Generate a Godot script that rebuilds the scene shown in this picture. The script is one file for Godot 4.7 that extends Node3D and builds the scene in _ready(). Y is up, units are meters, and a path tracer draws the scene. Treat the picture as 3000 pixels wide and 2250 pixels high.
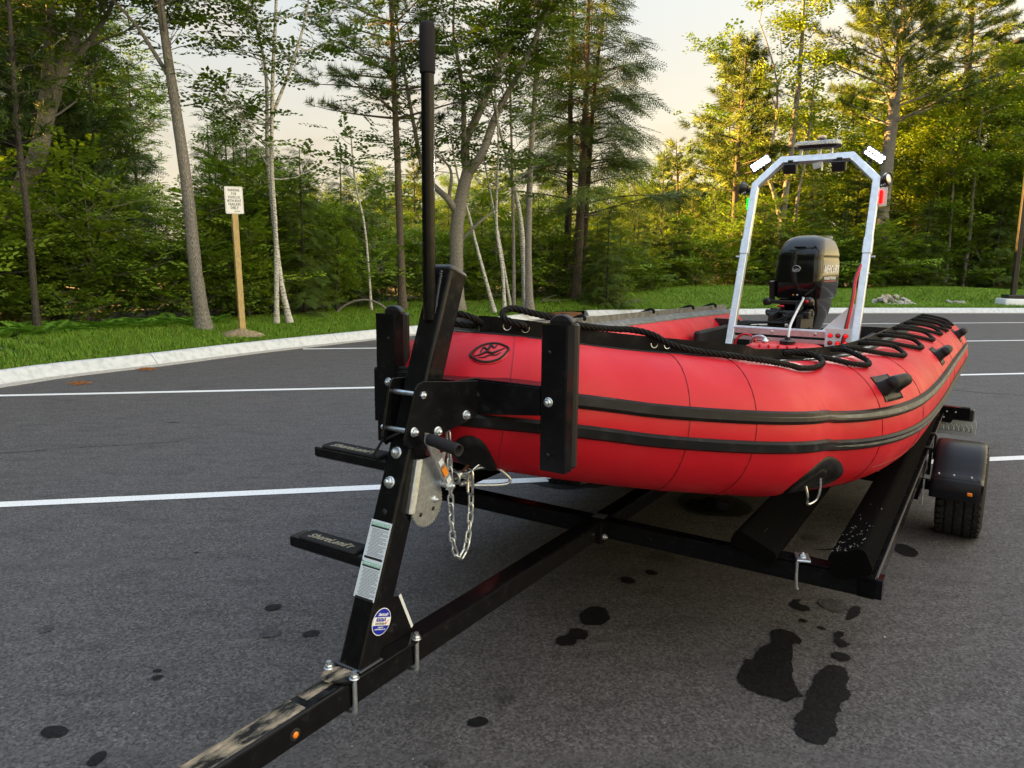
extends Node3D

const AZ := 0.572468
const VC := -1.22
var rng := RandomNumberGenerator.new()
var M := {}
var taken := {}
var O := Vector3.ZERO


class B:
	var st := SurfaceTool.new()
	func _init() -> void:
		st.begin(Mesh.PRIMITIVE_TRIANGLES)
	func shell(t: PackedVector3Array, group: int, caps_from := -1) -> void:
		var vol := 0.0
		var o := t[0]
		for i in range(0, t.size(), 3):
			vol += (t[i] - o).dot((t[i + 1] - o).cross(t[i + 2] - o))
		var flip := vol < 0.0
		for i in range(0, t.size(), 3):
			st.set_smooth_group(4294967295 if group < 0 or (caps_from >= 0 and i >= caps_from) else group)
			st.add_vertex(t[i])
			st.add_vertex(t[i + 1] if flip else t[i + 2])
			st.add_vertex(t[i + 2] if flip else t[i + 1])
	func loft(rings: Array, caps := true, smooth := true, loop := false) -> void:
		var t := PackedVector3Array()
		var n: int = rings[0].size()
		var m := rings.size()
		for i in (m if loop else m - 1):
			var r: PackedVector3Array = rings[i]
			var q: PackedVector3Array = rings[(i + 1) % m]
			for j in n:
				var k := (j + 1) % n
				t.append_array([r[j], r[k], q[k], r[j], q[k], q[j]])
		var cf := t.size()
		if caps and not loop:
			var a: PackedVector3Array = rings[0]
			var z: PackedVector3Array = rings[m - 1]
			var ca := Vector3.ZERO
			var cz := Vector3.ZERO
			for j in n:
				ca += a[j] / n
				cz += z[j] / n
			for j in n:
				var k := (j + 1) % n
				t.append_array([ca, a[k], a[j], cz, z[j], z[k]])
		shell(t, 1 if smooth else -1, cf)
	func strip(rows: Array, smooth := true) -> void:   # an open grid of points
		var t := PackedVector3Array()
		for i in rows.size() - 1:
			var r: PackedVector3Array = rows[i]
			var q: PackedVector3Array = rows[i + 1]
			for j in r.size() - 1:
				t.append_array([r[j], r[j + 1], q[j + 1], r[j], q[j + 1], q[j]])
		for i in range(0, t.size(), 3):
			st.set_smooth_group(1 if smooth else 4294967295)
			st.add_vertex(t[i])
			st.add_vertex(t[i + 2])
			st.add_vertex(t[i + 1])
	func box(xf: Transform3D, size: Vector3, bev := 0.0015) -> void:
		var h := size / 2.0
		bev = minf(bev, minf(h.x, minf(h.y, h.z)) * 0.6)
		var c := {}
		for sx in [-1, 1]:
			for sy in [-1, 1]:
				for sz in [-1, 1]:
					var s := Vector3(sx, sy, sz)
					for ax in 3:
						var p := h - Vector3(bev, bev, bev)
						p[ax] = h[ax]
						c[[sx, sy, sz, ax]] = xf * (p * s)
		var t := PackedVector3Array()
		var mid := xf.origin
		var quads := []
		for ax in 3:
			var b := (ax + 1) % 3
			var d := (ax + 2) % 3
			for s in [-1, 1]:
				var q := []
				for e in [[-1, -1], [1, -1], [1, 1], [-1, 1]]:
					var k := [0, 0, 0, ax]
					k[ax] = s
					k[b] = e[0]
					k[d] = e[1]
					q.append(c[k])
				quads.append(q)
			for e in [[-1, -1], [1, -1], [1, 1], [-1, 1]]:
				var q := []
				for w in [[-1, b], [1, b], [1, d], [-1, d]]:
					var k := [0, 0, 0, w[1]]
					k[ax] = w[0]
					k[b] = e[0]
					k[d] = e[1]
					q.append(c[k])
				quads.append(q)
		for q in quads:
			var nrm: Vector3 = (q[1] - q[0]).cross(q[2] - q[0])
			if nrm.dot((q[0] + q[2]) / 2.0 - mid) < 0:
				t.append_array([q[0], q[2], q[1], q[0], q[3], q[2]])
			else:
				t.append_array([q[0], q[1], q[2], q[0], q[2], q[3]])
		for sx in [-1, 1]:
			for sy in [-1, 1]:
				for sz in [-1, 1]:
					var a: Vector3 = c[[sx, sy, sz, 0]]
					var b2: Vector3 = c[[sx, sy, sz, 1]]
					var d2: Vector3 = c[[sx, sy, sz, 2]]
					if (b2 - a).cross(d2 - a).dot(a - mid) < 0:
						t.append_array([a, d2, b2])
					else:
						t.append_array([a, b2, d2])
		shell(t, -1)
	func tube(pts: PackedVector3Array, rad: Variant, sides := 8, caps := true, squash := 1.0, smooth := true) -> void:
		var rings := []
		var n := pts.size()
		var t0 := (pts[1] - pts[0]).normalized()
		var up := Vector3.UP if absf(t0.y) < 0.9 else Vector3.RIGHT
		var x := t0.cross(up).normalized()
		for i in n:
			var t := (pts[mini(i + 1, n - 1)] - pts[maxi(i - 1, 0)]).normalized()
			x = (x - t * x.dot(t)).normalized()
			var y := x.cross(t)
			var r: float = rad[i] if rad is Array or rad is PackedFloat32Array else rad
			var ring := PackedVector3Array()
			for j in sides:
				var a := TAU * (j + 0.5) / sides
				ring.append(pts[i] + x * cos(a) * r + y * sin(a) * r * squash)
			rings.append(ring)
		loft(rings, caps, smooth)
	func ring_loop(pts: PackedVector3Array, r: float, sides := 6) -> void:  # closed wire
		var rings := []
		var n := pts.size()
		var c := Vector3.ZERO
		for p in pts:
			c += p / n
		var nm := Vector3.ZERO
		for i in n:
			nm += (pts[i] - c).cross(pts[(i + 1) % n] - c)
		nm = nm.normalized()
		for i in n:
			var t := (pts[(i + 1) % n] - pts[(i + n - 1) % n]).normalized()
			var x := t.cross(nm).normalized()
			var ring := PackedVector3Array()
			for j in sides:
				var a := TAU * j / sides
				ring.append(pts[i] + x * cos(a) * r + nm * sin(a) * r)
			rings.append(ring)
		loft(rings, false, true, true)
	func beam(p0: Vector3, p1: Vector3, w: float, h: float, r := 0.006, up := Vector3.UP, seg := 3) -> void:
		var t := (p1 - p0).normalized()
		var x := t.cross(up).normalized()
		var y := x.cross(t)
		var pr := B.rrect(w, h, r, seg)
		var rings := []
		for p in [p0, p1]:
			var ring := PackedVector3Array()
			for q in pr:
				ring.append(p + x * q.x + y * q.y)
			rings.append(ring)
		loft(rings, true, false)
	static func rrect(w: float, h: float, r: float, seg := 3) -> PackedVector2Array:
		var out := PackedVector2Array()
		for k in 4:
			var c := Vector2((w / 2 - r) * [1, -1, -1, 1][k], (h / 2 - r) * [1, 1, -1, -1][k])
			for s in seg + 1:
				var a := PI / 2 * (k + float(s) / seg)
				out.append(c + Vector2(cos(a), sin(a)) * r)
		return out
	func lathe(xf: Transform3D, prof: Array, sides := 16, smooth := true, caps := true) -> void:
		var rings := []
		for p in prof:
			var ring := PackedVector3Array()
			for j in sides:
				var a := TAU * j / sides
				ring.append(xf * Vector3(cos(a) * p[0], p[1], sin(a) * p[0]))
			rings.append(ring)
		loft(rings, caps, smooth)
	func prism(xf: Transform3D, poly: PackedVector2Array, d: float, bev := 0.0) -> void:
		var pieces := [poly]
		var inner := poly
		if bev > 0.0:
			var off := Geometry2D.offset_polygon(poly, -bev)
			if off.size() == 1 and off[0].size() == poly.size():
				inner = off[0]
				if Geometry2D.is_polygon_clockwise(inner) != Geometry2D.is_polygon_clockwise(poly):
					inner.reverse()
				var best := 0
				for i in inner.size():
					if inner[i].distance_to(poly[0]) < inner[best].distance_to(poly[0]):
						best = i
				var turned := PackedVector2Array()
				for i in inner.size():
					turned.append(inner[(best + i) % inner.size()])
				inner = turned
			else:
				bev = 0.0
		var t := PackedVector3Array()
		var levels := [[poly, -d / 2], [poly, d / 2]] if bev <= 0.0 else [[inner, -d / 2], [poly, -d / 2 + bev], [poly, d / 2 - bev], [inner, d / 2]]
		var n := poly.size()
		for i in levels.size() - 1:
			for j in n:
				var k := (j + 1) % n
				var a := xf * Vector3(levels[i][0][j].x, levels[i][0][j].y, levels[i][1])
				var b := xf * Vector3(levels[i][0][k].x, levels[i][0][k].y, levels[i][1])
				var c := xf * Vector3(levels[i + 1][0][k].x, levels[i + 1][0][k].y, levels[i + 1][1])
				var e := xf * Vector3(levels[i + 1][0][j].x, levels[i + 1][0][j].y, levels[i + 1][1])
				t.append_array([a, b, c, a, c, e])
		var ix := Geometry2D.triangulate_polygon(inner)
		var ccw := not Geometry2D.is_polygon_clockwise(poly)
		for i in range(0, ix.size(), 3):
			var p := inner[ix[i]]
			var q := inner[ix[i + 1]]
			var r := inner[ix[i + 2]]
			if ((q - p).cross(r - p) > 0) != ccw:
				var s := q
				q = r
				r = s
			t.append_array([xf * Vector3(p.x, p.y, d / 2), xf * Vector3(q.x, q.y, d / 2), xf * Vector3(r.x, r.y, d / 2)])
			t.append_array([xf * Vector3(p.x, p.y, -d / 2), xf * Vector3(r.x, r.y, -d / 2), xf * Vector3(q.x, q.y, -d / 2)])
		shell(t, -1)
	func done() -> ArrayMesh:
		st.generate_normals()
		return st.commit()


func numbered(n: String) -> String:
	if not taken.has(n):
		taken[n] = 0
		return n
	taken[n] += 1
	return "%s_%03d" % [n, taken[n]]


func tag(o: Node, label := "", category := "", group := "", kind := "") -> void:
	if label:
		o.set_meta("label", label)
	if category:
		o.set_meta("category", category)
	if group:
		o.set_meta("group", group)
	if kind:
		o.set_meta("kind", kind)


func thing(called: String, label: String, category: String, at := Vector3.ZERO, turn := 0.0, group := "") -> Node3D:
	var o := Node3D.new()
	o.name = numbered(called)
	add_child(o)
	o.position = at
	o.rotation.y = turn
	tag(o, label, category, group)
	return o


func part(called: String, b: Variant, mat: Material, parent: Node, xf := Transform3D()) -> MeshInstance3D:
	var o := MeshInstance3D.new()
	o.name = called if parent != self else numbered(called)
	o.mesh = b.done() if b is B else b
	o.material_override = mat
	parent.add_child(o, true)
	o.transform = xf
	return o


func structure(called: String, b: Variant, mat: Material, parent: Node = self) -> MeshInstance3D:
	var o := part(called, b, mat, parent)
	if parent == self:
		tag(o, "", "", "", "structure")
	return o


func copy_of(o: Node3D, xf: Transform3D, label: String, group := "") -> Node3D:
	var c: Node3D = o.duplicate()
	c.name = numbered(String(o.name).rstrip("_0123456789"))
	add_child(c)
	c.transform = xf
	tag(c, label, "", group)
	return c


func tw(w: float, y: float, u: float) -> Vector3:   # across, up and along the trailer, in the world
	return Vector3(sin(AZ) * u + (w + VC) * cos(AZ), y, -cos(AZ) * u + (w + VC) * sin(AZ))


func on_trailer(called: String, label: String, category: String, w: float, y: float, u: float) -> Node3D:
	O = Vector3(w, y, u)
	return thing(called, label, category, tw(w, y, u), -AZ)


func L(w: float, y: float, u: float) -> Vector3:
	return Vector3(w - O.x, y - O.y, O.z - u)


func xf_at(p: Vector3, x := Vector3.RIGHT, y := Vector3.UP) -> Transform3D:
	x = x.normalized()
	var z := x.cross(y).normalized()
	return Transform3D(Basis(x, z.cross(x), z), p)


func along(p: Vector3, dir: Vector3) -> Transform3D:   # y axis along dir
	var y := dir.normalized()
	var x := y.cross(Vector3.UP if absf(y.y) < 0.9 else Vector3.RIGHT).normalized()
	return Transform3D(Basis(x, y, x.cross(y)), p)


func smooth_path(p: PackedVector3Array, n := 6, closed := false) -> PackedVector3Array:
	var out := PackedVector3Array()
	var m := p.size()
	for i in (m if closed else m - 1):
		var a := p[(i + m - 1) % m] if closed else (p[i - 1] if i > 0 else p[0] * 2 - p[1])
		var b := p[i]
		var c := p[(i + 1) % m]
		var d := p[(i + 2) % m] if closed else (p[i + 2] if i + 2 < m else p[m - 1] * 2 - p[m - 2])
		for k in n:
			out.append(b.cubic_interpolate(c, a, d, float(k) / n))
	if not closed:
		out.append(p[m - 1])
	return out


func V(a: Array) -> PackedVector3Array:
	return PackedVector3Array(a)


func lin(r: float, g: float, b: float) -> Color:
	return Color(r, g, b).linear_to_srgb()


func mat(called: String, c: Color, rough: float, metal := 0.0, more := {}) -> StandardMaterial3D:
	var m := StandardMaterial3D.new()
	m.resource_name = called
	m.albedo_color = c
	m.roughness = rough
	m.metallic = metal
	for k in more:
		m.set(k, more[k])
	M[called] = m
	return m


func noise_tex(size: int, freq: float, ramp: Array, kind := FastNoiseLite.TYPE_SIMPLEX_SMOOTH, oct := 4, sd := 1, normal := 0.0) -> NoiseTexture2D:
	var n := FastNoiseLite.new()
	n.noise_type = kind
	n.frequency = freq
	n.fractal_octaves = oct
	n.seed = sd
	var t := NoiseTexture2D.new()
	t.width = size
	t.height = size
	t.seamless = true
	t.noise = n
	if normal > 0:
		t.as_normal_map = true
		t.bump_strength = normal
	elif ramp.size():
		var g := Gradient.new()
		var off := PackedFloat32Array()
		var col := PackedColorArray()
		for r in ramp:
			off.append(r[0])
			col.append(r[1])
		g.offsets = off
		g.colors = col
		t.color_ramp = g
	return t


func g1(v: float) -> Color:
	return lin(v, v, v)


func tri_tex(m: StandardMaterial3D, scale: float, world := false) -> void:
	m.uv1_triplanar = true
	m.uv1_world_triplanar = world
	m.uv1_scale = Vector3.ONE * scale
	m.uv1_triplanar_sharpness = 4.0


func materials() -> void:
	# ground
	var a := mat("asphalt", Color.WHITE, 0.88)
	a.albedo_texture = noise_tex(1024, 0.16, [[0.0, lin(0.022, 0.021, 0.021)], [0.3, lin(0.057, 0.053, 0.055)], [0.6, lin(0.088, 0.083, 0.086)], [0.85, lin(0.124, 0.118, 0.121)], [1.0, lin(0.2, 0.193, 0.195)]], FastNoiseLite.TYPE_CELLULAR, 2, 3)
	a.albedo_texture.noise.cellular_return_type = FastNoiseLite.RETURN_CELL_VALUE
	tri_tex(a, 0.75, true)
	a.detail_enabled = true
	a.detail_blend_mode = BaseMaterial3D.BLEND_MODE_MUL
	a.detail_uv_layer = BaseMaterial3D.DETAIL_UV_2
	a.uv2_triplanar = true
	a.uv2_world_triplanar = true
	a.uv2_scale = Vector3(0.16, 0.16, 0.5)
	a.detail_albedo = noise_tex(1024, 0.014, [[0.0, lin(0.6, 0.6, 0.6)], [0.38, lin(0.86, 0.86, 0.86)], [0.6, lin(0.93, 0.925, 0.92)], [1.0, lin(1, 1, 1)]], FastNoiseLite.TYPE_SIMPLEX_SMOOTH, 7, 5)
	var wet := mat("wet_asphalt", lin(0.02, 0.02, 0.021), 0.62)
	wet.albedo_texture = a.albedo_texture
	tri_tex(wet, 0.75, true)
	wet.albedo_color = lin(0.11, 0.11, 0.115)
	wet.metallic_specular = 0.3
	mat("damp_asphalt", lin(0.5, 0.5, 0.5), 0.75)
	M.damp_asphalt.albedo_texture = a.albedo_texture
	tri_tex(M.damp_asphalt, 0.75, true)
	mat("water", lin(0.012, 0.012, 0.011), 0.06)
	var k := mat("concrete", Color.WHITE, 0.85)
	k.albedo_texture = noise_tex(512, 0.03, [[0.0, lin(0.34, 0.36, 0.38)], [0.5, lin(0.50, 0.53, 0.56)], [1.0, lin(0.57, 0.60, 0.62)]], FastNoiseLite.TYPE_SIMPLEX_SMOOTH, 6, 11)
	tri_tex(k, 0.6, true)
	var gp := mat("gutter_concrete", Color.WHITE, 0.9)
	gp.albedo_texture = noise_tex(512, 0.04, [[0.0, lin(0.24, 0.23, 0.21)], [0.5, lin(0.4, 0.385, 0.36)], [1.0, lin(0.5, 0.49, 0.47)]], FastNoiseLite.TYPE_SIMPLEX_SMOOTH, 6, 12)
	tri_tex(gp, 0.8, true)
	var lp := mat("line_paint", Color.WHITE, 0.6)
	lp.albedo_texture = noise_tex(512, 0.12, [[0.0, lin(0.2, 0.2, 0.21)], [0.22, lin(0.62, 0.63, 0.65)], [0.5, lin(0.78, 0.79, 0.8)], [1.0, lin(0.84, 0.84, 0.84)]], FastNoiseLite.TYPE_SIMPLEX, 4, 14)
	tri_tex(lp, 1.1, true)
	var so := mat("lawn_soil", Color.WHITE, 0.95)
	so.albedo_texture = noise_tex(512, 0.03, [[0.0, lin(0.012, 0.03, 0.006)], [0.6, lin(0.03, 0.08, 0.01)], [1.0, lin(0.06, 0.09, 0.03)]], FastNoiseLite.TYPE_SIMPLEX_SMOOTH, 5, 15)
	tri_tex(so, 0.7, true)
	var ff := mat("forest_soil", Color.WHITE, 0.95)
	ff.albedo_texture = noise_tex(512, 0.04, [[0.0, lin(0.01, 0.009, 0.006)], [0.5, lin(0.035, 0.028, 0.016)], [0.8, lin(0.05, 0.06, 0.02)], [1.0, lin(0.09, 0.08, 0.05)]], FastNoiseLite.TYPE_SIMPLEX_SMOOTH, 5, 16)
	tri_tex(ff, 0.4, true)
	var md := mat("far_meadow", Color.WHITE, 0.95)
	md.albedo_texture = noise_tex(512, 0.03, [[0.0, lin(0.012, 0.025, 0.006)], [1.0, lin(0.05, 0.085, 0.016)]], FastNoiseLite.TYPE_SIMPLEX_SMOOTH, 5, 19)
	tri_tex(md, 0.08, true)
	var sand := mat("sandy_soil", Color.WHITE, 0.95)
	sand.albedo_texture = noise_tex(256, 0.06, [[0.0, lin(0.12, 0.09, 0.05)], [1.0, lin(0.42, 0.34, 0.22)]], FastNoiseLite.TYPE_SIMPLEX_SMOOTH, 5, 17)
	tri_tex(sand, 1.2, true)
	mat("mulch", lin(0.14, 0.065, 0.03), 0.95)
	mat("pine_needles", lin(0.3, 0.12, 0.035), 0.9)
	# plants
	for d in [["leaf", 0.62, 0.72], ["needle", 0.6, 0.5], ["grass", 0.65, 0.5], ["fern", 0.6, 0.5]]:
		var m := mat(d[0], Color.WHITE, d[1])
		m.vertex_color_use_as_albedo = true
		m.backlight_enabled = true
		m.backlight = Color(d[2], d[2], d[2] * 0.6)
		m.metallic_specular = 0.35
	for d in [["bark_grey", 0.2, 0.19, 0.175, 0.42], ["bark_dark", 0.05, 0.045, 0.04, 0.13], ["bark_brown", 0.1, 0.08, 0.065, 0.2]]:
		var m := mat(d[0], Color.WHITE, 0.92)
		m.albedo_texture = noise_tex(512, 0.035, [[0.0, lin(d[1] * 0.22, d[2] * 0.22, d[3] * 0.22)], [0.4, lin(d[1], d[2], d[3])], [0.62, lin(d[1] * 1.3, d[2] * 1.3, d[3] * 1.3)], [1.0, lin(d[4] * 1.3, d[4] * 1.28, d[4] * 1.2)]], FastNoiseLite.TYPE_SIMPLEX_SMOOTH, 5, 21)
		tri_tex(m, 2.2)
		m.uv1_scale = Vector3(4.5, 0.9, 4.5)
		m.heightmap_enabled = true
		m.heightmap_texture = noise_tex(512, 0.03, [], FastNoiseLite.TYPE_SIMPLEX, 4, 22)
		m.heightmap_scale = 2.0
	var bb := mat("bark_birch", Color.WHITE, 0.7)
	bb.albedo_texture = noise_tex(512, 0.02, [[0.0, lin(0.03, 0.028, 0.025)], [0.3, lin(0.08, 0.075, 0.07)], [0.42, lin(0.42, 0.42, 0.4)], [1.0, lin(0.62, 0.62, 0.6)]], FastNoiseLite.TYPE_SIMPLEX_SMOOTH, 4, 23)
	tri_tex(bb, 1.0)
	bb.uv1_scale = Vector3(1.2, 3.5, 1.2)
	# trailer
	var bp := mat("black_paint", Color.WHITE, 0.2)
	bp.albedo_texture = noise_tex(512, 0.02, [[0.0, lin(0.005, 0.005, 0.006)], [0.7, lin(0.007, 0.007, 0.008)], [0.85, lin(0.010, 0.010, 0.011)], [1.0, lin(0.022, 0.022, 0.021)]], FastNoiseLite.TYPE_SIMPLEX_SMOOTH, 6, 31)
	tri_tex(bp, 2.0)
	bp.roughness_texture = noise_tex(512, 0.02, [[0.0, Color(0.11, 0.11, 0.11)], [0.6, Color(0.16, 0.16, 0.16)], [1.0, Color(0.34, 0.34, 0.34)]], FastNoiseLite.TYPE_SIMPLEX_SMOOTH, 6, 32)
	bp.roughness = 1.0
	bp.metallic_specular = 0.28
	bp.roughness_texture_channel = BaseMaterial3D.TEXTURE_CHANNEL_RED
	var zn := mat("zinc", Color.WHITE, 0.42, 1.0)
	zn.albedo_texture = noise_tex(256, 0.05, [[0.0, lin(0.5, 0.54, 0.58)], [1.0, lin(0.78, 0.83, 0.88)]], FastNoiseLite.TYPE_CELLULAR, 2, 33)
	tri_tex(zn, 6.0)
	mat("black_rubber", lin(0.016, 0.016, 0.017), 0.62)
	mat("black_plastic", lin(0.013, 0.013, 0.014), 0.38)
	mat("fender_plastic", lin(0.008, 0.008, 0.011), 0.3, 0.0, {"metallic_specular": 0.32})
	mat("foam", lin(0.028, 0.026, 0.03), 0.9)
	M.foam.heightmap_enabled = true
	M.foam.heightmap_texture = noise_tex(256, 0.2, [], FastNoiseLite.TYPE_SIMPLEX, 2, 34)
	M.foam.heightmap_scale = 0.1
	tri_tex(M.foam, 12.0)
	var ty := mat("tyre_rubber", Color.WHITE, 0.8)
	ty.albedo_texture = noise_tex(256, 0.05, [[0.0, lin(0.012, 0.012, 0.012)], [1.0, lin(0.035, 0.034, 0.033)]], FastNoiseLite.TYPE_SIMPLEX_SMOOTH, 5, 35)
	tri_tex(ty, 3.0)
	var cp := mat("carpet", Color.WHITE, 0.98)
	cp.albedo_texture = noise_tex(256, 0.25, [[0.0, lin(0.002, 0.002, 0.002)], [0.75, lin(0.006, 0.006, 0.006)], [0.92, lin(0.012, 0.012, 0.012)], [1.0, lin(0.1, 0.1, 0.1)]], FastNoiseLite.TYPE_SIMPLEX, 3, 36)
	tri_tex(cp, 4.0)
	cp.heightmap_enabled = true
	cp.heightmap_texture = noise_tex(256, 0.2, [], FastNoiseLite.TYPE_SIMPLEX, 3, 37)
	cp.heightmap_scale = 0.6
	var dm := mat("dried_mud", Color.WHITE, 0.95)
	dm.albedo_texture = noise_tex(512, 0.018, [[0.0, Color(0.3, 0.27, 0.23, 0.0)], [0.3, Color(0.3, 0.28, 0.25, 0.1)], [0.42, Color(0.36, 0.34, 0.30, 0.55)], [0.58, Color(0.47, 0.43, 0.37, 0.8)], [1.0, Color(0.68, 0.6, 0.5, 1.0)]], FastNoiseLite.TYPE_SIMPLEX_SMOOTH, 6, 38)
	dm.transparency = BaseMaterial3D.TRANSPARENCY_ALPHA
	tri_tex(dm, 2.6)
	dm.uv1_scale = Vector3(3.4, 2.6, 1.3)
	mat("edge_highlight_paint", lin(0.075, 0.07, 0.062), 0.5)  # paler tone for the sky reflection painted along the rail edges
	mat("weld", lin(0.05, 0.055, 0.065), 0.3, 0.6)
	mat("sticker_white", lin(0.62, 0.68, 0.74), 0.4)
	mat("stone_chip", lin(0.34, 0.33, 0.31), 0.8)
	mat("sticker_green", lin(0.06, 0.42, 0.26), 0.4)
	mat("ink_black", lin(0.012, 0.012, 0.014), 0.5)
	mat("ink_white", lin(0.7, 0.72, 0.76), 0.45)
	mat("ink_blue", lin(0.008, 0.02, 0.35), 0.35)
	mat("ink_navy", lin(0.02, 0.03, 0.12), 0.4)
	mat("ink_red", lin(0.5, 0.02, 0.02), 0.4)
	mat("ink_orange", lin(0.72, 0.24, 0.02), 0.45)
	mat("ink_gold", lin(0.3, 0.27, 0.2), 0.5)
	mat("amber_lens", lin(0.75, 0.2, 0.01), 0.2)
	mat("rust", lin(0.16, 0.06, 0.025), 0.85)
	mat("strap", lin(0.02, 0.012, 0.018), 0.9)
	mat("plate_back", lin(0.36, 0.4, 0.42), 0.35, 0.9)
	# boat
	var red := mat("red_fabric", Color.WHITE, 0.42)
	red.albedo_texture = noise_tex(512, 0.008, [[0.0, lin(0.40, 0.005, 0.013)], [0.5, lin(0.47, 0.006, 0.017)], [0.8, lin(0.50, 0.011, 0.022)], [1.0, lin(0.52, 0.04, 0.042)]], FastNoiseLite.TYPE_SIMPLEX_SMOOTH, 6, 41)
	tri_tex(red, 0.5)
	red.roughness_texture = noise_tex(512, 0.02, [[0.0, Color(0.36, 0.36, 0.36)], [1.0, Color(0.6, 0.6, 0.6)]], FastNoiseLite.TYPE_SIMPLEX_SMOOTH, 5, 42)
	red.roughness_texture_channel = BaseMaterial3D.TEXTURE_CHANNEL_RED
	red.roughness = 1.0
	red.metallic_specular = 0.36
	red.heightmap_enabled = true
	red.heightmap_texture = noise_tex(512, 0.012, [], FastNoiseLite.TYPE_SIMPLEX_SMOOTH, 3, 43)
	red.heightmap_scale = 0.5
	var rs := mat("red_seam", lin(0.46, 0.006, 0.017), 0.42)
	rs.metallic_specular = 0.5
	mat("seam_line", lin(0.2, 0.005, 0.008), 0.7)
	var hy := mat("black_hypalon", Color.WHITE, 0.36)
	hy.albedo_texture = noise_tex(512, 0.02, [[0.0, lin(0.009, 0.009, 0.010)], [0.65, lin(0.014, 0.014, 0.015)], [1.0, lin(0.05, 0.05, 0.05)]], FastNoiseLite.TYPE_SIMPLEX_SMOOTH, 6, 44)
	tri_tex(hy, 1.3)
	hy.metallic_specular = 0.36
	var gw := mat("worn_and_skylit_rubber", Color.WHITE, 0.6)  # grey of the strakes' wear, and of sky light painted on the far flange
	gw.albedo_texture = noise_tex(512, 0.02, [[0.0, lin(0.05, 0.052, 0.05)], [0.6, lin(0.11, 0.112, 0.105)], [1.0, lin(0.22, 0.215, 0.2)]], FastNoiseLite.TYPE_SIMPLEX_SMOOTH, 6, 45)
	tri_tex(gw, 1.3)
	mat("rope", lin(0.012, 0.012, 0.012), 0.75)
	mat("stainless", lin(0.62, 0.62, 0.62), 0.22, 1.0)
	var al := mat("aluminium", Color.WHITE, 0.42, 0.85)
	al.albedo_texture = noise_tex(256, 0.03, [[0.0, lin(0.62, 0.66, 0.71)], [1.0, lin(0.82, 0.86, 0.9)]], FastNoiseLite.TYPE_SIMPLEX_SMOOTH, 6, 46)
	tri_tex(al, 2.0)
	mat("red_plastic", lin(0.6, 0.012, 0.016), 0.35)
	mat("clear_hose", lin(0.55, 0.56, 0.6), 0.3)
	mat("motor_black", lin(0.006, 0.006, 0.007), 0.12, 0.0, {"clearcoat_enabled": true, "metallic_specular": 0.4, "clearcoat": 0.3, "clearcoat_roughness": 0.04})
	mat("motor_matte", lin(0.012, 0.012, 0.013), 0.45)
	mat("lens_clear", Color(0.9, 0.93, 0.95, 0.3), 0.1)
	M.lens_clear.transparency = BaseMaterial3D.TRANSPARENCY_ALPHA
	mat("red_lamp", lin(0.5, 0.01, 0.015), 0.2, 0.0, {"emission_enabled": true, "emission": Color(1, 0.04, 0.06), "emission_energy_multiplier": 0.14})
	mat("green_lamp", lin(0.01, 0.4, 0.08), 0.2, 0.0, {"emission_enabled": true, "emission": Color(0.02, 1, 0.2), "emission_energy_multiplier": 0.14})
	mat("led_lamp", lin(0.9, 0.9, 0.9), 0.3, 0.0, {"emission_enabled": true, "emission": Color(1, 1, 0.97), "emission_energy_multiplier": 2.2})
	mat("led_reflector", lin(0.4, 0.41, 0.42), 0.3, 1.0)
	mat("lid_cream", lin(0.6, 0.5, 0.4), 0.4)
	for soft in ["carpet", "foam", "black_rubber", "tyre_rubber", "rope", "black_hypalon"]:
		M[soft].metallic_specular = {"carpet": 0.12, "foam": 0.2, "rope": 0.22, "black_hypalon": 0.22}.get(soft, 0.3)
	# street furniture
	var wd := mat("pine_post", Color.WHITE, 0.8)
	wd.albedo_texture = noise_tex(512, 0.03, [[0.0, lin(0.2, 0.13, 0.05)], [0.35, lin(0.36, 0.26, 0.11)], [0.7, lin(0.5, 0.385, 0.18)], [1.0, lin(0.56, 0.45, 0.24)]], FastNoiseLite.TYPE_SIMPLEX_SMOOTH, 5, 51)
	tri_tex(wd, 1.0)
	wd.uv1_scale = Vector3(7, 0.5, 7)
	mat("knot", lin(0.1, 0.05, 0.02), 0.85)
	mat("sign_white", lin(0.7, 0.73, 0.76), 0.4)
	mat("sign_ink", lin(0.015, 0.018, 0.035), 0.5)
	mat("sign_metal", lin(0.5, 0.5, 0.5), 0.4, 0.9)
	mat("lamp_post_paint", lin(0.014, 0.013, 0.013), 0.35)
	var rk := mat("rock", Color.WHITE, 0.9)
	rk.albedo_texture = noise_tex(256, 0.03, [[0.0, lin(0.18, 0.17, 0.16)], [1.0, lin(0.5, 0.48, 0.46)]], FastNoiseLite.TYPE_SIMPLEX_SMOOTH, 5, 52)
	tri_tex(rk, 2.0, true)
	mat("car_paint", lin(0.3, 0.32, 0.34), 0.25, 0.3)
	mat("car_dark", lin(0.02, 0.02, 0.022), 0.3)
	mat("car_glass", lin(0.02, 0.025, 0.03), 0.08)
	mat("white_paint", lin(0.7, 0.72, 0.74), 0.45)


const SUN_AZ := -66.0
const SUN_EL := 6.6
const EXPO := 12.4


func toward_sun() -> Vector3:
	var a := deg_to_rad(SUN_AZ)
	var e := deg_to_rad(SUN_EL)
	return Vector3(sin(a) * cos(e), sin(e), -cos(a) * cos(e))


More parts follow.
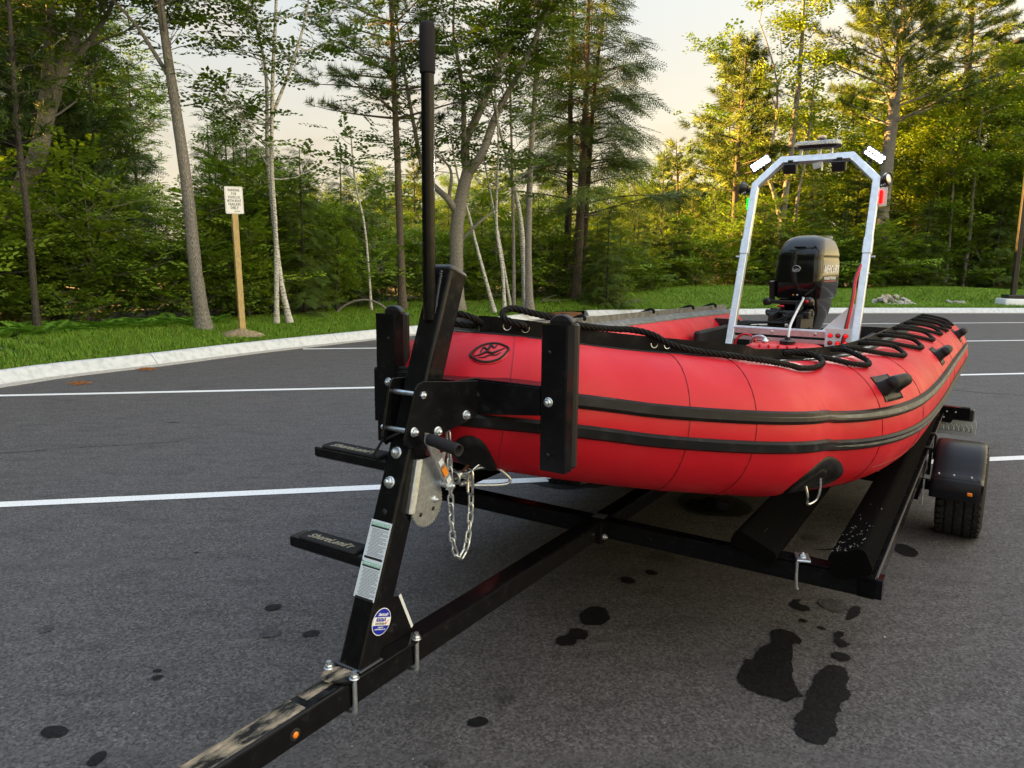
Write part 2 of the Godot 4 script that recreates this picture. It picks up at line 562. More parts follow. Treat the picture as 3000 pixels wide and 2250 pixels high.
func sky_texture() -> ImageTexture:
	var w := 1024
	var h := 512
	var im := Image.create(w, h, false, Image.FORMAT_RGBF)
	im.fill(Color(0.05, 0.05, 0.045))
	var n := FastNoiseLite.new()
	n.seed = 77
	n.frequency = 1.0
	n.fractal_octaves = 5
	var s := toward_sun()
	for j in h / 2 + 2:
		var el := PI / 2 - PI * (j + 0.5) / h
		for i in w:
			var az := TAU * ((i + 0.5) / w - 0.5)
			var d := Vector3(sin(az) * cos(el), sin(el), -cos(az) * cos(el))
			var t := clampf(d.y, 0.0, 1.0)
			var near := clampf(d.dot(s), -1, 1)
			var glow := exp(-acos(near) / 0.42)
			# air: warm and pale low down, blue above
			var c := Vector3(0.20, 0.172, 0.12).lerp(Vector3(0.070, 0.093, 0.120), 1.0 - exp(-t * 5.0))
			c = c.lerp(Vector3(0.074, 0.098, 0.132), smoothstep(0.3, 1.0, t))
			c += Vector3(1.3, 1.05, 0.62) * glow * (0.6 + 0.4 * exp(-t * 3.0))
			# high thin clouds, drawn out along the horizon
			var q := Vector2(d.x, d.z) / (d.y + 0.18)
			var f := n.get_noise_3d(q.x * 0.9 + 3.1, q.y * 1.5, 4.0) + 0.5 * n.get_noise_3d(q.x * 3.0, q.y * 4.0, 9.0)
			var cl := smoothstep(-0.02, 0.55, f) * 0.8
			var cc := Vector3(0.122, 0.112, 0.100).lerp(Vector3(0.098, 0.111, 0.128), smoothstep(0.25, 0.6, t)) + Vector3(0.8, 0.68, 0.45) * glow
			c = c.lerp(cc, cl * smoothstep(0.0, 0.12, t + 0.03))
			c += Vector3(1.5, 1.05, 0.24) * exp(-t * 6.5) * exp(-acos(near) / 0.72)
			c *= 1.0 + 2.2 * t   # a veiled sky is brightest overhead
			im.set_pixel(i, j, Color(c.x, c.y, c.z))
	return ImageTexture.create_from_image(im)


func camera_and_light() -> void:
	var cam := Camera3D.new()
	cam.name = "camera"
	var p := 0.1653
	var r := 0.0101
	var f := Vector3(0, -sin(p), -cos(p))
	var x0 := Vector3.RIGHT
	var u0 := x0.cross(f)
	var x := x0 * cos(r) + u0 * sin(r)
	var u := u0 * cos(r) - x0 * sin(r)
	add_child(cam)
	cam.transform = Transform3D(Basis(x, u, -f), Vector3(0, 1.40, 0))
	cam.fov = rad_to_deg(2 * atan(1125.0 / 2200.0))
	cam.near = 0.05
	cam.far = 2000
	cam.current = true
	var e := Environment.new()
	e.background_mode = Environment.BG_SKY
	var sm := PanoramaSkyMaterial.new()
	sm.panorama = sky_texture()
	var sky := Sky.new()
	sky.sky_material = sm
	e.sky = sky
	e.background_energy_multiplier = 0.33
	e.tonemap_mode = Environment.TONE_MAPPER_LINEAR
	e.tonemap_exposure = EXPO
	e.sdfgi_enabled = true
	e.ssao_enabled = true
	e.ssil_enabled = true
	e.fog_enabled = false
	e.fog_density = 0.0012
	e.fog_light_color = Color(0.9, 0.88, 0.78)
	var we := WorldEnvironment.new()
	we.name = "world_environment"
	we.environment = e
	add_child(we)
	var sun := DirectionalLight3D.new()
	sun.name = "sun"
	sun.light_energy = 1.6
	sun.light_color = Color(1.0, 0.75, 0.40)
	sun.light_angular_distance = 0.6
	sun.shadow_enabled = true
	add_child(sun)
	sun.look_at_from_position(toward_sun() * 100, Vector3.ZERO)


func _ready() -> void:
	camera_and_light()
	materials()
	ground_and_lot()
	make_sprays()
	near_trees()
	forest()
	undergrowth()
	street_things()
	fallen_wood()
	trailer()
	boat()
	arch()
	fuel_tank()
	outboard()


# ---------- the lot, its kerb and the ground ----------
const LINE_N := Vector2(0.18807, 0.98216)
var kp := PackedVector2Array()   # edge of the gutter, from behind on the left to far on the right
var kn := PackedVector2Array()   # outwards


func kerb_path() -> void:
	var raw := [Vector2(-14.5, 13.8), Vector2(-9.2, 1.2), Vector2(-6.6, -5.0), Vector2(-5.41, -7.81), Vector2(-5.08, -8.59), Vector2(-4.44, -9.55), Vector2(-3.6, -11.02), Vector2(-2.27, -12.95), Vector2(-1.0, -14.75), Vector2(0.1, -16.6), Vector2(0.95, -17.95), Vector2(2.2, -18.85), Vector2(4.2, -19.35), Vector2(6.9, -20.1), Vector2(8.85, -20.75), Vector2(11.4, -21.15), Vector2(14.7, -21.6), Vector2(24, -22.8), Vector2(60, -27)]
	var s := PackedVector3Array()
	for p in raw:
		s.append(Vector3(p.x, 0, p.y))
	s = smooth_path(s, 24)
	var left := 0.0
	kp.append(Vector2(s[0].x, s[0].z))
	for i in range(1, s.size()):
		left += s[i].distance_to(s[i - 1])
		if left >= 0.25 and s[i].x < 26 or left > 2.0:
			kp.append(Vector2(s[i].x, s[i].z))
			left = 0.0
	for i in kp.size():
		var d := (kp[mini(i + 1, kp.size() - 1)] - kp[maxi(i - 1, 0)]).normalized()
		kn.append(Vector2(d.y, -d.x))


func lawn_width(i: int) -> float:
	var p := kp[i]
	if p.x < -4.4:
		return 1.5 + 0.3 * smoothstep(-6.0, -4.4, p.x)
	if p.x < 1.0:
		return lerpf(1.8, 3.6, (p.x + 4.4) / 5.4)
	return lerpf(3.6, 6.6, clampf((p.x - 1.0) / 5.0, 0, 1))


func lawn_y(i: int, d: float) -> float:
	var x := kp[i].x
	var y := 0.115 + 0.13 * smoothstep(0.4, 2.2, d)
	var k := smoothstep(2.0, 6.0, x)
	y += k * (0.16 * smoothstep(2.0, 4.6, d) - 0.10 * exp(-pow((d - 1.6) / 0.7, 2.0)))
	y += 0.05 * sin(x * 0.9) * smoothstep(1.0, 4.0, d) * k
	return y


func on_kerb(i: int, d: float, y: float) -> Vector3:
	var q := kp[i] + kn[i] * d
	return Vector3(q.x, y, q.y)


func ground_and_lot() -> void:
	var g := B.new()
	g.strip([V([Vector3(-700, -1.9, -700), Vector3(-700, -1.9, 300)]), V([Vector3(700, -1.9, -700), Vector3(700, -1.9, 300)])])
	structure("ground", g, M.far_meadow)
	kerb_path()
	# asphalt
	var poly := kp.duplicate()
	poly.append_array([Vector2(60, 30), Vector2(-14.5, 30)])
	var lot := B.new()
	var ix := Geometry2D.triangulate_polygon(poly)
	lot.st.set_smooth_group(1)
	for i in range(0, ix.size(), 3):
		var t := [poly[ix[i]], poly[ix[i + 1]], poly[ix[i + 2]]]
		if (t[1] - t[0]).cross(t[2] - t[0]) < 0:
			t.reverse()
		for p in t:
			lot.st.add_vertex(Vector3(p.x, 0, p.y))
	var road := structure("parking_lot", lot, M.asphalt)
	# painted stall lines
	var dir := Vector2(LINE_N.y, -LINE_N.x)
	for k in [-1, 0, 1, 2, 3]:
		var base = -LINE_N * (4.5325 + 3.654 * k)
		var a := -30.0
		while a < 20 and not Geometry2D.is_point_in_polygon(base + dir * (a - 0.12), poly):
			a += 0.05
		var b := B.new()
		var up := PackedVector3Array()
		var lo := PackedVector3Array()
		rng.seed = 40 + k
		var x := a
		while x < a + 34:
			var w := 0.05 + rng.randf_range(-0.0016, 0.0016)
			var p = base + dir * x + LINE_N * w
			var q = base + dir * x - LINE_N * w
			up.append(Vector3(p.x, 0.004, p.y))
			lo.append(Vector3(q.x, 0.004, q.y))
			x += 0.16
		b.strip([lo, up])
		part("parking_line", b, M.line_paint, road)
	# kerb: gutter pan and rolled kerb, in cast sections
	var kerb := Node3D.new()
	kerb.name = "kerb"
	add_child(kerb)
	tag(kerb, "", "", "", "structure")
	var joint := 0
	for i in kp.size():
		if kp[i].distance_to(Vector2(-4.43, -9.55)) < kp[joint].distance_to(Vector2(-4.43, -9.55)):
			joint = i
	var start := joint % 11
	var prof := [[0.19, -0.1], [0.19, 0.006], [0.195, 0.014], [0.215, 0.03], [0.25, 0.062], [0.285, 0.096], [0.31, 0.116], [0.33, 0.127], [0.36, 0.131], [0.40, 0.131], [0.412, 0.128], [0.417, 0.118], [0.417, -0.1]]
	var i0 := 0
	while i0 < kp.size() - 2:
		var i1 := mini(start if i0 == 0 else i0 + 11, kp.size() - 1)
		if kp[i1].x > 26:
			i1 = mini(i0 + 3, kp.size() - 1)
		var mid := kp[(i0 + i1) / 2]
		var gap := mid.distance_to(Vector2(1.5, -18.4))
		if i1 > i0:
			var rings := []
			var pan := []
			for i in range(i0, i1 + 1):
				var off := Vector2.ZERO
				var t := (kp[mini(i + 1, kp.size() - 1)] - kp[maxi(i - 1, 0)]).normalized()
				if i == i0:
					off = t * 0.005
				if i == i1:
					off = -t * 0.005
				if kp[i].distance_to(Vector2(1.45, -18.4)) > 0.62:
					var ring := PackedVector3Array()
					for p in prof:
						var q = kp[i] + kn[i] * p[0] + off
						ring.append(Vector3(q.x, p[1], q.y))
					rings.append(ring)
				elif rings.size() > 1:
					part("kerb_section", _loft(rings), M.concrete, kerb)
					rings = []
				else:
					rings = []
				var pr := PackedVector3Array()
				for p in [[0.0, -0.1], [0.0, 0.005], [0.19, 0.005], [0.19, -0.1]]:
					var q = kp[i] + kn[i] * p[0] + off
					pr.append(Vector3(q.x, p[1], q.y))
				pan.append(pr)
			if rings.size() > 1:
				part("kerb_section", _loft(rings), M.concrete, kerb)
			var b := B.new()
			b.loft(pan, true, false)
			part("gutter_section", b, M.gutter_concrete, kerb)
		i0 = i1
	# lawn and forest floor
	var rows := []
	var wild := []
	for i in kp.size():
		var w := lawn_width(i)
		var r := PackedVector3Array()
		for f in [0.0, 0.08, 0.2, 0.35, 0.5, 0.65, 0.8, 0.9, 1.0, 1.06]:
			var d: float = lerpf(0.418, w, f)
			r.append(on_kerb(i, d, lawn_y(i, d)))
		rows.append(r)
		r = PackedVector3Array()
		for d in [0.9 * w, w + 0.5, w + 2, w + 5, w + 10, w + 20, w + 45, w + 110]:
			var far: float = maxf(d - w, 0.0)
			r.append(on_kerb(i, d, lawn_y(i, minf(d, w)) - 0.015 - minf(1.7, far * 0.045 * smoothstep(0.0, 12.0, far))))
		wild.append(r)
	var b := B.new()
	b.strip(rows)
	structure("lawn", b, M.lawn_soil)
	b = B.new()
	b.strip(wild)
	structure("forest_floor", b, M.forest_soil)
	grass()
	wet_marks(road)
	# brown matting washed into the gap of the kerb
	b = B.new()
	var pts := PackedVector2Array()
	rng.seed = 9
	for j in 18:
		var a := TAU * j / 18
		pts.append(Vector2(cos(a) * 0.42, sin(a) * 0.3) * rng.randf_range(0.8, 1.15))
	b.prism(Transform3D(Basis(Vector3.RIGHT, PI / 2), Vector3(1.25, 0.05, -18.75)), pts, 0.1, 0.02)
	var e := part("mulch_heap", b, M.mulch, self)
	tag(e, "brown mulch washed into the gap where the two kerbs meet", "mulch")


func _loft(rings: Array) -> B:
	var b := B.new()
	b.loft(rings)
	return b


func grass() -> void:
	# one tuft of blades, many times
	var v := PackedVector3Array()
	var nn := PackedVector3Array()
	rng.seed = 5
	for k in 11:
		var a := rng.randf() * TAU
		var p := Vector3(rng.randf_range(-0.06, 0.06), 0, rng.randf_range(-0.06, 0.06))
		var h := rng.randf_range(0.06, 0.14)
		var lean := Vector3(cos(a), 0, sin(a)) * h * rng.randf_range(0.2, 0.7)
		var s := Vector3(-sin(a), 0, cos(a)) * 0.0035
		var m := p + lean * 0.35 + Vector3.UP * h * 0.6
		v.append_array([p - s, m - s, p + s, p + s, m - s, m + s, m - s, p + lean + Vector3.UP * h, m + s])
		for j in 9:
			nn.append((Vector3.UP * 0.7 + Vector3(cos(a), 0, sin(a)) * -0.5).normalized())
	var am := arrays(v, nn)
	var xs: Array[Transform3D] = []
	var cs: Array[Color] = []
	rng.seed = 6
	for i in kp.size() - 1:
		var p := kp[i]
		if p.x < -7.6 or p.x > 24:
			continue
		var near := p.length()
		var seg := kp[i].distance_to(kp[i + 1])
		var w := lawn_width(i)
		var per := 1000.0 if near < 16 else 480.0
		var n := int(seg * w * per)
		for k in n:
			var f := rng.randf()
			var d := 0.42 + (w - 0.2 + rng.randf() * 0.5) * f
			var q := kp[i].lerp(kp[i + 1], rng.randf()) + kn[i] * d
			if q.distance_to(Vector2(-4.2, -11.75)) < 0.27 * rng.randf_range(0.6, 1.1):
				continue
			var bare := sin(q.x * 5.1 + sin(q.y * 3.3) * 2.0) * sin(q.y * 4.7)
			if bare > 0.9 and rng.randf() < 0.7:
				continue
			var sc := rng.randf_range(0.55, 1.1) * (0.68 if near < 16 else 1.0)
			if d < 0.55:
				sc *= 0.75
			xs.append(Transform3D(Basis(Vector3.UP, rng.randf() * TAU).scaled(Vector3(sc * (1.0 if near < 16 else 1.7), sc, sc)), Vector3(q.x, lawn_y(i, d) - 0.005, q.y)))
			var t := rng.randf()
			cs.append(Color(0.105, 0.22, 0.015).lerp(Color(0.19, 0.32, 0.028), t) if rng.randf() > 0.06 else Color(0.22, 0.23, 0.06))
	var o := many("grass", am, M.grass, xs, cs, self)
	tag(o, "short bright green grass of the lawn behind the kerb", "grass", "", "stuff")


func arrays(v: PackedVector3Array, n: PackedVector3Array) -> ArrayMesh:
	var a := []
	a.resize(Mesh.ARRAY_MAX)
	a[Mesh.ARRAY_VERTEX] = v
	a[Mesh.ARRAY_NORMAL] = n
	var m := ArrayMesh.new()
	m.add_surface_from_arrays(Mesh.PRIMITIVE_TRIANGLES, a)
	return m


func many(called: String, mesh: Mesh, m: Material, xs: Array[Transform3D], cs: Array[Color], parent: Node) -> MultiMeshInstance3D:
	var mm := MultiMesh.new()
	mm.transform_format = MultiMesh.TRANSFORM_3D
	mm.use_colors = true
	mm.mesh = mesh
	mm.instance_count = xs.size()
	for i in xs.size():
		mm.set_instance_transform(i, xs[i])
		mm.set_instance_color(i, cs[i])
	var o := MultiMeshInstance3D.new()
	o.name = called if parent != self else numbered(called)
	o.multimesh = mm
	o.material_override = m
	parent.add_child(o, true)
	return o


func flat_patch(poly: PackedVector2Array, y: float) -> B:
	var b := B.new()
	var ix := Geometry2D.triangulate_polygon(poly)
	b.st.set_smooth_group(1)
	for i in range(0, ix.size(), 3):
		var t := [poly[ix[i]], poly[ix[i + 1]], poly[ix[i + 2]]]
		if (t[1] - t[0]).cross(t[2] - t[0]) < 0:
			t.reverse()
		for p in t:
			b.st.add_vertex(Vector3(p.x, y, p.y))
	return b


func ragged(poly: PackedVector2Array, sd: int, amt := 0.006) -> PackedVector2Array:
	rng.seed = sd
	var out := PackedVector2Array()
	var n := poly.size()
	for i in n:
		var a := poly[i]
		var c := poly[(i + 1) % n]
		var before := poly[(i + n - 1) % n]
		var after := poly[(i + 2) % n]
		for k in 6:
			out.append(a.cubic_interpolate(c, before, after, k / 6.0) + Vector2(rng.randf_range(-amt, amt), rng.randf_range(-amt, amt)))
	return out


func wet_marks(road: Node) -> void:
	var shapes := [
		[Vector2(0.995, -2.671), Vector2(1.034, -2.701), Vector2(1.085, -2.673), Vector2(1.092, -2.617), Vector2(1.071, -2.585), Vector2(1.049, -2.580), Vector2(0.981, -2.402), Vector2(0.953, -2.281), Vector2(0.962, -2.246), Vector2(0.925, -2.238), Vector2(0.899, -2.220), Vector2(0.848, -2.247), Vector2(0.800, -2.275), Vector2(0.774, -2.336), Vector2(0.787, -2.382), Vector2(0.821, -2.439), Vector2(0.837, -2.476), Vector2(0.865, -2.481), Vector2(0.929, -2.568), Vector2(0.973, -2.592)],
		[Vector2(1.115, -2.436), Vector2(1.166, -2.433), Vector2(1.167, -2.397), Vector2(1.159, -2.359), Vector2(1.128, -2.313), Vector2(1.123, -2.270), Vector2(1.100, -2.234), Vector2(1.063, -2.213), Vector2(1.049, -2.173), Vector2(1.017, -2.133), Vector2(0.992, -2.065), Vector2(0.951, -2.029), Vector2(0.924, -2.000), Vector2(0.887, -2.016), Vector2(0.864, -2.051), Vector2(0.871, -2.081), Vector2(0.888, -2.106), Vector2(0.883, -2.125), Vector2(0.907, -2.157), Vector2(0.928, -2.171), Vector2(0.944, -2.204), Vector2(0.965, -2.239), Vector2(0.977, -2.274), Vector2(1.007, -2.304), Vector2(1.043, -2.364)],
		[Vector2(0.744, -2.208), Vector2(0.780, -2.236), Vector2(0.810, -2.229), Vector2(0.825, -2.202), Vector2(0.799, -2.136), Vector2(0.783, -2.123), Vector2(0.773, -2.092), Vector2(0.744, -2.082), Vector2(0.709, -2.091), Vector2(0.693, -2.128), Vector2(0.706, -2.160)],
		[Vector2(1.163, -2.924), Vector2(1.196, -2.959), Vector2(1.220, -2.954), Vector2(1.199, -2.925), Vector2(1.225, -2.887), Vector2(1.219, -2.859), Vector2(1.187, -2.853), Vector2(1.155, -2.891)],
		[Vector2(1.251, -2.686), Vector2(1.278, -2.682), Vector2(1.270, -2.653), Vector2(1.246, -2.629), Vector2(1.262, -2.597), Vector2(1.254, -2.579), Vector2(1.223, -2.565), Vector2(1.215, -2.601), Vector2(1.226, -2.638)],
		[Vector2(1.391, -2.874), Vector2(1.424, -2.902), Vector2(1.439, -2.891), Vector2(1.414, -2.842), Vector2(1.365, -2.794), Vector2(1.338, -2.788)],
		[Vector2(0.278, -2.783), Vector2(0.286, -2.815), Vector2(0.321, -2.864), Vector2(0.362, -2.876), Vector2(0.390, -2.855), Vector2(0.393, -2.817), Vector2(0.397, -2.776), Vector2(0.364, -2.724), Vector2(0.316, -2.718), Vector2(0.283, -2.728)],
		[Vector2(0.173, -2.596), Vector2(0.186, -2.624), Vector2(0.220, -2.644), Vector2(0.232, -2.682), Vector2(0.265, -2.688), Vector2(0.296, -2.664), Vector2(0.296, -2.626), Vector2(0.276, -2.603), Vector2(0.251, -2.602), Vector2(0.246, -2.571), Vector2(0.209, -2.556), Vector2(0.178, -2.565)]]
	for i in shapes.size():
		part("wet_patch", flat_patch(ragged(PackedVector2Array(shapes[i]), 100 + i, 0.004), 0.0035), M.wet_asphalt, road)
	var spots := [[-0.014, -2.220, 0.028, 0.028], [-0.094, -2.094, 0.030, 0.026], [-0.746, -2.629, 0.028, 0.028], [-0.896, -2.629, 0.035, 0.035], [-0.955, -2.841, 0.028, 0.032], [-1.200, -2.363, 0.016, 0.009], [0.722, -3.398, 0.055, 0.056], [0.522, -3.132, 0.035, 0.034], [0.641, -3.219, 0.030, 0.026], [1.337, -2.912, 0.048, 0.068], [1.192, -2.500, 0.028, 0.035], [1.949, -3.516, 0.055, 0.078], [1.545, -3.673, 0.038, 0.052], [1.208, -2.712, 0.013, 0.015], [1.159, -2.772, 0.015, 0.015], [-1.751, -2.644, 0.026, 0.028], [-1.347, -2.026, 0.044, 0.026], [-1.180, -2.321, 0.018, 0.014], [-0.205, -1.903, 0.026, 0.020], [-1.156, -1.908, 0.023, 0.028]]
	for i in spots.size():
		var s: Array = spots[i]
		rng.seed = 300 + i
		var poly := PackedVector2Array()
		var ph := rng.randf() * TAU
		for k in 12:
			var a := TAU * k / 12
			var r := 1.0 + 0.14 * sin(a * 2 + ph) + rng.randf_range(-0.07, 0.07)
			poly.append(Vector2(s[0] + cos(a) * s[2] * r, s[1] + sin(a) * s[3] * r))
		part("wet_patch", flat_patch(ragged(poly, 400 + i, 0.0015), 0.0035), M.wet_asphalt if i % 3 else M.damp_asphalt, road)
	var damp := PackedVector2Array([Vector2(-0.5, -3.18), Vector2(-0.46, -3.45), Vector2(-0.41, -3.7), Vector2(-0.25, -3.6), Vector2(-0.1, -3.65), Vector2(-0.03, -3.85), Vector2(0.02, -3.7), Vector2(-0.06, -3.55), Vector2(-0.09, -3.4), Vector2(-0.21, -3.09), Vector2(-0.27, -2.87), Vector2(-0.41, -2.82), Vector2(-0.44, -2.92), Vector2(-0.38, -3.05), Vector2(-0.47, -3.08)])
	part("damp_patch", flat_patch(ragged(damp, 71, 0.014), 0.0028), M.damp_asphalt, road)
	# old scuffs and the joints between the paver's passes
	rng.seed = 515
	for i in 22:
		var c := Vector2(rng.randf_range(-4.2, 3.4), rng.randf_range(-7.5, -2.2))
		var d := Vector2(1, rng.randf_range(-0.5, 0.2)).normalized() * rng.randf_range(0.02, 0.07)
		var n := Vector2(-d.y, d.x).normalized() * rng.randf_range(0.003, 0.009)
		part("scuff_mark", flat_patch(ragged(PackedVector2Array([c - d, c - d * 0.3 + n, c + d * 0.4 + n * 0.8, c + d, c + d * 0.3 - n, c - d * 0.5 - n * 0.7]), 520 + i, 0.002), 0.003), M.damp_asphalt if i % 2 else M.wet_asphalt, road)
	for q in [[Vector2(4.2, -8.75), Vector2(7.6, -6.6), 0.011], [Vector2(-3.3, -12.3), Vector2(-1.2, -12.1), 0.012], [Vector2(-7.0, -3.9), Vector2(-2.5, -5.6), 0.005]]:
		var side := PackedVector2Array()
		var back := PackedVector2Array()
		for k in 41:
			var c: Vector2 = q[0].lerp(q[1], k / 40.0) + Vector2(0, 0.02 * sin(k * 0.7) + rng.randf_range(-0.006, 0.006))
			side.append(c + Vector2(0, q[2] * rng.randf_range(0.5, 1.3)))
			back.append(c - Vector2(0, q[2] * rng.randf_range(0.5, 1.3)))
		back.reverse()
		side.append_array(back)
		part("pavement_joint", flat_patch(side, 0.0025), M.damp_asphalt, road)
	# standing water under the bow of the boat
	for s in [[1.15, -4.18, 0.12, 0.13, 72], [0.37, -4.62, 0.16, 0.10, 73]]:
		var poly := PackedVector2Array()
		var wide := PackedVector2Array()
		rng.seed = s[4]
		for k in 14:
			var a: float = TAU * k / 14
			var r := rng.randf_range(0.7, 1.15)
			poly.append(Vector2(s[0] + cos(a) * s[2] * r, s[1] + sin(a) * s[3] * r))
			wide.append(Vector2(s[0] + 0.03 + cos(a) * (s[2] * 1.7) * rng.randf_range(0.9, 1.1), s[1] - 0.02 + sin(a) * s[3] * 1.7 * rng.randf_range(0.85, 1.1)))
		part("damp_patch", flat_patch(ragged(wide, s[4] + 5, 0.01), 0.0032), M.wet_asphalt, road)
		part("puddle", flat_patch(ragged(poly, s[4], 0.006), 0.0072), M.water, road)
	# white chips in the tar
	var chip := B.new()
	rng.seed = 88
	for i in 90:
		var x := rng.randf_range(-2.6, 2.8)
		var z := rng.randf_range(-5.5, -1.9)
		var r := rng.randf_range(0.001, 0.0022)
		chip.box(Transform3D(Basis(Vector3.UP, rng.randf() * 3), Vector3(x, r * 0.6, z)), Vector3(r * 2, r * 1.4, r * 1.6), r * 0.3)
	chip.box(Transform3D(Basis(Vector3.UP, 0.4), Vector3(1.417, 0.003, -2.645)), Vector3(0.008, 0.006, 0.007), 0.001)
	tag(part("stone_chip", chip, M.stone_chip, road), "", "", "", "stuff")


func street_things() -> void:
	# sign: square pine post, white plate
	var t := thing("parking_sign", "white parking sign for boat trailers on a square pine post", "sign", Vector3(-4.24, 0.16, -11.77), deg_to_rad(33))
	var b := B.new()
	var h := 2.24
	b.beam(Vector3(0, -0.1, 0), Vector3(-0.045, h, 0), 0.088, 0.088, 0.006, Vector3.BACK)
	var post := part("post", b, M.pine_post, t)
	rng.seed = 12
	for k in 8:
		b = B.new()
		var y := rng.randf_range(0.1, 1.7)
		b.lathe(Transform3D(Basis(Vector3.RIGHT, PI / 2).rotated(Vector3.UP, 0.0 if k % 3 else -PI / 2), Vector3(-0.045 * y / h + (rng.randf_range(-0.025, 0.025) if k % 3 else -0.0442), y, 0.0442 if k % 3 else rng.randf_range(-0.02, 0.02))), [[0.0, -0.001], [0.007, -0.001], [0.006, 0.0012], [0.0, 0.0014]], 10)
		part("knot", b, M.knot, post)
	b = B.new()
	var pl := B.rrect(0.268, 0.405, 0.02, 5)
	var at := Transform3D(Basis(Vector3.BACK, 0.02), Vector3(-0.043, 2.075, 0.0475))
	b.prism(at, pl, 0.003, 0.0006)
	var panel := part("panel", b, M.sign_white, t)
	b = B.new()
	# thin dark border line
	var outer := B.rrect(0.25, 0.387, 0.014, 5)
	var inner := B.rrect(0.245, 0.382, 0.0125, 5)
	var rings := []
	for q in [[outer, 0.0], [outer, 0.0008], [inner, 0.0008], [inner, 0.0]]:
		var r := PackedVector3Array()
		for p in q[0]:
			r.append(at * Vector3(p.x, p.y, 0.0014 + q[1]))
		rings.append(r)
	b.loft(rings, false, false)
	part("border", b, M.sign_ink, panel)
	var y := 0.148
	for l in [["PARKING", 0.168, 0.039], ["FOR", 0.074, 0.039], ["VEHICLES", 0.18, 0.039], ["WITH BOAT", 0.208, 0.039], ["TRAILERS", 0.184, 0.039], ["ONLY", 0.12, 0.046]]:
		lettering(l[0], Vector2(l[1], l[2]), M.sign_ink, panel, at * Transform3D(Basis(), Vector3(0, y, 0.0016)))
		y -= 0.052
	for k in 4:
		b = B.new()
		b.box(at * Transform3D(Basis(), Vector3(0.035, -0.158 - k * 0.004, 0.0016)), Vector3(0.09 - 0.02 * (k % 2), 0.0022, 0.0006), 0.0)
		part("small_print", b, M.sign_ink, panel)
	for s in [0.165, -0.165]:
		b = B.new()
		b.lathe(at * Transform3D(Basis(Vector3.RIGHT, PI / 2), Vector3(0, s, 0.0015)), [[0.0, 0.004], [0.006, 0.004], [0.008, 0.0]], 8)
		part("bolt", b, M.sign_metal, panel)
	# bare earth thrown up round the post
	b = B.new()
	rings = []
	rng.seed = 3
	for q in [[0.36, -0.03], [0.27, 0.015], [0.16, 0.045], [0.05, 0.075]]:
		var r := PackedVector3Array()
		for k in 20:
			var a := TAU * k / 20
			var rr: float = q[0] * rng.randf_range(0.85, 1.15)
			r.append(Vector3(cos(a) * rr, q[1] + rng.randf_range(-0.008, 0.008), sin(a) * rr * 0.7))
		rings.append(r)
	b.loft(rings)
	var e := part("dirt_mound", b, M.sandy_soil, self, Transform3D(Basis(), Vector3(-4.24, 0.2, -11.72)))
	tag(e, "low mound of bare sandy dirt round the sign post foot", "dirt")
	# lamp post on its concrete block
	t = thing("lamp_post", "black square lamp post on a white concrete block beyond the far kerb", "lamp post", Vector3(15.03, 0.08, -22.73), -0.15)
	b = B.new()
	rings = []
	for q in [[0.35, 0.0], [0.35, 0.03], [0.337, 0.27], [0.325, 0.285], [0.31, 0.29]]:
		var r := PackedVector3Array()
		for p in B.rrect(q[0] * 2, q[0] * 2, 0.05, 4):
			r.append(Vector3(p.x, q[1] + 0.0, -p.y))
		rings.append(r)
	b.loft(rings)
	part("base", b, M.white_paint, t)
	b = B.new()
	b.box(Transform3D(Basis(), Vector3(0, 0.345, 0)), Vector3(0.46, 0.11, 0.46), 0.012)
	part("base_cover", b, M.lamp_post_paint, t)
	b = B.new()
	b.beam(Vector3(0, 0.38, 0), Vector3(0, 7.6, 0), 0.13, 0.13, 0.012, Vector3.BACK)
	part("pole", b, M.lamp_post_paint, t)
	b = B.new()
	b.box(Transform3D(Basis(), Vector3(-0.35, 7.62, 0)), Vector3(0.75, 0.1, 0.34), 0.02)
	part("lamp_head", b, M.lamp_post_paint, t)
	# riprap
	for heap in [["rock_pile", "heap of pale riprap stones on the far grass bank", Vector3(11.45, 0.13, -22.75), 0.62, 0.34, 58], ["rock_pile", "small low scatter of pale stones in the far grass beside the lamp post", Vector3(13.65, 0.16, -23.2), 0.3, 0.1, 12]]:
		t = thing(heap[0], heap[1], "rocks", heap[2])
		rng.seed = 21 + heap[5]
		for k in heap[5]:
			var a := rng.randf() * TAU
			var r := sqrt(rng.randf())
			var p := Vector3(cos(a) * r * heap[3], 0, sin(a) * r * heap[3] * 0.9)
			p.y = (1 - r) * heap[4] + rng.randf_range(-0.02, 0.03)
			var s := rng.randf_range(0.05, 0.105)
			part("rock", rock(s, k), M.rock, t, Transform3D(Basis(Vector3(rng.randf(), 1, rng.randf()).normalized(), rng.randf() * TAU), p))
	# needle clumps by the left gutter
	for q in [["small reddish clump of dead pine needles by the left gutter", -4.73, -8.09, 1], ["flatter clump of dead pine needles nearer the sign post", -4.51, -9.17, 2]]:
		b = B.new()
		rng.seed = 60 + q[3]
		for k in 90:
			var a := rng.randf() * TAU
			var r := rng.randf() * 0.1
			var p := Vector3(cos(a) * r * 1.3, 0.004 + rng.randf() * 0.025 * (1 - r * 8), sin(a) * r)
			var d := Vector3(rng.randf_range(-1, 1), rng.randf_range(-0.1, 0.2), rng.randf_range(-1, 1)).normalized() * 0.03
			b.beam(p - d, p + d, 0.003, 0.003, 0.0008, Vector3.UP, 1)
		var o := part("needle_clump", b, M.pine_needles, self, Transform3D(Basis(), Vector3(q[1], 0.004, q[2])))
		tag(o, q[0], "pine needles", "dead pine needles on the asphalt")


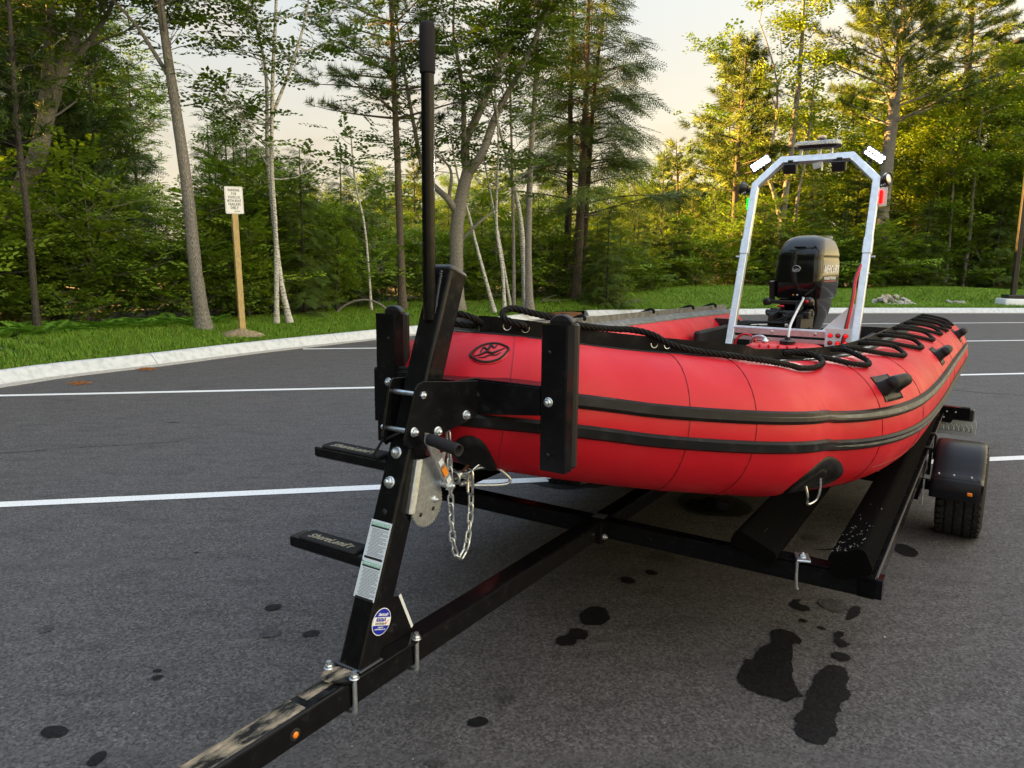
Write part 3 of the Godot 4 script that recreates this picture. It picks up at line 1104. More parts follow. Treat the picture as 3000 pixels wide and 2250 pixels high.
func fallen_wood() -> void:
	var b := B.new()
	b.tube(smooth_path(V([Vector3(-0.62, -0.05, 0.1), Vector3(-0.35, 0.22, 0.0), Vector3(0.05, 0.33, 0.0), Vector3(0.4, 0.22, 0.05), Vector3(0.62, -0.04, 0.1)]), 6), 0.022, 7)
	tag(part("fallen_branch", b, M.bark_grey, self, Transform3D(Basis(), Vector3(-3.05, 0.22, -15.3))), "bent grey dead branch arching over the back edge of the lawn", "branch")
	for q in [["pale dead sticks lying left of the large hemlock foot", 0.75, -20.0, 1], ["pale dead sticks lying right of the large hemlock foot", 2.9, -20.6, 2]]:
		var t := thing("dead_sticks", q[0], "branches", Vector3(q[1], 0.2, q[2]))
		rng.seed = 90 + q[3]
		for k in 7:
			b = B.new()
			var a := rng.randf_range(-0.5, 0.5) + (PI if k % 2 else 0.0)
			var d := Vector3(cos(a), rng.randf_range(-0.05, 0.45), sin(a) * 0.6).normalized() * rng.randf_range(0.35, 0.8)
			var p := Vector3(rng.randf_range(-0.25, 0.25), 0.04, rng.randf_range(-0.2, 0.2))
			b.tube(V([p, p + d * 0.5 + Vector3(0, 0.05, 0), p + d]), [0.014, 0.011, 0.004], 5)
			part("stick", b, M.bark_grey, t)


func rock(s: float, sd: int) -> B:
	var b := B.new()
	var r2 := RandomNumberGenerator.new()
	r2.seed = sd * 7 + 3
	var rings := []
	for q in [[0.35, -0.62], [0.85, -0.3], [1.0, 0.1], [0.7, 0.5], [0.25, 0.66]]:
		var r := PackedVector3Array()
		for k in 7:
			var a := TAU * k / 7
			var rr: float = s * q[0] * r2.randf_range(0.75, 1.2)
			r.append(Vector3(cos(a) * rr * 1.25, s * q[1] * r2.randf_range(0.85, 1.1), sin(a) * rr))
		rings.append(r)
	b.loft(rings, true, false)
	return b


func lettering(s: String, size: Vector2, m: Material, parent: Node, xf: Transform3D, bold := true, slant := 0.0, called := "lettering", serif := false) -> MeshInstance3D:
	var tm := TextMesh.new()
	var f := SystemFont.new()
	f.font_names = PackedStringArray(["Droid Serif" if serif else "Droid Sans"])
	f.font_weight = 700 if bold else 400
	tm.font = f
	tm.text = s
	tm.font_size = 32
	tm.pixel_size = 0.01
	tm.depth = 0.02
	tm.curve_step = 3.0
	var bb := tm.get_aabb()
	var k := Vector3(size.x / bb.size.x, size.y / bb.size.y, 0.03)
	var sh := Basis(Vector3(1, 0, 0), Vector3(slant, 1, 0), Vector3(0, 0, 1))
	return part(called, tm, m, parent, xf * Transform3D(sh * Basis.from_scale(k), -(sh * Basis.from_scale(k) * bb.get_center())))


# ---------- the trailer ----------
func hex_bolt(r := 0.0095) -> ArrayMesh:   # washer, nut and thread end, standing on y = 0
	var b := B.new()
	b.lathe(Transform3D(), [[0.0, 0.0], [r * 1.32, 0.0], [r * 1.32, 0.0018], [r * 1.1, 0.0024], [0.0, 0.003]], 18)
	b.lathe(Transform3D(), [[0.0, 0.002], [r * 1.02, 0.002], [r * 1.08, 0.0045], [r * 1.08, r * 0.75], [r * 0.95, r * 0.95], [0.0, r * 0.95]], 6, false)
	b.lathe(Transform3D(), [[0.0, r * 0.9], [r * 0.55, r * 0.9], [r * 0.55, r * 1.35], [r * 0.45, r * 1.5], [0.0, r * 1.5]], 10)
	return b.done()


func u_bolt(w: float, y0: float, y1: float, r: float) -> B:   # legs down from y1, bow at y0, along x
	var p := PackedVector3Array([Vector3(-w, y1, 0), Vector3(-w, (y0 + y1) / 2, 0)])
	var s := signf(y1 - y0)
	for k in 5:
		var a := PI / 2 * k / 4
		p.append(Vector3(-w + 0.012 * (1 - cos(a)), y0 + s * 0.012 * (1 - sin(a)), 0))
	for k in 5:
		var a := PI / 2 * (4 - k) / 4
		p.append(Vector3(w - 0.012 * (1 - cos(a)), y0 + s * 0.012 * (1 - sin(a)), 0))
	p.append_array([Vector3(w, (y0 + y1) / 2, 0), Vector3(w, y1, 0)])
	var b := B.new()
	b.tube(p, r, 8)
	return b


func side_poly(list: Array) -> PackedVector2Array:   # (u, y) pairs drawn as (-u, y): seen from the right
	var p := PackedVector2Array()
	for q in list:
		p.append(Vector2(-q[0], q[1]))
	return p


func side_xf(w: float) -> Transform3D:   # prism axes for side_poly: x is z of the trailer, extruded across it
	return Transform3D(Basis(Vector3(0, 0, 1), Vector3(0, 1, 0), Vector3(-1, 0, 0)), L(w, 0, 0))


func trailer() -> void:
	var t := on_trailer("boat_trailer", "black boat trailer with upright winch post under the red inflatable boat", "boat trailer", 0, 0, 3.0)
	var bolt := hex_bolt()
	var small := hex_bolt(0.007)
	var b := B.new()
	var Y := 0.386
	b.beam(L(0, Y, -0.75), L(0, Y, 4.45), 0.068, 0.068, 0.008)
	var tongue := part("tongue_beam", b, M.black_paint, t)
	b = B.new()
	b.lathe(along(L(0.034, 0.382, 0.989), Vector3.RIGHT), [[0.0, -0.002], [0.0145, -0.002], [0.0145, 0.002], [0.011, 0.0035], [0.0075, 0.0015], [0.0, 0.0015]], 20)
	part("light_grommet", b, M.black_rubber, tongue)
	b = B.new()
	b.lathe(along(L(0.034, 0.382, 0.989), Vector3.RIGHT), [[0.0, 0.001], [0.0078, 0.001], [0.007, 0.0045], [0.004, 0.006], [0.0, 0.0064]], 14)
	part("marker_light", b, M.amber_lens, tongue)
	# coupler at the front end
	b = B.new()
	b.box(Transform3D(Basis(), L(0, Y + 0.01, -0.8)), Vector3(0.075, 0.08, 0.2), 0.015)
	b.lathe(Transform3D(Basis(), L(0, Y - 0.05, -0.92)), [[0.0, 0.0], [0.04, 0.0], [0.045, 0.03], [0.042, 0.07], [0.02, 0.09], [0.0, 0.092]], 16)
	part("coupler", b, M.zinc, t)
	# dried mud on the tongue
	for q in [[0.36, 1.03, -0.029, 0.0265, 0.4206], [1.05, 1.13, -0.026, 0.006, 0.4206]]:
		b = B.new()
		var rows := []
		for i in 9:
			var uu: float = lerpf(q[0], q[1], i / 8.0)
			rows.append(V([L(q[2], q[4], uu), L((q[2] + q[3]) / 2, q[4], uu), L(q[3], q[4], uu)]))
		b.strip(rows)
		part("mud_patch", b, M.dried_mud, tongue)
	# frame
	b = B.new()
	b.beam(L(-1.0, Y, 2.52), L(1.0, Y, 2.52), 0.06, 0.068, 0.006)
	var cross := part("crossmember", b, M.black_paint, t)
	b = B.new()
	b.box(Transform3D(Basis(), L(0, Y - 0.003, 2.47)), Vector3(0.098, 0.086, 0.05), 0.004)
	part("tongue_bracket", b, M.black_paint, cross)
	b = B.new()
	b.box(Transform3D(Basis(Vector3.UP, 0.1), L(0.002, 0.4225, 2.525)), Vector3(0.05, 0.003, 0.045), 0.001)
	part("maker_plate", b, M.zinc, cross)
	part("bolt", bolt, M.zinc, cross, along(L(0.05, 0.365, 2.47), Vector3.RIGHT))
	for s in [-1, 1]:
		b = B.new()
		b.beam(L(0.955 * s, Y, 2.49), L(0.955 * s, Y, 5.95), 0.055, 0.069, 0.005)
		var rail := part("side_rail", b, M.black_paint, t)
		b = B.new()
		b.beam(L(0.9825 * s, 0.4215, 2.5), L(0.9825 * s, 0.4215, 5.9), 0.0035, 0.003, 0.001)  # pale strip paints the sky reflection on the rail's top edge
		part("edge_highlight", b, M.edge_highlight_paint, rail)
		for uu in [4.41, 4.79]:
			part("u_bolt", u_bolt(0.039, 0.444, 0.30, 0.0085), M.zinc if s < 0 else M.black_plastic, rail, Transform3D(Basis(), L(0.955 * s, 0, uu)))
		b = B.new()
		for k in 3:
			var pts := PackedVector3Array()
			for j in 9:
				var f := j / 8.0 - 0.5
				pts.append(L(0.955 * s, 0.315 - 0.13 * f * f * 2.4 - k * 0.008 - 0.02, 4.6 + f * (0.8 - k * 0.18)))
			b.tube(pts, 0.022, 4, true, 0.2, false)
		part("leaf_spring", b, M.black_paint, t)
		for uu in [4.18, 5.02]:
			b = B.new()
			b.box(Transform3D(Basis(), L(0.955 * s, 0.325, uu)), Vector3(0.05, 0.07, 0.045), 0.003)
			part("spring_hanger", b, M.black_paint, t)
			b = B.new()
			b.beam(L(0.99 * s, 0.33, uu), L(0.99 * s, 0.20, uu), 0.009, 0.009, 0.003, Vector3.RIGHT)
			part("hanger_bolt", b, M.zinc, t)
		wheel_and_fender(t, s)
		bunks(t, s, bolt)
		tail(t, s)
	b = B.new()
	b.beam(L(-1.05, 0.235, 4.46), L(1.05, 0.235, 4.46), 0.05, 0.05, 0.006)
	part("axle", b, M.black_paint, t)
	b = B.new()
	b.beam(L(-0.93, 0.355, 4.9), L(0.93, 0.355, 4.9), 0.05, 0.06, 0.005)
	part("crossmember", b, M.black_paint, t)
	b = B.new()
	b.beam(L(-0.93, 0.355, 5.9), L(0.93, 0.355, 5.9), 0.05, 0.06, 0.005)
	part("crossmember", b, M.black_paint, t)
	winch_post(t, bolt)
	bow_stop(t, bolt, small)
	winch(t, bolt, small)
	chain(t)


func wheel_and_fender(t: Node3D, s: int) -> void:
	var c := L(1.15 * s, 0.235, 4.45)
	var ax := along(c, Vector3(s, 0, 0))   # y runs outwards
	var b := B.new()
	var prof := [[0.115, -0.088], [0.14, -0.104], [0.19, -0.106], [0.214, -0.098], [0.226, -0.086]]
	for g in [[-0.062, 0.005], [-0.022, 0.0045], [0.022, 0.0045], [0.062, 0.005]]:
		prof.append_array([[0.2335, g[0] - g[1] - 0.004], [0.2335, g[0] - g[1]], [0.2255, g[0] - g[1] * 0.6], [0.2255, g[0] + g[1] * 0.6], [0.2335, g[0] + g[1]]])
	prof.append_array([[0.226, 0.086], [0.214, 0.098], [0.19, 0.106], [0.14, 0.104], [0.115, 0.088]])
	b.lathe(ax, prof, 64, false, false)
	var wheel := part("wheel", b, M.tyre_rubber, t)
	b = B.new()
	# tread lugs in zigzag rows
	for row in [[-0.08, 0.5], [-0.042, -0.45], [0.0, 0.45], [0.042, -0.5], [0.08, 0.45]]:
		for k in 38:
			var a := TAU * (k + (0.5 if row[1] > 0 else 0.0)) / 38
			var xf := ax * Transform3D(Basis(Vector3.UP, a), Vector3.ZERO) * Transform3D(Basis(Vector3.RIGHT, row[1]), Vector3(0.2335, row[0], 0))
			b.box(xf, Vector3(0.006, 0.031, 0.0265), 0.0015)
	tag(part("tread_lugs", b, M.tyre_rubber, wheel), "", "", "", "stuff")
	b = B.new()
	b.lathe(ax, [[0.0, 0.02], [0.05, 0.022], [0.06, 0.04], [0.095, 0.03], [0.105, 0.07], [0.118, 0.088], [0.118, -0.088], [0.1, -0.06], [0.0, -0.05]], 32)
	part("rim", b, M.white_paint, wheel)
	# fender: a shell with rolled edges
	var line := [[4.125, 0.262], [4.122, 0.30], [4.128, 0.352], [4.136, 0.360], [4.18, 0.364], [4.205, 0.369], [4.235, 0.395], [4.28, 0.436], [4.34, 0.470], [4.41, 0.486], [4.48, 0.488], [4.56, 0.476], [4.63, 0.446], [4.69, 0.40], [4.72, 0.366], [4.77, 0.358], [4.785, 0.345], [4.79, 0.262]]
	var rings := []
	for q in [[1.022, 0.03], [1.018, 0.008], [1.026, 0.002], [1.04, 0.0], [1.21, 0.0], [1.232, 0.004], [1.243, 0.014], [1.246, 0.03]]:
		var ring := PackedVector3Array()
		for i in line.size():
			var p := Vector2(line[i][0], line[i][1])
			var d := (Vector2(line[mini(i + 1, line.size() - 1)][0], line[mini(i + 1, line.size() - 1)][1]) - Vector2(line[maxi(i - 1, 0)][0], line[maxi(i - 1, 0)][1])).normalized()
			var nn := Vector2(-d.y, d.x)
			p -= nn * q[1]
			ring.append(L(q[0] * s, p.y, p.x))
		rings.append(ring)
	var fb := B.new()
	for i in rings.size():
		var inner := PackedVector3Array()
		for p in rings[i]:
			inner.append(p)
		rings[i] = inner
	fb.strip(rings)
	var inside := []
	for r in [rings[0], rings[3], rings[4], rings[7]]:
		var q := PackedVector3Array()
		for p in r:
			var mid := L(1.13 * s, 0.25, 4.45)
			q.append(p + (mid - p).normalized() * 0.012)
		inside.append(q)
	fb.strip(inside)
	var fender := part("fender", fb, M.fender_plastic, t)
	b = B.new()
	for k in 34:
		b.box(Transform3D(Basis(), L((1.038 + k * 0.0058) * s, 0.3665, 4.166)), Vector3(0.0028, 0.003, 0.055), 0.0006)
	part("tread_ribs", b, M.fender_plastic, fender)
	var m := hex_bolt(0.005)
	for w in [1.05, 1.115, 1.19]:
		part("bolt", m, M.zinc, fender, Transform3D(Basis(), L(w * s, 0.3655, 4.195)))
	b = B.new()
	b.box(Transform3D(Basis(), L(1.19 * s, 0.302, 4.119)), Vector3(0.022, 0.017, 0.012), 0.003)
	part("marker_light", b, M.amber_lens, fender)


func bunks(t: Node3D, s: int, bolt: ArrayMesh) -> void:
	for q in [[0.62, 0.470, -0.42, 0.15, 0.06, 2.40], [0.908, 0.468, 0.42, 0.118, 0.085, 2.44]]:
		var b := B.new()
		var up: Vector3 = Vector3(sin(-q[2] * s), cos(q[2]), 0)
		b.beam(L(q[0] * s, q[1], q[5]), L(q[0] * s, q[1] + 0.02, 5.75), q[3], q[4], 0.02, up, 4)
		var bunk := part("bunk", b, M.carpet, t)
		# short fibres and grass clippings on the carpet
		b = B.new()
		rng.seed = 5 + int(q[0] * 100)
		for k in 48:
			var x := rng.randf_range(-0.45, 0.45)
			var p: Vector3 = L(q[0] * s, q[1], q[5] + 0.01 + 0.75 * rng.randf() * rng.randf()) + Vector3(up.y, -up.x, 0) * x * q[3] + up * (q[4] / 2 + 0.001)
			var d := Vector3(rng.randf_range(-1, 1), rng.randf_range(-0.2, 0.6), rng.randf_range(-1, 1)).normalized() * rng.randf_range(0.003, 0.009)
			b.beam(p - d, p + d, 0.0011, 0.0011, 0.0003, Vector3(0.3, 1, 0.2), 1)
		if q[0] > 0.8:
			tag(part("lint", b, M.stone_chip, bunk), "", "", "", "stuff")
	var b := B.new()
	b.box(Transform3D(Basis(), L(0.755 * s, 0.4255, 2.515)), Vector3(0.18, 0.008, 0.06), 0.002)
	for k in [-1, 1]:
		var a := L((0.755 + k * 0.088) * s, 0.426, 2.515)
		var e := L((0.755 + k * 0.128) * s, 0.50, 2.515)
		b.beam(a, e, 0.05, 0.005, 0.001, Vector3(k * s, -0.4, 0))
	var br := part("bunk_bracket", b, M.black_paint, t)
	b = B.new()
	b.box(Transform3D(Basis(Vector3.UP, 0.35), L(0.755 * s, 0.434, 2.505)), Vector3(0.045, 0.008, 0.07), 0.002)
	part("clamp_plate", b, M.zinc, br)
	part("bolt", bolt, M.zinc, br, Transform3D(Basis(), L(0.755 * s, 0.438, 2.505)))
	b = B.new()
	b.tube(V([L(0.745 * s, 0.43, 2.482), L(0.745 * s, 0.38, 2.482), L(0.747 * s, 0.335, 2.483), L(0.75 * s, 0.328, 2.49)]), 0.0055, 8)
	part("bracket_bolt", b, M.zinc, br)


func tail(t: Node3D, s: int) -> void:
	var b := B.new()
	b.prism(Transform3D(Basis(), L(1.045 * s, 0.43, 5.62)), PackedVector2Array([Vector2(-0.085, -0.06), Vector2(-0.02, -0.065), Vector2(0.0, -0.035), Vector2(0.085, -0.032), Vector2(0.085, 0.038), Vector2(-0.085, 0.038)]) if s > 0 else PackedVector2Array([Vector2(-0.085, -0.032), Vector2(0.0, -0.035), Vector2(0.02, -0.065), Vector2(0.085, -0.06), Vector2(0.085, 0.038), Vector2(-0.085, 0.038)]), 0.005, 0.001)
	b.box(Transform3D(Basis(), L(1.045 * s, 0.468, 5.645)), Vector3(0.17, 0.006, 0.05), 0.002)
	var br := part("light_bracket", b, M.black_paint, t)
	var m := hex_bolt(0.004)
	for q in [[1.0, 0.44], [1.05, 0.44], [0.985, 0.40]]:
		part("bolt", m, M.zinc, br, along(L(q[0] * s, q[1], 5.617), Vector3.BACK))
	b = B.new()
	b.box(Transform3D(Basis(), L(1.08 * s, 0.42, 5.68)), Vector3(0.15, 0.08, 0.05), 0.008)
	var lamp = part("tail_light", b, M.black_plastic, br)
	b = B.new()
	b.box(Transform3D(Basis(), L(1.08 * s, 0.42, 5.707)), Vector3(0.13, 0.065, 0.006), 0.002)
	part("lens", b, M.red_plastic, br)
	if s > 0:
		# the back of the licence plate, with its characters pressed through
		b = B.new()
		b.prism(Transform3D(Basis(Vector3.RIGHT, -0.15), L(1.055, 0.335, 5.66)), B.rrect(0.235, 0.105, 0.012, 3), 0.003, 0.0008)
		var pl := part("licence_plate", b, M.plate_back, t)
		for k in 7:
			b = B.new()
			var ring := PackedVector3Array()
			for j in 12:
				var a := TAU * j / 12
				var e := 0.45
				ring.append(Transform3D(Basis(Vector3.RIGHT, -0.15), L(1.055 - 0.086 + k * 0.0285, 0.332, 5.658)) * Vector3(signf(cos(a)) * pow(absf(cos(a)), e) * 0.0095, signf(sin(a)) * pow(absf(sin(a)), e) * 0.02, 0.002))
			b.ring_loop(ring, 0.0036, 6)
			if k % 2 == 0:
				b.box(Transform3D(Basis(), L(1.055 - 0.086 + k * 0.0285, 0.332, 5.6555)), Vector3(0.016, 0.006, 0.004), 0.001)
			part("pressed_character", b, M.plate_back, pl)


var PX := Transform3D()


func winch_post(t: Node3D, bolt: ArrayMesh) -> void:
	PX = Transform3D(Basis(Vector3.RIGHT, Vector3(0, 0.9333, -0.3593), Vector3(0, 0.3593, 0.9333)), L(0, 0.429, 1.221))
	# foot plate
	var ob := PackedVector2Array()
	for k in 13:
		var a := PI * k / 12
		ob.append(Vector2(cos(a) * 0.05, sin(a) * 0.05 + 0.095))
	for k in 13:
		var a := PI + PI * k / 12
		ob.append(Vector2(cos(a) * 0.05, sin(a) * 0.05 - 0.095))
	var b := B.new()
	b.prism(Transform3D(Basis(Vector3.RIGHT, PI / 2), L(0, 0.4255, 1.274)), ob, 0.009, 0.0015)
	var foot := part("foot_plate", b, M.black_paint, t)
	for uu in [1.162, 1.386]:
		part("u_bolt", u_bolt(0.0415, 0.336, 0.447, 0.0065), M.zinc, foot, Transform3D(Basis(), L(0, 0, uu)))
		for s in [-1, 1]:
			part("nut", bolt, M.zinc, foot, Transform3D(Basis(), L(0.0415 * s, 0.43, uu)))
	b = B.new()
	b.lathe(Transform3D(Basis(), L(-0.004, 0.4302, 1.15)), [[0.0, 0.0], [0.036, 0.0], [0.036, 0.0004], [0.0, 0.0004]], 20, false)
	part("mud_patch", b, M.dried_mud, foot)
	# post
	b = B.new()
	var rings := []
	for s in [-0.02, 1.0]:
		var r := PackedVector3Array()
		for p in B.rrect(0.071, 0.071, 0.009, 4):
			r.append(PX * Vector3(p.x, s, p.y))
		rings.append(r)
	b.loft(rings, true, false)
	var post := part("winch_post", b, M.black_paint, t)
	b = B.new()
	rings = []
	for q in [[0.072, 0.995], [0.075, 0.998], [0.075, 1.004], [0.066, 1.010], [0.03, 1.012]]:
		var r := PackedVector3Array()
		for p in B.rrect(q[0], q[0], q[0] * 0.14, 4):
			r.append(PX * Vector3(p.x, q[1], p.y))
		rings.append(r)
	b.loft(rings)
	part("end_cap", b, M.black_plastic, post)
	# weld round the foot
	b = B.new()
	rng.seed = 14
	for k in 40:
		var f := k / 40.0 * 4.0
		var side := int(f)
		var x := (f - side) * 2 - 1
		var p: Vector3 = [Vector3(x, 0, 1), Vector3(1, 0, -x), Vector3(-x, 0, -1), Vector3(-1, 0, x)][side] * 0.0375
		var q := PX * p
		q.y = L(0, 0.431, 0).y
		b.lathe(Transform3D(Basis(), q), [[0.0, -0.003], [0.006, 0.0], [0.0055, 0.004], [0.0, 0.0065]], 7)
	part("weld_bead", b, M.weld, post)
	# gusset at the back with a paper strip along its edge
	b = B.new()
	b.prism(side_xf(0.0), side_poly([[1.27, 0.43], [1.415, 0.43], [1.365, 0.545], [1.30, 0.56]]), 0.006, 0.001)
	part("gusset", b, M.black_paint, post)
	b = B.new()
	b.beam(L(0, 0.545, 1.3695), L(0, 0.438, 1.416), 0.012, 0.0025, 0.0008, Vector3.RIGHT)
	part("edge_label", b, M.sticker_white, post)
	for y in [0.908, 0.838]:
		part("bolt", hex_bolt(0.0115), M.zinc, post, PX * Transform3D(Basis(Vector3.RIGHT, PI / 2), Vector3(-0.004, (y - 0.429) / 0.9333, 0.0355)))
	b = B.new()
	b.lathe(PX * Transform3D(Basis(Vector3.RIGHT, PI / 2), Vector3(0.0, 0.365, 0.0355)), [[0.0, -0.002], [0.008, -0.002], [0.008, 0.0006], [0.0, 0.0006]], 16)
	part("bolt_hole", b, M.black_rubber, post)
	# guide pole with foam grip
	b = B.new()
	b.tube(V([L(0, 1.245, 1.50), L(0, 1.5, 1.50), L(0.0, 1.84, 1.50)]), 0.0162, 20)
	b.lathe(Transform3D(Basis(), L(0, 1.236, 1.50)), [[0.0, 0.0], [0.01, 0.002], [0.0162, 0.012]], 16)
	part("guide_pole", b, M.black_paint, t)
	b = B.new()
	b.lathe(Transform3D(Basis(), L(0, 1.842, 1.50)), [[0.0, 0.0], [0.0185, 0.0], [0.0192, 0.003], [0.0192, 0.105], [0.0178, 0.113], [0.012, 0.118], [0.0, 0.12]], 24)
	part("pole_grip", b, M.foam, t)
	b = B.new()
	rng.seed = 15
	for side in [-1, 1]:
		for k in 22:
			var y := 1.245 + 0.12 * k / 21
			b.lathe(along(L(0.013 * side + rng.randf_range(-0.001, 0.001), y, 1.502 + (y - 1.245) * 0.26), Vector3(side, 0, 1)), [[0.0, -0.002], [0.0048, 0.0], [0.004, 0.003], [0.0, 0.0045]], 6)
	part("weld_bead", b, M.weld, post)
	sticker(post)
	# steps on the left of the post
	for q in [[1.392, 0.896, 0.298, 0.055], [1.303, 0.670, 0.303, 0.06]]:
		var w: float = q[3]
		b = B.new()
		var poly := PackedVector2Array([Vector2(-0.03, -w / 2), Vector2(-0.03, w / 2)])
		for k in 9:
			var a := PI / 2 + PI / 2 * k / 8
			poly.append(Vector2(-q[2] + 0.014 + cos(a) * 0.014, w / 2 - 0.014 + sin(a) * 0.014))
		for k in 9:
			var a := PI + PI / 2 * k / 8
			poly.append(Vector2(-q[2] + 0.014 + cos(a) * 0.014, -w / 2 + 0.014 + sin(a) * 0.014))
		b.prism(Transform3D(Basis(Vector3.RIGHT, -PI / 2), L(0, q[1] - 0.014, q[0])), poly, 0.028, 0.004)
		var step := part("step", b, M.black_paint, t)
		b = B.new()
		b.prism(Transform3D(Basis(Vector3.RIGHT, -PI / 2), L(-0.165, q[1] + 0.003, q[0])), B.rrect(0.205, w * 0.96, 0.008, 4), 0.006, 0.0015)
		rings = []
		for e in [[0.203, 0.0], [0.199, 0.0022], [0.195, 0.0]]:
			var r := PackedVector3Array()
			for p in B.rrect(e[0], w * 0.96 - 0.205 + e[0], 0.008, 4):
				r.append(L(-0.165 + p.x, q[1] + 0.0062 + e[1], q[0] + p.y))
			rings.append(r)
		b.loft(rings, false)
		var pad := part("step_pad", b, M.black_rubber, step)
		b = B.new()
		for i in 46:
			for j in 9:
				b.lathe(Transform3D(Basis(), L(-0.165 + (i - 22.5) * 0.0042, q[1] + 0.0058, q[0] + (j - 4) * w * 0.098)), [[0.0012, 0.0], [0.0004, 0.001]], 4, false)
		tag(part("grip_studs", b, M.black_rubber, step), "", "", "", "stuff")
		lettering("ShoreLand'r", Vector2(0.15, 0.026), M.ink_gold, step, Transform3D(Basis(Vector3(1, 0, 0), Vector3(0, 0, -1), Vector3(0, 1, 0)), L(-0.168, q[1] + 0.0068, q[0])), true, 0.25)
	# a cable tie round the post over the upper step
	b = B.new()
	b.tube(V([L(-0.075, 0.9, 1.36), L(-0.05, 0.945, 1.37), L(0.01, 0.975, 1.378), L(0.032, 0.982, 1.383)]), 0.0035, 6)
	part("cable_tie", b, M.black_plastic, t)


func sticker(post: Node) -> void:
	# tall paper label on the front face
	var b := B.new()
	var f := PX * Transform3D(Basis(), Vector3(0, 0, 0.0356))
	b.box(f * Transform3D(Basis(Vector3.BACK, -0.01), Vector3(-0.001, 0.247, 0.0002)), Vector3(0.067, 0.19, 0.0006), 0.0001)
	part("safety_sticker", b, M.sticker_white, post)
	var ink := B.new()
	var green := B.new()
	for half in [0.337, 0.240]:
		green.box(f * Transform3D(Basis(), Vector3(-0.001, half - 0.004, 0.0006)), Vector3(0.058, 0.0075, 0.0003), 0.0)
		ink.box(f * Transform3D(Basis(), Vector3(-0.001, half - 0.0105, 0.0006)), Vector3(0.058, 0.004, 0.0003), 0.0)
		rng.seed = int(half * 1000)
		for k in 21:
			var y: float = half - 0.0165 - k * 0.0032
			var w := rng.randf_range(0.03, 0.052) if k % 3 == 2 else 0.052
			var x := -0.026 + (0.0 if k % 3 == 0 else 0.003)
			while x < -0.026 + w:
				var l := rng.randf_range(0.002, 0.0065)
				ink.box(f * Transform3D(Basis(), Vector3(x + l / 2, y, 0.0006)), Vector3(l, 0.0011, 0.0003), 0.0)
				x += l + 0.0012
		ink.box(f * Transform3D(Basis(), Vector3(-0.001, half - 0.0865, 0.0006)), Vector3(0.058, 0.006, 0.0003), 0.0)
	part("green_band", green, M.sticker_green, post)
	tag(part("small_print", ink, M.ink_black, post), "", "", "", "stuff")
	lettering("SAFETY INSTRUCTIONS", Vector2(0.054, 0.0052), M.ink_white, post, f * Transform3D(Basis(), Vector3(-0.001, 0.333, 0.0009)))
	lettering("CONSIGNES DE SECURITE", Vector2(0.054, 0.0052), M.ink_white, post, f * Transform3D(Basis(), Vector3(-0.001, 0.236, 0.0009)))
	# round label on the right face
	var g := PX * Transform3D(Basis(Vector3(0, 0, -1), Vector3(0, 1, 0), Vector3(1, 0, 0)), Vector3(0.0356, 0.107, -0.004))
	var disc := func(r0: float, z: float) -> B:
		var d := B.new()
		d.lathe(g * Transform3D(Basis(Vector3.RIGHT, PI / 2), Vector3(0, 0, z)), [[0.0, 0.0], [r0, 0.0], [r0, 0.0004], [0.0, 0.0004]], 40, false)
		return d
	part("round_sticker", disc.call(0.0335, 0.0), M.ink_white, post)
	part("sticker_blue", disc.call(0.0315, 0.0005), M.ink_blue, post)
	b = B.new()
	b.box(g * Transform3D(Basis(), Vector3(0, 0.001, 0.0012)), Vector3(0.062, 0.02, 0.0004), 0.0)
	part("sticker_band", b, M.ink_white, post)
	lettering("ShoreLand'r", Vector2(0.036, 0.008), M.ink_white, post, g * Transform3D(Basis(), Vector3(0.001, 0.018, 0.0012)), true, 0.25)
	lettering("NMMA", Vector2(0.036, 0.0095), M.ink_blue, post, g * Transform3D(Basis(), Vector3(-0.004, 0.005, 0.0016)), true, 0.25)
	lettering("CERTIFIED", Vector2(0.034, 0.005), M.ink_black, post, g * Transform3D(Basis(), Vector3(-0.006, -0.0045, 0.0016)))
	b = B.new()
	b.prism(g * Transform3D(Basis(), Vector3(0.018, -0.002, 0.0016)), PackedVector2Array([Vector2(-0.006, 0.001), Vector2(-0.003, -0.006), Vector2(0.008, 0.008), Vector2(-0.0025, -0.001)]), 0.0004)
	part("red_tick", b, M.ink_red, post)
	lettering("A PRODUCT OF", Vector2(0.02, 0.003), M.ink_white, post, g * Transform3D(Basis(), Vector3(0, -0.0135, 0.0012)))
	lettering("MIDWEST INDUSTRIES, INC.", Vector2(0.04, 0.0032), M.ink_white, post, g * Transform3D(Basis(), Vector3(0, -0.0185, 0.0012)))


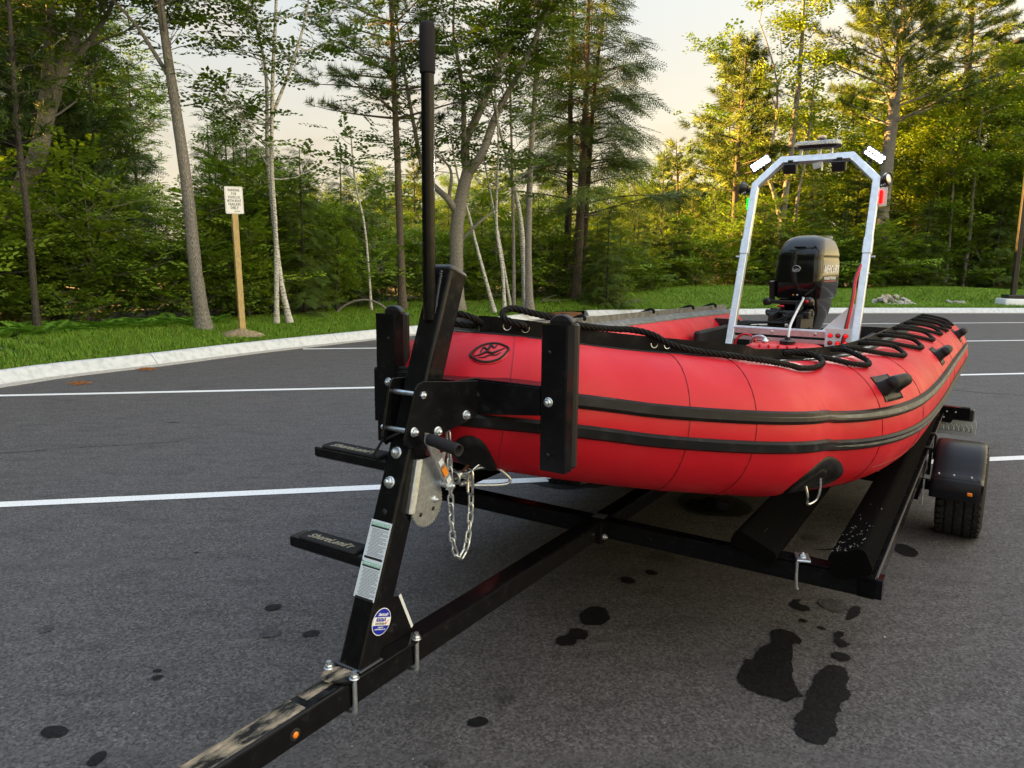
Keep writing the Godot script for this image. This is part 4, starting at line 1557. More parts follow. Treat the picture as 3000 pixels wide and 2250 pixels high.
func bow_stop(t: Node3D, bolt: ArrayMesh, small: ArrayMesh) -> void:
	var list := [[1.352, 0.962], [1.357, 0.948], [1.372, 0.936], [1.60, 0.988], [1.60, 1.083], [1.52, 1.089], [1.415, 1.1], [1.40, 1.096], [1.389, 1.082]]
	for s in [-1, 1]:
		# each plate clamps the post and splays outwards towards the bow
		var b := B.new()
		var x := Vector3(-0.22 * s, 0, 1).normalized()
		b.prism(Transform3D(Basis(x, Vector3.UP, x.cross(Vector3.UP)), L(0.0425 * s, 0, 1.39) + x * 1.39), side_poly(list), 0.006, 0.0012)
		part("bracket_plate", b, M.black_paint, t)
	var b := B.new()
	b.prism(Transform3D(Basis(Vector3.RIGHT, -PI / 2), L(0, 1.085, 1.0)), PackedVector2Array([Vector2(-0.06, 0.53), Vector2(0.06, 0.53), Vector2(0.088, 0.64), Vector2(-0.088, 0.64)]), 0.006, 0.0015)
	part("bracket_top", b, M.black_paint, t)
	for q in [[1.411, 1.066], [1.380, 0.978]]:
		b = B.new()
		b.tube(V([L(-0.058, q[1], q[0]), L(0, q[1], q[0]), L(0.05, q[1], q[0])]), 0.0062, 12)
		var rod := part("clamp_bolt", b, M.zinc, t)
		part("nut", bolt, M.zinc, rod, along(L(0.0455, q[1], q[0]), Vector3.RIGHT))
	for q in [[1.455, 0.968, 0.0605], [1.548, 0.997, 0.081]]:
		part("bolt", bolt, M.zinc, t, along(L(q[2], q[1], q[0]), Vector3(1, 0, 0.22)))
	for s in [-1, 1]:
		# arm: an angle with a flat top
		b = B.new()
		var p0 := Vector2(0.042, 0.986)
		var poly := PackedVector2Array([Vector2(0.085, 0.992), Vector2(0.28, 1.012), Vector2(0.28, 1.083), Vector2(0.085, 1.083)])
		if s < 0:
			poly = PackedVector2Array([Vector2(-0.28, 1.083), Vector2(-0.28, 0.93), Vector2(-0.085, 0.93), Vector2(-0.085, 1.083)])
		b.prism(Transform3D(Basis(), L(0, 0, 1.592)), poly, 0.006, 0.0012)
		b.box(Transform3D(Basis(), L(0.18 * s, 1.085, 1.622)), Vector3(0.2, 0.005, 0.06), 0.0015)
		var arm := part("bow_stop_arm", b, M.black_paint, t)
		if s < 0:
			b = B.new()
			b.box(Transform3D(Basis(), L(-0.18, 1.0895, 1.622)), Vector3(0.16, 0.004, 0.045), 0.001)
			for i in 26:
				b.box(Transform3D(Basis(), L(-0.256 + i * 0.006, 1.0925, 1.622)), Vector3(0.003, 0.003, 0.044), 0.0005)
			part("grip_pad", b, M.black_rubber, arm)
			part("bolt", small, M.zinc, arm, Transform3D(Basis(), L(-0.22, 1.092, 1.622)))
		# upright channel
		var c = 0.318 * s if s > 0 else -0.232
		b = B.new()
		var sec := PackedVector2Array()
		# U section, open to the back
		for p in [Vector2(-0.037, 0.0), Vector2(-0.033, -0.004), Vector2(0.033, -0.004), Vector2(0.037, 0.0), Vector2(0.037, 0.032), Vector2(0.033, 0.032), Vector2(0.033, 0.002), Vector2(-0.033, 0.002), Vector2(-0.033, 0.032), Vector2(-0.037, 0.032)]:
			sec.append(p)
		b.prism(Transform3D(Basis(Vector3.RIGHT, Vector3(0, 0, -1), Vector3(0, 1, 0)), L(c, 1.058, 1.59)), sec, 0.37, 0.0)
		var ch := part("bow_stop_upright", b, M.black_paint, t)
		b = B.new()
		var prof := PackedVector2Array()
		prof.append_array([Vector2(-0.0325, -0.19), Vector2(0.0325, -0.19)])
		for k in 13:
			var a := deg_to_rad(28) + deg_to_rad(124) * k / 12
			prof.append(Vector2(cos(a) * 0.0368, 0.172 + sin(a) * 0.032))
		b.prism(Transform3D(Basis(), L(c + 0.0, 1.062, 1.628)), prof, 0.018, 0.003)
		b.box(Transform3D(Basis(), L(c + 0.014, 1.06, 1.642)), Vector3(0.05, 0.37, 0.022), 0.006)
		part("bow_stop_pad", b, M.black_plastic, ch)
		for k in 5:
			var h := B.new()
			h.box(Transform3D(Basis(), L(c - 0.022 + k * 0.011, 1.252, 1.6185)), Vector3(0.006, 0.007, 0.002), 0.0003)
			part("pad_slot", h, M.ink_black, ch)
		for y in [1.175, 0.915]:
			var h := B.new()
			h.lathe(along(L(c - 0.012 * s, y, 1.5862), Vector3.BACK), [[0.0, -0.001], [0.0048, -0.001], [0.0048, 0.0006], [0.0, 0.0006]], 14)
			part("bolt_hole", h, M.ink_black, ch)
		part("bolt", bolt, M.zinc, ch, along(L(c - 0.012 * s, 1.05, 1.586), Vector3.BACK))


func winch(t: Node3D, bolt: ArrayMesh, small: ArrayMesh) -> void:
	var b := B.new()
	# bent sheet frame behind the post, its edge rolled towards the post
	var sec := [[0.046, 1.372], [0.052, 1.376], [0.0545, 1.385], [0.0545, 1.478], [0.0505, 1.478], [0.0505, 1.388], [0.046, 1.382], [-0.046, 1.382], [-0.0505, 1.388], [-0.0505, 1.478], [-0.0545, 1.478], [-0.0545, 1.385], [-0.052, 1.376], [-0.046, 1.372]]
	var rings := []
	for q in [[0.775, -0.015], [0.905, 0.018]]:
		var r := PackedVector3Array()
		for p in sec:
			r.append(L(p[0], q[0], p[1] + q[1]))
		rings.append(r)
	b.loft(rings, false, false)
	var w := part("winch", b, M.zinc, t)
	b = B.new()
	var gear := PackedVector2Array()
	for k in 132:
		var a := TAU * k / 132
		var r := 0.062 if (k % 3) else 0.0575
		gear.append(Vector2(cos(a) * r, sin(a) * r))
	b.prism(Transform3D(Basis(Vector3(0, 0, 1), Vector3(0, 1, 0), Vector3(-1, 0, 0)), L(0.047, 0.786, 1.424)), gear, 0.005)
	part("gear", b, M.zinc, w)
	b = B.new()
	b.lathe(along(L(-0.045, 0.80, 1.43), Vector3.RIGHT), [[0.0, 0.0], [0.04, 0.0], [0.04, 0.003], [0.016, 0.005], [0.016, 0.08], [0.04, 0.083], [0.04, 0.086], [0.0, 0.086]], 20)
	part("drum", b, M.zinc, w)
	for q in [[1.398, 0.762], [1.448, 0.765]]:
		b = B.new()
		b.lathe(along(L(0.0497, q[1], q[0]), Vector3.RIGHT), [[0.0, 0.0], [0.006, 0.0], [0.006, 0.0006], [0.0, 0.0006]], 12)
		part("gear_hole", b, M.ink_black, w)
	part("bolt", small, M.zinc, w, along(L(0.0545, 0.79, 1.45), Vector3.RIGHT))
	# crank
	b = B.new()
	var c0 := L(0.078, 0.822, 1.483)
	var c1 := L(0.078, 0.90, 1.436)
	var c2 := L(0.084, 0.966, 1.388)
	b.tube(V([c0 + Vector3(0, -0.012, 0.005), c0, c1, c2, c2 + Vector3(0, 0.012, -0.004)]), 0.0195, 4, true, 0.2, false)
	var crank := part("winch_crank", b, M.zinc, t)
	part("nut", bolt, M.zinc, crank, along(c0, Vector3.RIGHT))
	b = B.new()
	b.tube(V([c0 - Vector3(0.03, 0, 0), c0]), 0.008, 10)
	part("crank_shaft", b, M.zinc, crank)
	b = B.new()
	var grip := []
	for k in 22:
		var f := k / 21.0
		grip.append([0.0142 + 0.0013 * absf(sin(f * PI * 4.0)), 0.006 + f * 0.104])
	grip.append([0.0105, 0.105])
	grip.append([0.0095, 0.092])
	grip.append([0.0, 0.092])
	grip.push_front([0.0, 0.006])
	b.lathe(along(c2, Vector3(1, -0.1, 0.16)), grip, 20)
	part("crank_grip", b, M.foam, crank)
	# label on the arm: orange between two white ends
	var d := (c1 - c0).normalized()
	for q in [[0.15, 0.018, "sticker_white"], [0.48, 0.03, "ink_orange"], [0.84, 0.018, "sticker_white"]]:
		b = B.new()
		var x := Vector3(1, 0, 0)
		b.box(Transform3D(Basis(x, d, x.cross(d)), c0.lerp(c1, q[0] * 0.98 + 0.1) + Vector3(0.0052, 0, 0)), Vector3(0.0005, q[1] * 0.9, 0.017), 0.0)
		part("arm_label", b, M[q[2]], crank)
	# strap to the hook, hook, and the triangular ring on the bow eye
	b = B.new()
	b.tube(V([L(0, 0.822, 1.46), L(0.0, 0.812, 1.53), L(0, 0.806, 1.605)]), 0.013, 8, true, 0.5)
	part("winch_strap", b, M.strap, t)
	b = B.new()
	b.tube(smooth_path(V([L(0.0, 0.80, 1.60), L(0.004, 0.806, 1.625), L(0.008, 0.79, 1.66), L(0.006, 0.775, 1.665), L(0, 0.775, 1.63)]), 5), [0.008, 0.009, 0.01, 0.011, 0.012, 0.012, 0.012, 0.012, 0.012, 0.012, 0.012, 0.012, 0.011, 0.011, 0.01, 0.01, 0.009, 0.009, 0.008, 0.007, 0.006], 8)
	var ring := PackedVector3Array()
	for k in 16:
		var a := TAU * k / 16
		ring.append(L(sin(a) * 0.016, 0.80 + cos(a) * 0.016, 1.605))
	b.ring_loop(ring, 0.0045, 8)
	var hook := part("winch_hook", b, M.zinc, t)
	b = B.new()
	b.tube(V([L(0.01, 0.815, 1.63), L(0.012, 0.825, 1.645), L(0.008, 0.828, 1.665)]), 0.005, 6, true, 0.5)
	part("hook_latch", b, M.rust, hook)
	b = B.new()
	var tri := smooth_path(V([L(0.02, 0.772, 1.645), L(0.075, 0.768, 1.70), L(0.10, 0.772, 1.725), L(0.10, 0.79, 1.725), L(0.07, 0.822, 1.70), L(0.055, 0.823, 1.685), L(0.0, 0.81, 1.64)]), 4)
	b.tube(tri, 0.0048, 8)
	part("strap_ring", b, M.zinc, hook)


func link_mesh() -> ArrayMesh:
	var b := B.new()
	var p := PackedVector3Array()
	for k in 20:
		var a := TAU * k / 20
		p.append(Vector3(cos(a) * 0.0078, sin(a) * 0.0078 + signf(sin(a)) * 0.0085, 0))
	b.ring_loop(p, 0.003, 7)
	return b.done()


func chain(t: Node3D) -> void:
	var c := Node3D.new()
	c.name = "safety_chain"
	t.add_child(c)
	var m := link_mesh()
	var path := smooth_path(V([L(0.03, 0.965, 1.537), L(0.032, 0.86, 1.54), L(0.03, 0.74, 1.548), L(0.03, 0.64, 1.556), L(0.03, 0.592, 1.572), L(0.03, 0.58, 1.592), L(0.03, 0.598, 1.615), L(0.03, 0.65, 1.632), L(0.03, 0.72, 1.64), L(0.03, 0.755, 1.64)]), 14)
	var step := 0.0258
	var left := 0.0
	var n := 0
	for i in range(1, path.size()):
		left += path[i].distance_to(path[i - 1])
		if left >= step:
			left -= step
			var d := (path[mini(i + 1, path.size() - 1)] - path[i - 1]).normalized()
			var x := Vector3(1, 0.0, 0.35).rotated(d, (PI / 2 if n % 2 else 0.0) + 0.25 * sin(n * 1.3))
			part("link", m, M.zinc, c, xf_at(path[i], x - d * x.dot(d), d))
			n += 1
	# spring clip that hangs the chain end from the hook
	var b := B.new()
	var p := PackedVector3Array()
	for k in 20:
		var a := TAU * k / 20
		p.append(L(0.03, 0.785 + sin(a) * 0.012 + signf(sin(a)) * 0.026, 1.637) + Vector3(cos(a) * 0.0115, 0, cos(a) * 0.004))
	b.ring_loop(p, 0.0042, 8)
	part("spring_clip", b, M.stainless, c)


# ---------- the inflatable boat ----------
var bpos := PackedVector3Array()   # (u, w, y) along the right half of the tube, from the nose
var bout := PackedVector3Array()
var bup := PackedVector3Array()
const BR0 := 0.1932
const BR1 := 0.2726
const BW := -0.0488   # the boat sits a little left of the trailer's middle


func boat_path() -> void:
	var nodes := [Vector3(1.688, 0.0, 1.012), Vector3(1.959, 0.321, 0.950), Vector3(2.273, 0.575, 0.898), Vector3(2.561, 0.622, 0.850), Vector3(3.213, 0.782, 0.817), Vector3(5.131, 0.805, 0.775), Vector3(6.428, 0.801, 0.741)]
	for i in 7:
		nodes[i] = Vector3(nodes[i].x * 1.04, nodes[i].y * 1.04, 1.4 - (1.4 - nodes[i].z) * 1.04)
	for i in 6:
		var p0: Vector3 = nodes[i - 1] if i > 0 else Vector3(nodes[1].x, -nodes[1].y, nodes[1].z)
		var p3: Vector3 = nodes[i + 2] if i < 5 else nodes[6] * 2 - nodes[5]
		for k in 12:
			bpos.append(nodes[i].cubic_interpolate(nodes[i + 1], p0, p3, k / 12.0))
	bpos.append(nodes[6])
	for i in bpos.size():
		var t := Vector3(0, 1, 0) if i == 0 else (bpos[mini(i + 1, bpos.size() - 1)] - bpos[i - 1]).normalized()
		var o := Vector3(-t.y, t.x, 0).normalized()   # outwards in plan
		bout.append(o)
		var up := Vector3(0, 0, 1)
		bup.append((up - t * up.dot(t)).normalized())


func bidx(s: float) -> Array:
	var x := clampf(absf(s), 0, 1) * (bpos.size() - 1)
	var i := mini(int(x), bpos.size() - 2)
	return [i, x - i]


func hull(s: float, a: float, lift := 0.0) -> Vector3:   # a point on the tube: s < 0 is the far half; a in degrees, 0 outwards, 90 up
	var q := bidx(s)
	var i: int = q[0]
	var f: float = q[1]
	var p := bpos[i].lerp(bpos[i + 1], f)
	var o := bout[i].lerp(bout[i + 1], f).normalized()
	var up := bup[i].lerp(bup[i + 1], f).normalized()
	var r := lerpf(BR0, BR1, absf(s)) + lift
	var e := deg_to_rad(a)
	p += (o * cos(e) + up * sin(e)) * r
	return L(p.y * (1.0 if s >= 0 else -1.0) + BW, p.z, p.x)


func hull_normal(s: float, a: float) -> Vector3:
	return (hull(s, a, 0.1) - hull(s, a)).normalized()


func metre(s: float) -> float:   # how far the tube runs per unit of s
	return hull(s + 0.004, 0).distance_to(hull(s - 0.004, 0)) / 0.008


func skin(b: B, s0: float, s1: float, a0: float, a1: float, lift: float, ns := 24, na := 4, edge := true) -> void:   # a thin patch that follows the tube
	var rows := []
	for i in ns + 1:
		var s := lerpf(s0, s1, float(i) / ns)
		var row := PackedVector3Array()
		if edge:
			row.append(hull(s, a0, -0.002))
		for j in na + 1:
			row.append(hull(s, lerpf(a0, a1, float(j) / na), lift))
		if edge:
			row.append(hull(s, a1, -0.002))
		rows.append(row)
	b.strip(rows)
	if edge:
		for e in [0, ns]:
			var s := lerpf(s0, s1, float(e) / ns)
			var top := PackedVector3Array()
			var low := PackedVector3Array()
			for j in na + 1:
				top.append(hull(s, lerpf(a0, a1, float(j) / na), lift))
				low.append(hull(s, lerpf(a0, a1, float(j) / na), -0.002))
			b.strip([top, low] if e == 0 else [low, top])


func disc(b: B, s0: float, a0: float, rs: float, ra: float, lift: float, shape: Callable) -> void:   # round patch; shape(angle) scales the radius
	var per := metre(s0)
	var rad := lerpf(BR0, BR1, absf(s0))
	var rows := []
	for k in 7:
		var row := PackedVector3Array()
		for j in 41:
			var t := TAU * j / 40
			var q: float = minf(k, 5) / 5.0 * shape.call(t)
			row.append(hull(s0 + cos(t) * rs * q / per, a0 + rad_to_deg(sin(t) * ra * q / rad), lift * (1.0 - 0.5 * pow(minf(k, 5) / 5.0, 6)) if k < 6 else -0.003))
		rows.append(row)
	b.strip(rows)


func strake(b: B, a: float, from: float, to: float, half: float, thick: float, taper := 0.0) -> void:
	var rings := []
	var n := 150
	for i in n + 1:
		var s := lerpf(from, to, float(i) / n)
		var r := lerpf(BR0, BR1, absf(s))
		var e := rad_to_deg(half / r) * (1.0 if taper <= 0.0 else smoothstep(0.0, taper, float(i) / n))
		rings.append(V([hull(s, a - e, -0.004), hull(s, a + e, -0.004), hull(s, a + e, thick * 0.35), hull(s, a + e * 0.6, thick), hull(s, a - e * 0.6, thick), hull(s, a - e, thick * 0.35)]))
	b.loft(rings, true, false)


func rope(b: B, pts: PackedVector3Array, r := 0.0098) -> void:   # four strands wound round each other
	var p := smooth_path(pts, 9)
	var run := [0.0]
	for i in range(1, p.size()):
		run.append(run[i - 1] + p[i].distance_to(p[i - 1]))
	var even := PackedVector3Array()
	var total: float = run[p.size() - 1]
	var n := maxi(int(total / 0.0065), 8)
	var i := 0
	for k in n + 1:
		var want := total * k / n
		while i < p.size() - 2 and run[i + 1] < want:
			i += 1
		even.append(p[i].lerp(p[i + 1], clampf((want - run[i]) / maxf(run[i + 1] - run[i], 1e-5), 0, 1)))
	b.tube(even, r * 0.72, 6)
	for strand in 4:
		var q := PackedVector3Array()
		var x := Vector3.ZERO
		for k in n + 1:
			var t := (even[mini(k + 1, n)] - even[maxi(k - 1, 0)]).normalized()
			if k == 0:
				x = t.cross(Vector3.UP if absf(t.y) < 0.9 else Vector3.RIGHT).normalized()
			x = (x - t * x.dot(t)).normalized()
			var a := TAU * strand / 4 + total * k / n * 95.0
			q.append(even[k] + (x * cos(a) + t.cross(x) * sin(a)) * r * 0.58)
		b.tube(q, r * 0.5, 5)


func boat() -> void:
	var t := on_trailer("inflatable_boat", "red inflatable boat with black rubbing strakes and lacing rope, resting on the trailer", "inflatable boat", 0, 0.55, 4.0)
	boat_path()
	# the tube
	var b := B.new()
	var rings := []
	var cone := [[0.30, 0.03, 0.02], [0.29, 0.06, 0.02], [0.24, 0.13, 0.015], [0.17, 0.19, 0.01], [0.09, 0.235, 0.0], [0.03, 0.257, 0.0]]
	var sl := []
	for i in 6:
		sl.append([-1.0, i])
	for i in range(72, -1, -1):
		sl.append([-i / 72.0, -1])
	for i in range(1, 73):
		sl.append([i / 72.0, -1])
	for i in range(5, -1, -1):
		sl.append([1.0, i])
	for q in sl:
		var ring := PackedVector3Array()
		for j in 36:
			var a := 360.0 * j / 36
			if q[0] < 0 or (q[0] == 0.0):
				pass
			var p := hull(q[0] if q[0] != 0.0 else 0.0001, a)
			if q[1] >= 0:
				var c: Array = cone[q[1]]
				p = hull(q[0], a, c[1] - BR1) + Vector3(0, c[2], -c[0])
			ring.append(p)
		rings.append(ring)
	b.loft(rings)
	part("tube", b, M.red_fabric, t)
	# lapped seams
	for s in [0.045, -0.05, 0.215, -0.2, 0.288, -0.3, 0.592, -0.6, 0.668, -0.668, 0.80, -0.80, 0.93, -0.93]:
		var per := metre(s)
		b = B.new()
		skin(b, s, s + 0.045 / per, -110, 200, 0.0006, 3, 60, false)
		part("seam_tape", b, M.red_fabric, t)
		b = B.new()
		skin(b, s - 0.0017 / per, s, -110, 200, 0.0011, 1, 60)
		part("seam_line", b, M.seam_line, t)
	b = B.new()
	skin(b, 0.60, 0.97, -34, -33.4, 0.0012, 60, 1)
	part("seam_line", b, M.seam_line, t)
	# rubbing strakes
	b = B.new()
	strake(b, 17.4, -0.97, 0.97, 0.0195, 0.013)
	part("rubbing_strake", b, M.black_hypalon, t)
	b = B.new()
	strake(b, -5.5, -0.97, 0.97, 0.0185, 0.013)
	part("rubbing_strake", b, M.black_hypalon, t)
	b = B.new()
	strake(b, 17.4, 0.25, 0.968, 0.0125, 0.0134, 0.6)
	part("worn_strake_face", b, M.worn_and_skylit_rubber, t)
	b = B.new()
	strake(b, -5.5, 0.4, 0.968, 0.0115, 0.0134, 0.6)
	part("worn_strake_face", b, M.worn_and_skylit_rubber, t)
	# lacing flange: strip on the tube and a standing fin
	for q in [[0.0, 1.0, "black_hypalon"], [-1.0, -0.001, "worn_and_skylit_rubber"]]:  # far half is greyer: sky light on it is put into the colour
		b = B.new()
		skin(b, q[0], q[1], 86, 122, 0.0022, 110, 6)
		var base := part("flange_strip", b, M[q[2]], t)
		rings = []
		for i in 121:
			var s: float = lerpf(q[0], q[1], i / 120.0)
			var up := Vector3(0, 0.05 - 0.016 * absf(s), 0)
			var p := hull(s, 102)
			var side := (hull(s, 96) - hull(s, 108)).normalized() * 0.0028
			var lean := hull_normal(s, 90).lerp(hull_normal(s, 40), 0.15).normalized() * up.y
			rings.append(V([p + side - Vector3(0, 0.006, 0), p - side - Vector3(0, 0.006, 0), p - side + lean, p + side + lean]))
		b = B.new()
		b.loft(rings, true, false)
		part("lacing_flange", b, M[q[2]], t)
	# eyelets
	var eyelets := []
	for s in [0.035, 0.056, 0.205, 0.222, 0.40, 0.528, 0.55, 0.592, 0.628, 0.648, 0.684, 0.70, 0.73, 0.745, 0.775, 0.79, 0.82, 0.835, 0.865, 0.88, 0.91, 0.925, 0.955, 0.97]:
		eyelets.append(s)
	var ring_mesh := B.new()
	var rp := PackedVector3Array()
	for k in 16:
		rp.append(Vector3(cos(TAU * k / 16) * 0.011, sin(TAU * k / 16) * 0.011, 0))
	ring_mesh.ring_loop(rp, 0.0028, 6)
	var em := ring_mesh.done()
	var hole := B.new()
	hole.lathe(Transform3D(Basis(Vector3.RIGHT, PI / 2), Vector3.ZERO), [[0.0, -0.0006], [0.0095, -0.0006], [0.0095, 0.0006], [0.0, 0.0006]], 14)
	var hm := hole.done()
	for s in eyelets:
		var p := hull(s, 102) + hull_normal(s, 90) * 0.024
		var tan := (hull(s + 0.004, 102) - hull(s - 0.004, 102)).normalized()
		var nn := hull_normal(s, 0)
		var xf := Transform3D(Basis(tan, nn.cross(tan), nn), p + nn * 0.0038)
		var e := part("eyelet", em, M.stainless if s < 0.4 else M.black_plastic, t, xf)
		part("eyelet_hole", hm, M.ink_black, e)
	# lacing rope, loop by loop
	var fin := func(s: float, h := 0.026) -> Vector3:
		return hull(s, 102) + hull_normal(s, 90) * h + hull_normal(s, 0) * 0.006
	var loops := []
	loops.append([fin.call(0.004), hull(-0.002, 85, 0.05), hull(-0.02, 78, 0.06), hull(-0.03, 80, 0.035), hull(-0.015, 88, 0.02), fin.call(-0.005, 0.02)])
	loops.append([fin.call(0.055), hull(0.05, 86, 0.035), hull(0.04, 85, 0.04), hull(0.032, 86, 0.05), hull(0.031, 90, 0.066), hull(0.04, 93, 0.076), hull(0.058, 93, 0.07), hull(0.085, 92, 0.062), hull(0.105, 95, 0.054), hull(0.13, 98, 0.054), hull(0.155, 103, 0.06), hull(0.18, 102, 0.062), hull(0.2, 96, 0.05), hull(0.215, 92, 0.03), hull(0.24, 86, 0.016), hull(0.28, 80, 0.013), hull(0.33, 73, 0.0125), hull(0.39, 66, 0.0125), hull(0.45, 63, 0.0125), hull(0.51, 64, 0.0125), hull(0.545, 70, 0.013), hull(0.556, 80, 0.018), hull(0.548, 90, 0.026), fin.call(0.528)])
	var st := [[0.55, 0.628, 62.0], [0.648, 0.684, 60.0], [0.70, 0.73, 57.0], [0.745, 0.775, 56.0], [0.79, 0.82, 55.0], [0.835, 0.865, 54.0], [0.88, 0.91, 54.0], [0.925, 0.955, 55.0]]
	for q in st:
		var w: float = q[1] - q[0]
		var k := 0.9 if q[0] < 0.6 else 1.25
		var a: float = q[2]
		loops.append([fin.call(q[0]), hull(q[0] + w * 0.12, 88, 0.018), hull(q[0] + w * 0.35, 76, 0.0125), hull(q[0] + w * 0.65 * k, a + 4, 0.0125), hull(q[0] + w * 0.92 * k, a, 0.0125), hull(q[0] + w * 1.05 * k, a + 5, 0.013), hull(q[0] + w * 1.08 * k, a + 15, 0.016), hull(q[0] + w * 1.04, 90, 0.022), fin.call(q[1])])
	for s in [0.35, 0.5, 0.62, 0.72, 0.80, 0.88, 0.95]:
		loops.append([hull(-s, 106, 0.03), hull(-s, 106, 0.045), hull(-s - 0.001, 101, 0.05), hull(-s - 0.001, 96, 0.04), hull(-s - 0.002, 84, 0.016), hull(-s - 0.005, 66, 0.0125)])
	for l in loops:
		b = B.new()
		rope(b, V(l))
		part("lacing_rope", b, M.rope, t)
	# lifting handles on patches
	for q in [[0.618, 38.0], [0.757, 40.0], [0.925, 40.0]]:
		var per := metre(q[0])
		var rad := lerpf(BR0, BR1, q[0])
		var s: float = q[0]
		var a: float = q[1]
		b = B.new()
		skin(b, s - 0.085 / per, s + 0.085 / per, a - rad_to_deg(0.052 / rad), a + rad_to_deg(0.052 / rad), 0.003, 8, 8)
		var patch := part("handle_patch", b, M.black_hypalon, t)
		b = B.new()
		var c := hull(s, a, 0.03)
		var tx := (hull(s + 0.02, a) - hull(s - 0.02, a)).normalized()
		var nz := hull_normal(s, a)
		for e in [-1, 1]:
			b.tube(V([hull(s, a) + tx * e * 0.055 - nz * 0.004, hull(s, a) + tx * e * 0.055 + nz * 0.02, hull(s, a) + tx * e * 0.053 + nz * 0.045]), [0.032, 0.026, 0.024], 14)
		part("handle_foot", b, M.black_rubber, patch)
		b = B.new()
		var hp := PackedVector3Array()
		var hr := []
		for k in 21:
			var f := k / 10.0 - 1.0
			hp.append(hull(s, a) + nz * (0.05 + 0.006 * cos(f * PI)) + tx * f * 0.082)
			hr.append((0.0205 + 0.0085 * f * f) * sqrt(maxf(1.0 - pow(absf(f), 7), 0.04)))
		b.tube(hp, hr, 16)
		part("handle_grip", b, M.black_rubber, patch)
	# round patch with a towing eye low on the side, and the bow patch
	b = B.new()
	disc(b, 0.47, -40, 0.125, 0.10, 0.004, func(_t: float) -> float: return 1.0)
	var dp := part("ring_patch", b, M.black_hypalon, t)
	b = B.new()
	disc(b, 0.47, -40, 0.06, 0.055, 0.007, func(_t: float) -> float: return 1.0)
	part("ring_patch_centre", b, M.black_hypalon, dp)
	b = B.new()
	b.tube(smooth_path(V([hull(0.462, -46, 0.004), hull(0.466, -50, 0.035), hull(0.474, -54, 0.052), hull(0.484, -53, 0.056), hull(0.492, -49, 0.05), hull(0.492, -43, 0.03), hull(0.488, -36, 0.004)]), 6), 0.005, 10)
	part("towing_eye", b, M.stainless, dp)
	b = B.new()
	disc(b, 0.024, -50, 0.075, 0.105, 0.005, func(x: float) -> float: return 1.0 + 0.55 * pow(maxf(0.0, cos(x + 0.75)), 3.0))
	var bow := part("bow_patch", b, M.black_hypalon, t)
	b = B.new()
	b.tube(smooth_path(V([hull(0.004, -50, 0.0), hull(0.008, -52, 0.03), hull(0.02, -54, 0.034), hull(0.03, -54, 0.0)]), 5), 0.005, 8)
	part("bow_eye", b, M.stainless, bow)
	emblem(t)
	# under-hull: a shallow vee of black fabric
	b = B.new()
	rings = []
	for q in [[1.95, 0.76, 0.80, 0.08], [2.3, 0.66, 0.74, 0.3], [2.8, 0.57, 0.66, 0.5], [3.4, 0.51, 0.60, 0.62], [4.6, 0.47, 0.565, 0.66], [5.95, 0.46, 0.55, 0.66]]:
		rings.append(V([L(BW - q[3], q[2], q[0]), L(BW - q[3] * 0.5, (q[1] + q[2]) / 2 - 0.015, q[0]), L(BW, q[1], q[0]), L(BW + q[3] * 0.5, (q[1] + q[2]) / 2 - 0.015, q[0]), L(BW + q[3], q[2], q[0]), L(BW + q[3] * 0.9, q[2] + 0.03, q[0]), L(BW - q[3] * 0.9, q[2] + 0.03, q[0])]))
	b.loft(rings)
	part("keel_fabric", b, M.black_hypalon, t)
	# transom and the padded board before it
	b = B.new()
	b.prism(Transform3D(Basis(), L(BW, 0.0, 6.05)), PackedVector2Array([Vector2(-0.66, 0.52), Vector2(0.66, 0.52), Vector2(0.66, 0.935), Vector2(0.30, 0.935), Vector2(0.2, 0.90), Vector2(-0.38, 0.90), Vector2(-0.48, 0.94), Vector2(-0.66, 0.94)]), 0.05, 0.006)
	var tr := part("transom", b, M.black_plastic, t)
	b = B.new()
	for i in 26:
		for j in 9:
			if (i + j) % 2 == 0:
				b.box(Transform3D(Basis(Vector3.BACK, PI / 4), L(BW - 0.6 + i * 0.048, 0.56 + j * 0.04, 6.023)), Vector3(0.044, 0.044, 0.006), 0.002)
	tag(part("quilted_padding", b, M.black_rubber, tr), "", "", "", "stuff")
	for s in [-1, 1]:
		b = B.new()
		b.box(Transform3D(Basis(Vector3.UP, 0.0), L(BW + 0.53 * s, 0.70, 5.6)), Vector3(0.05, 0.4, 0.75), 0.02)
		part("side_pad", b, M.black_rubber, t)


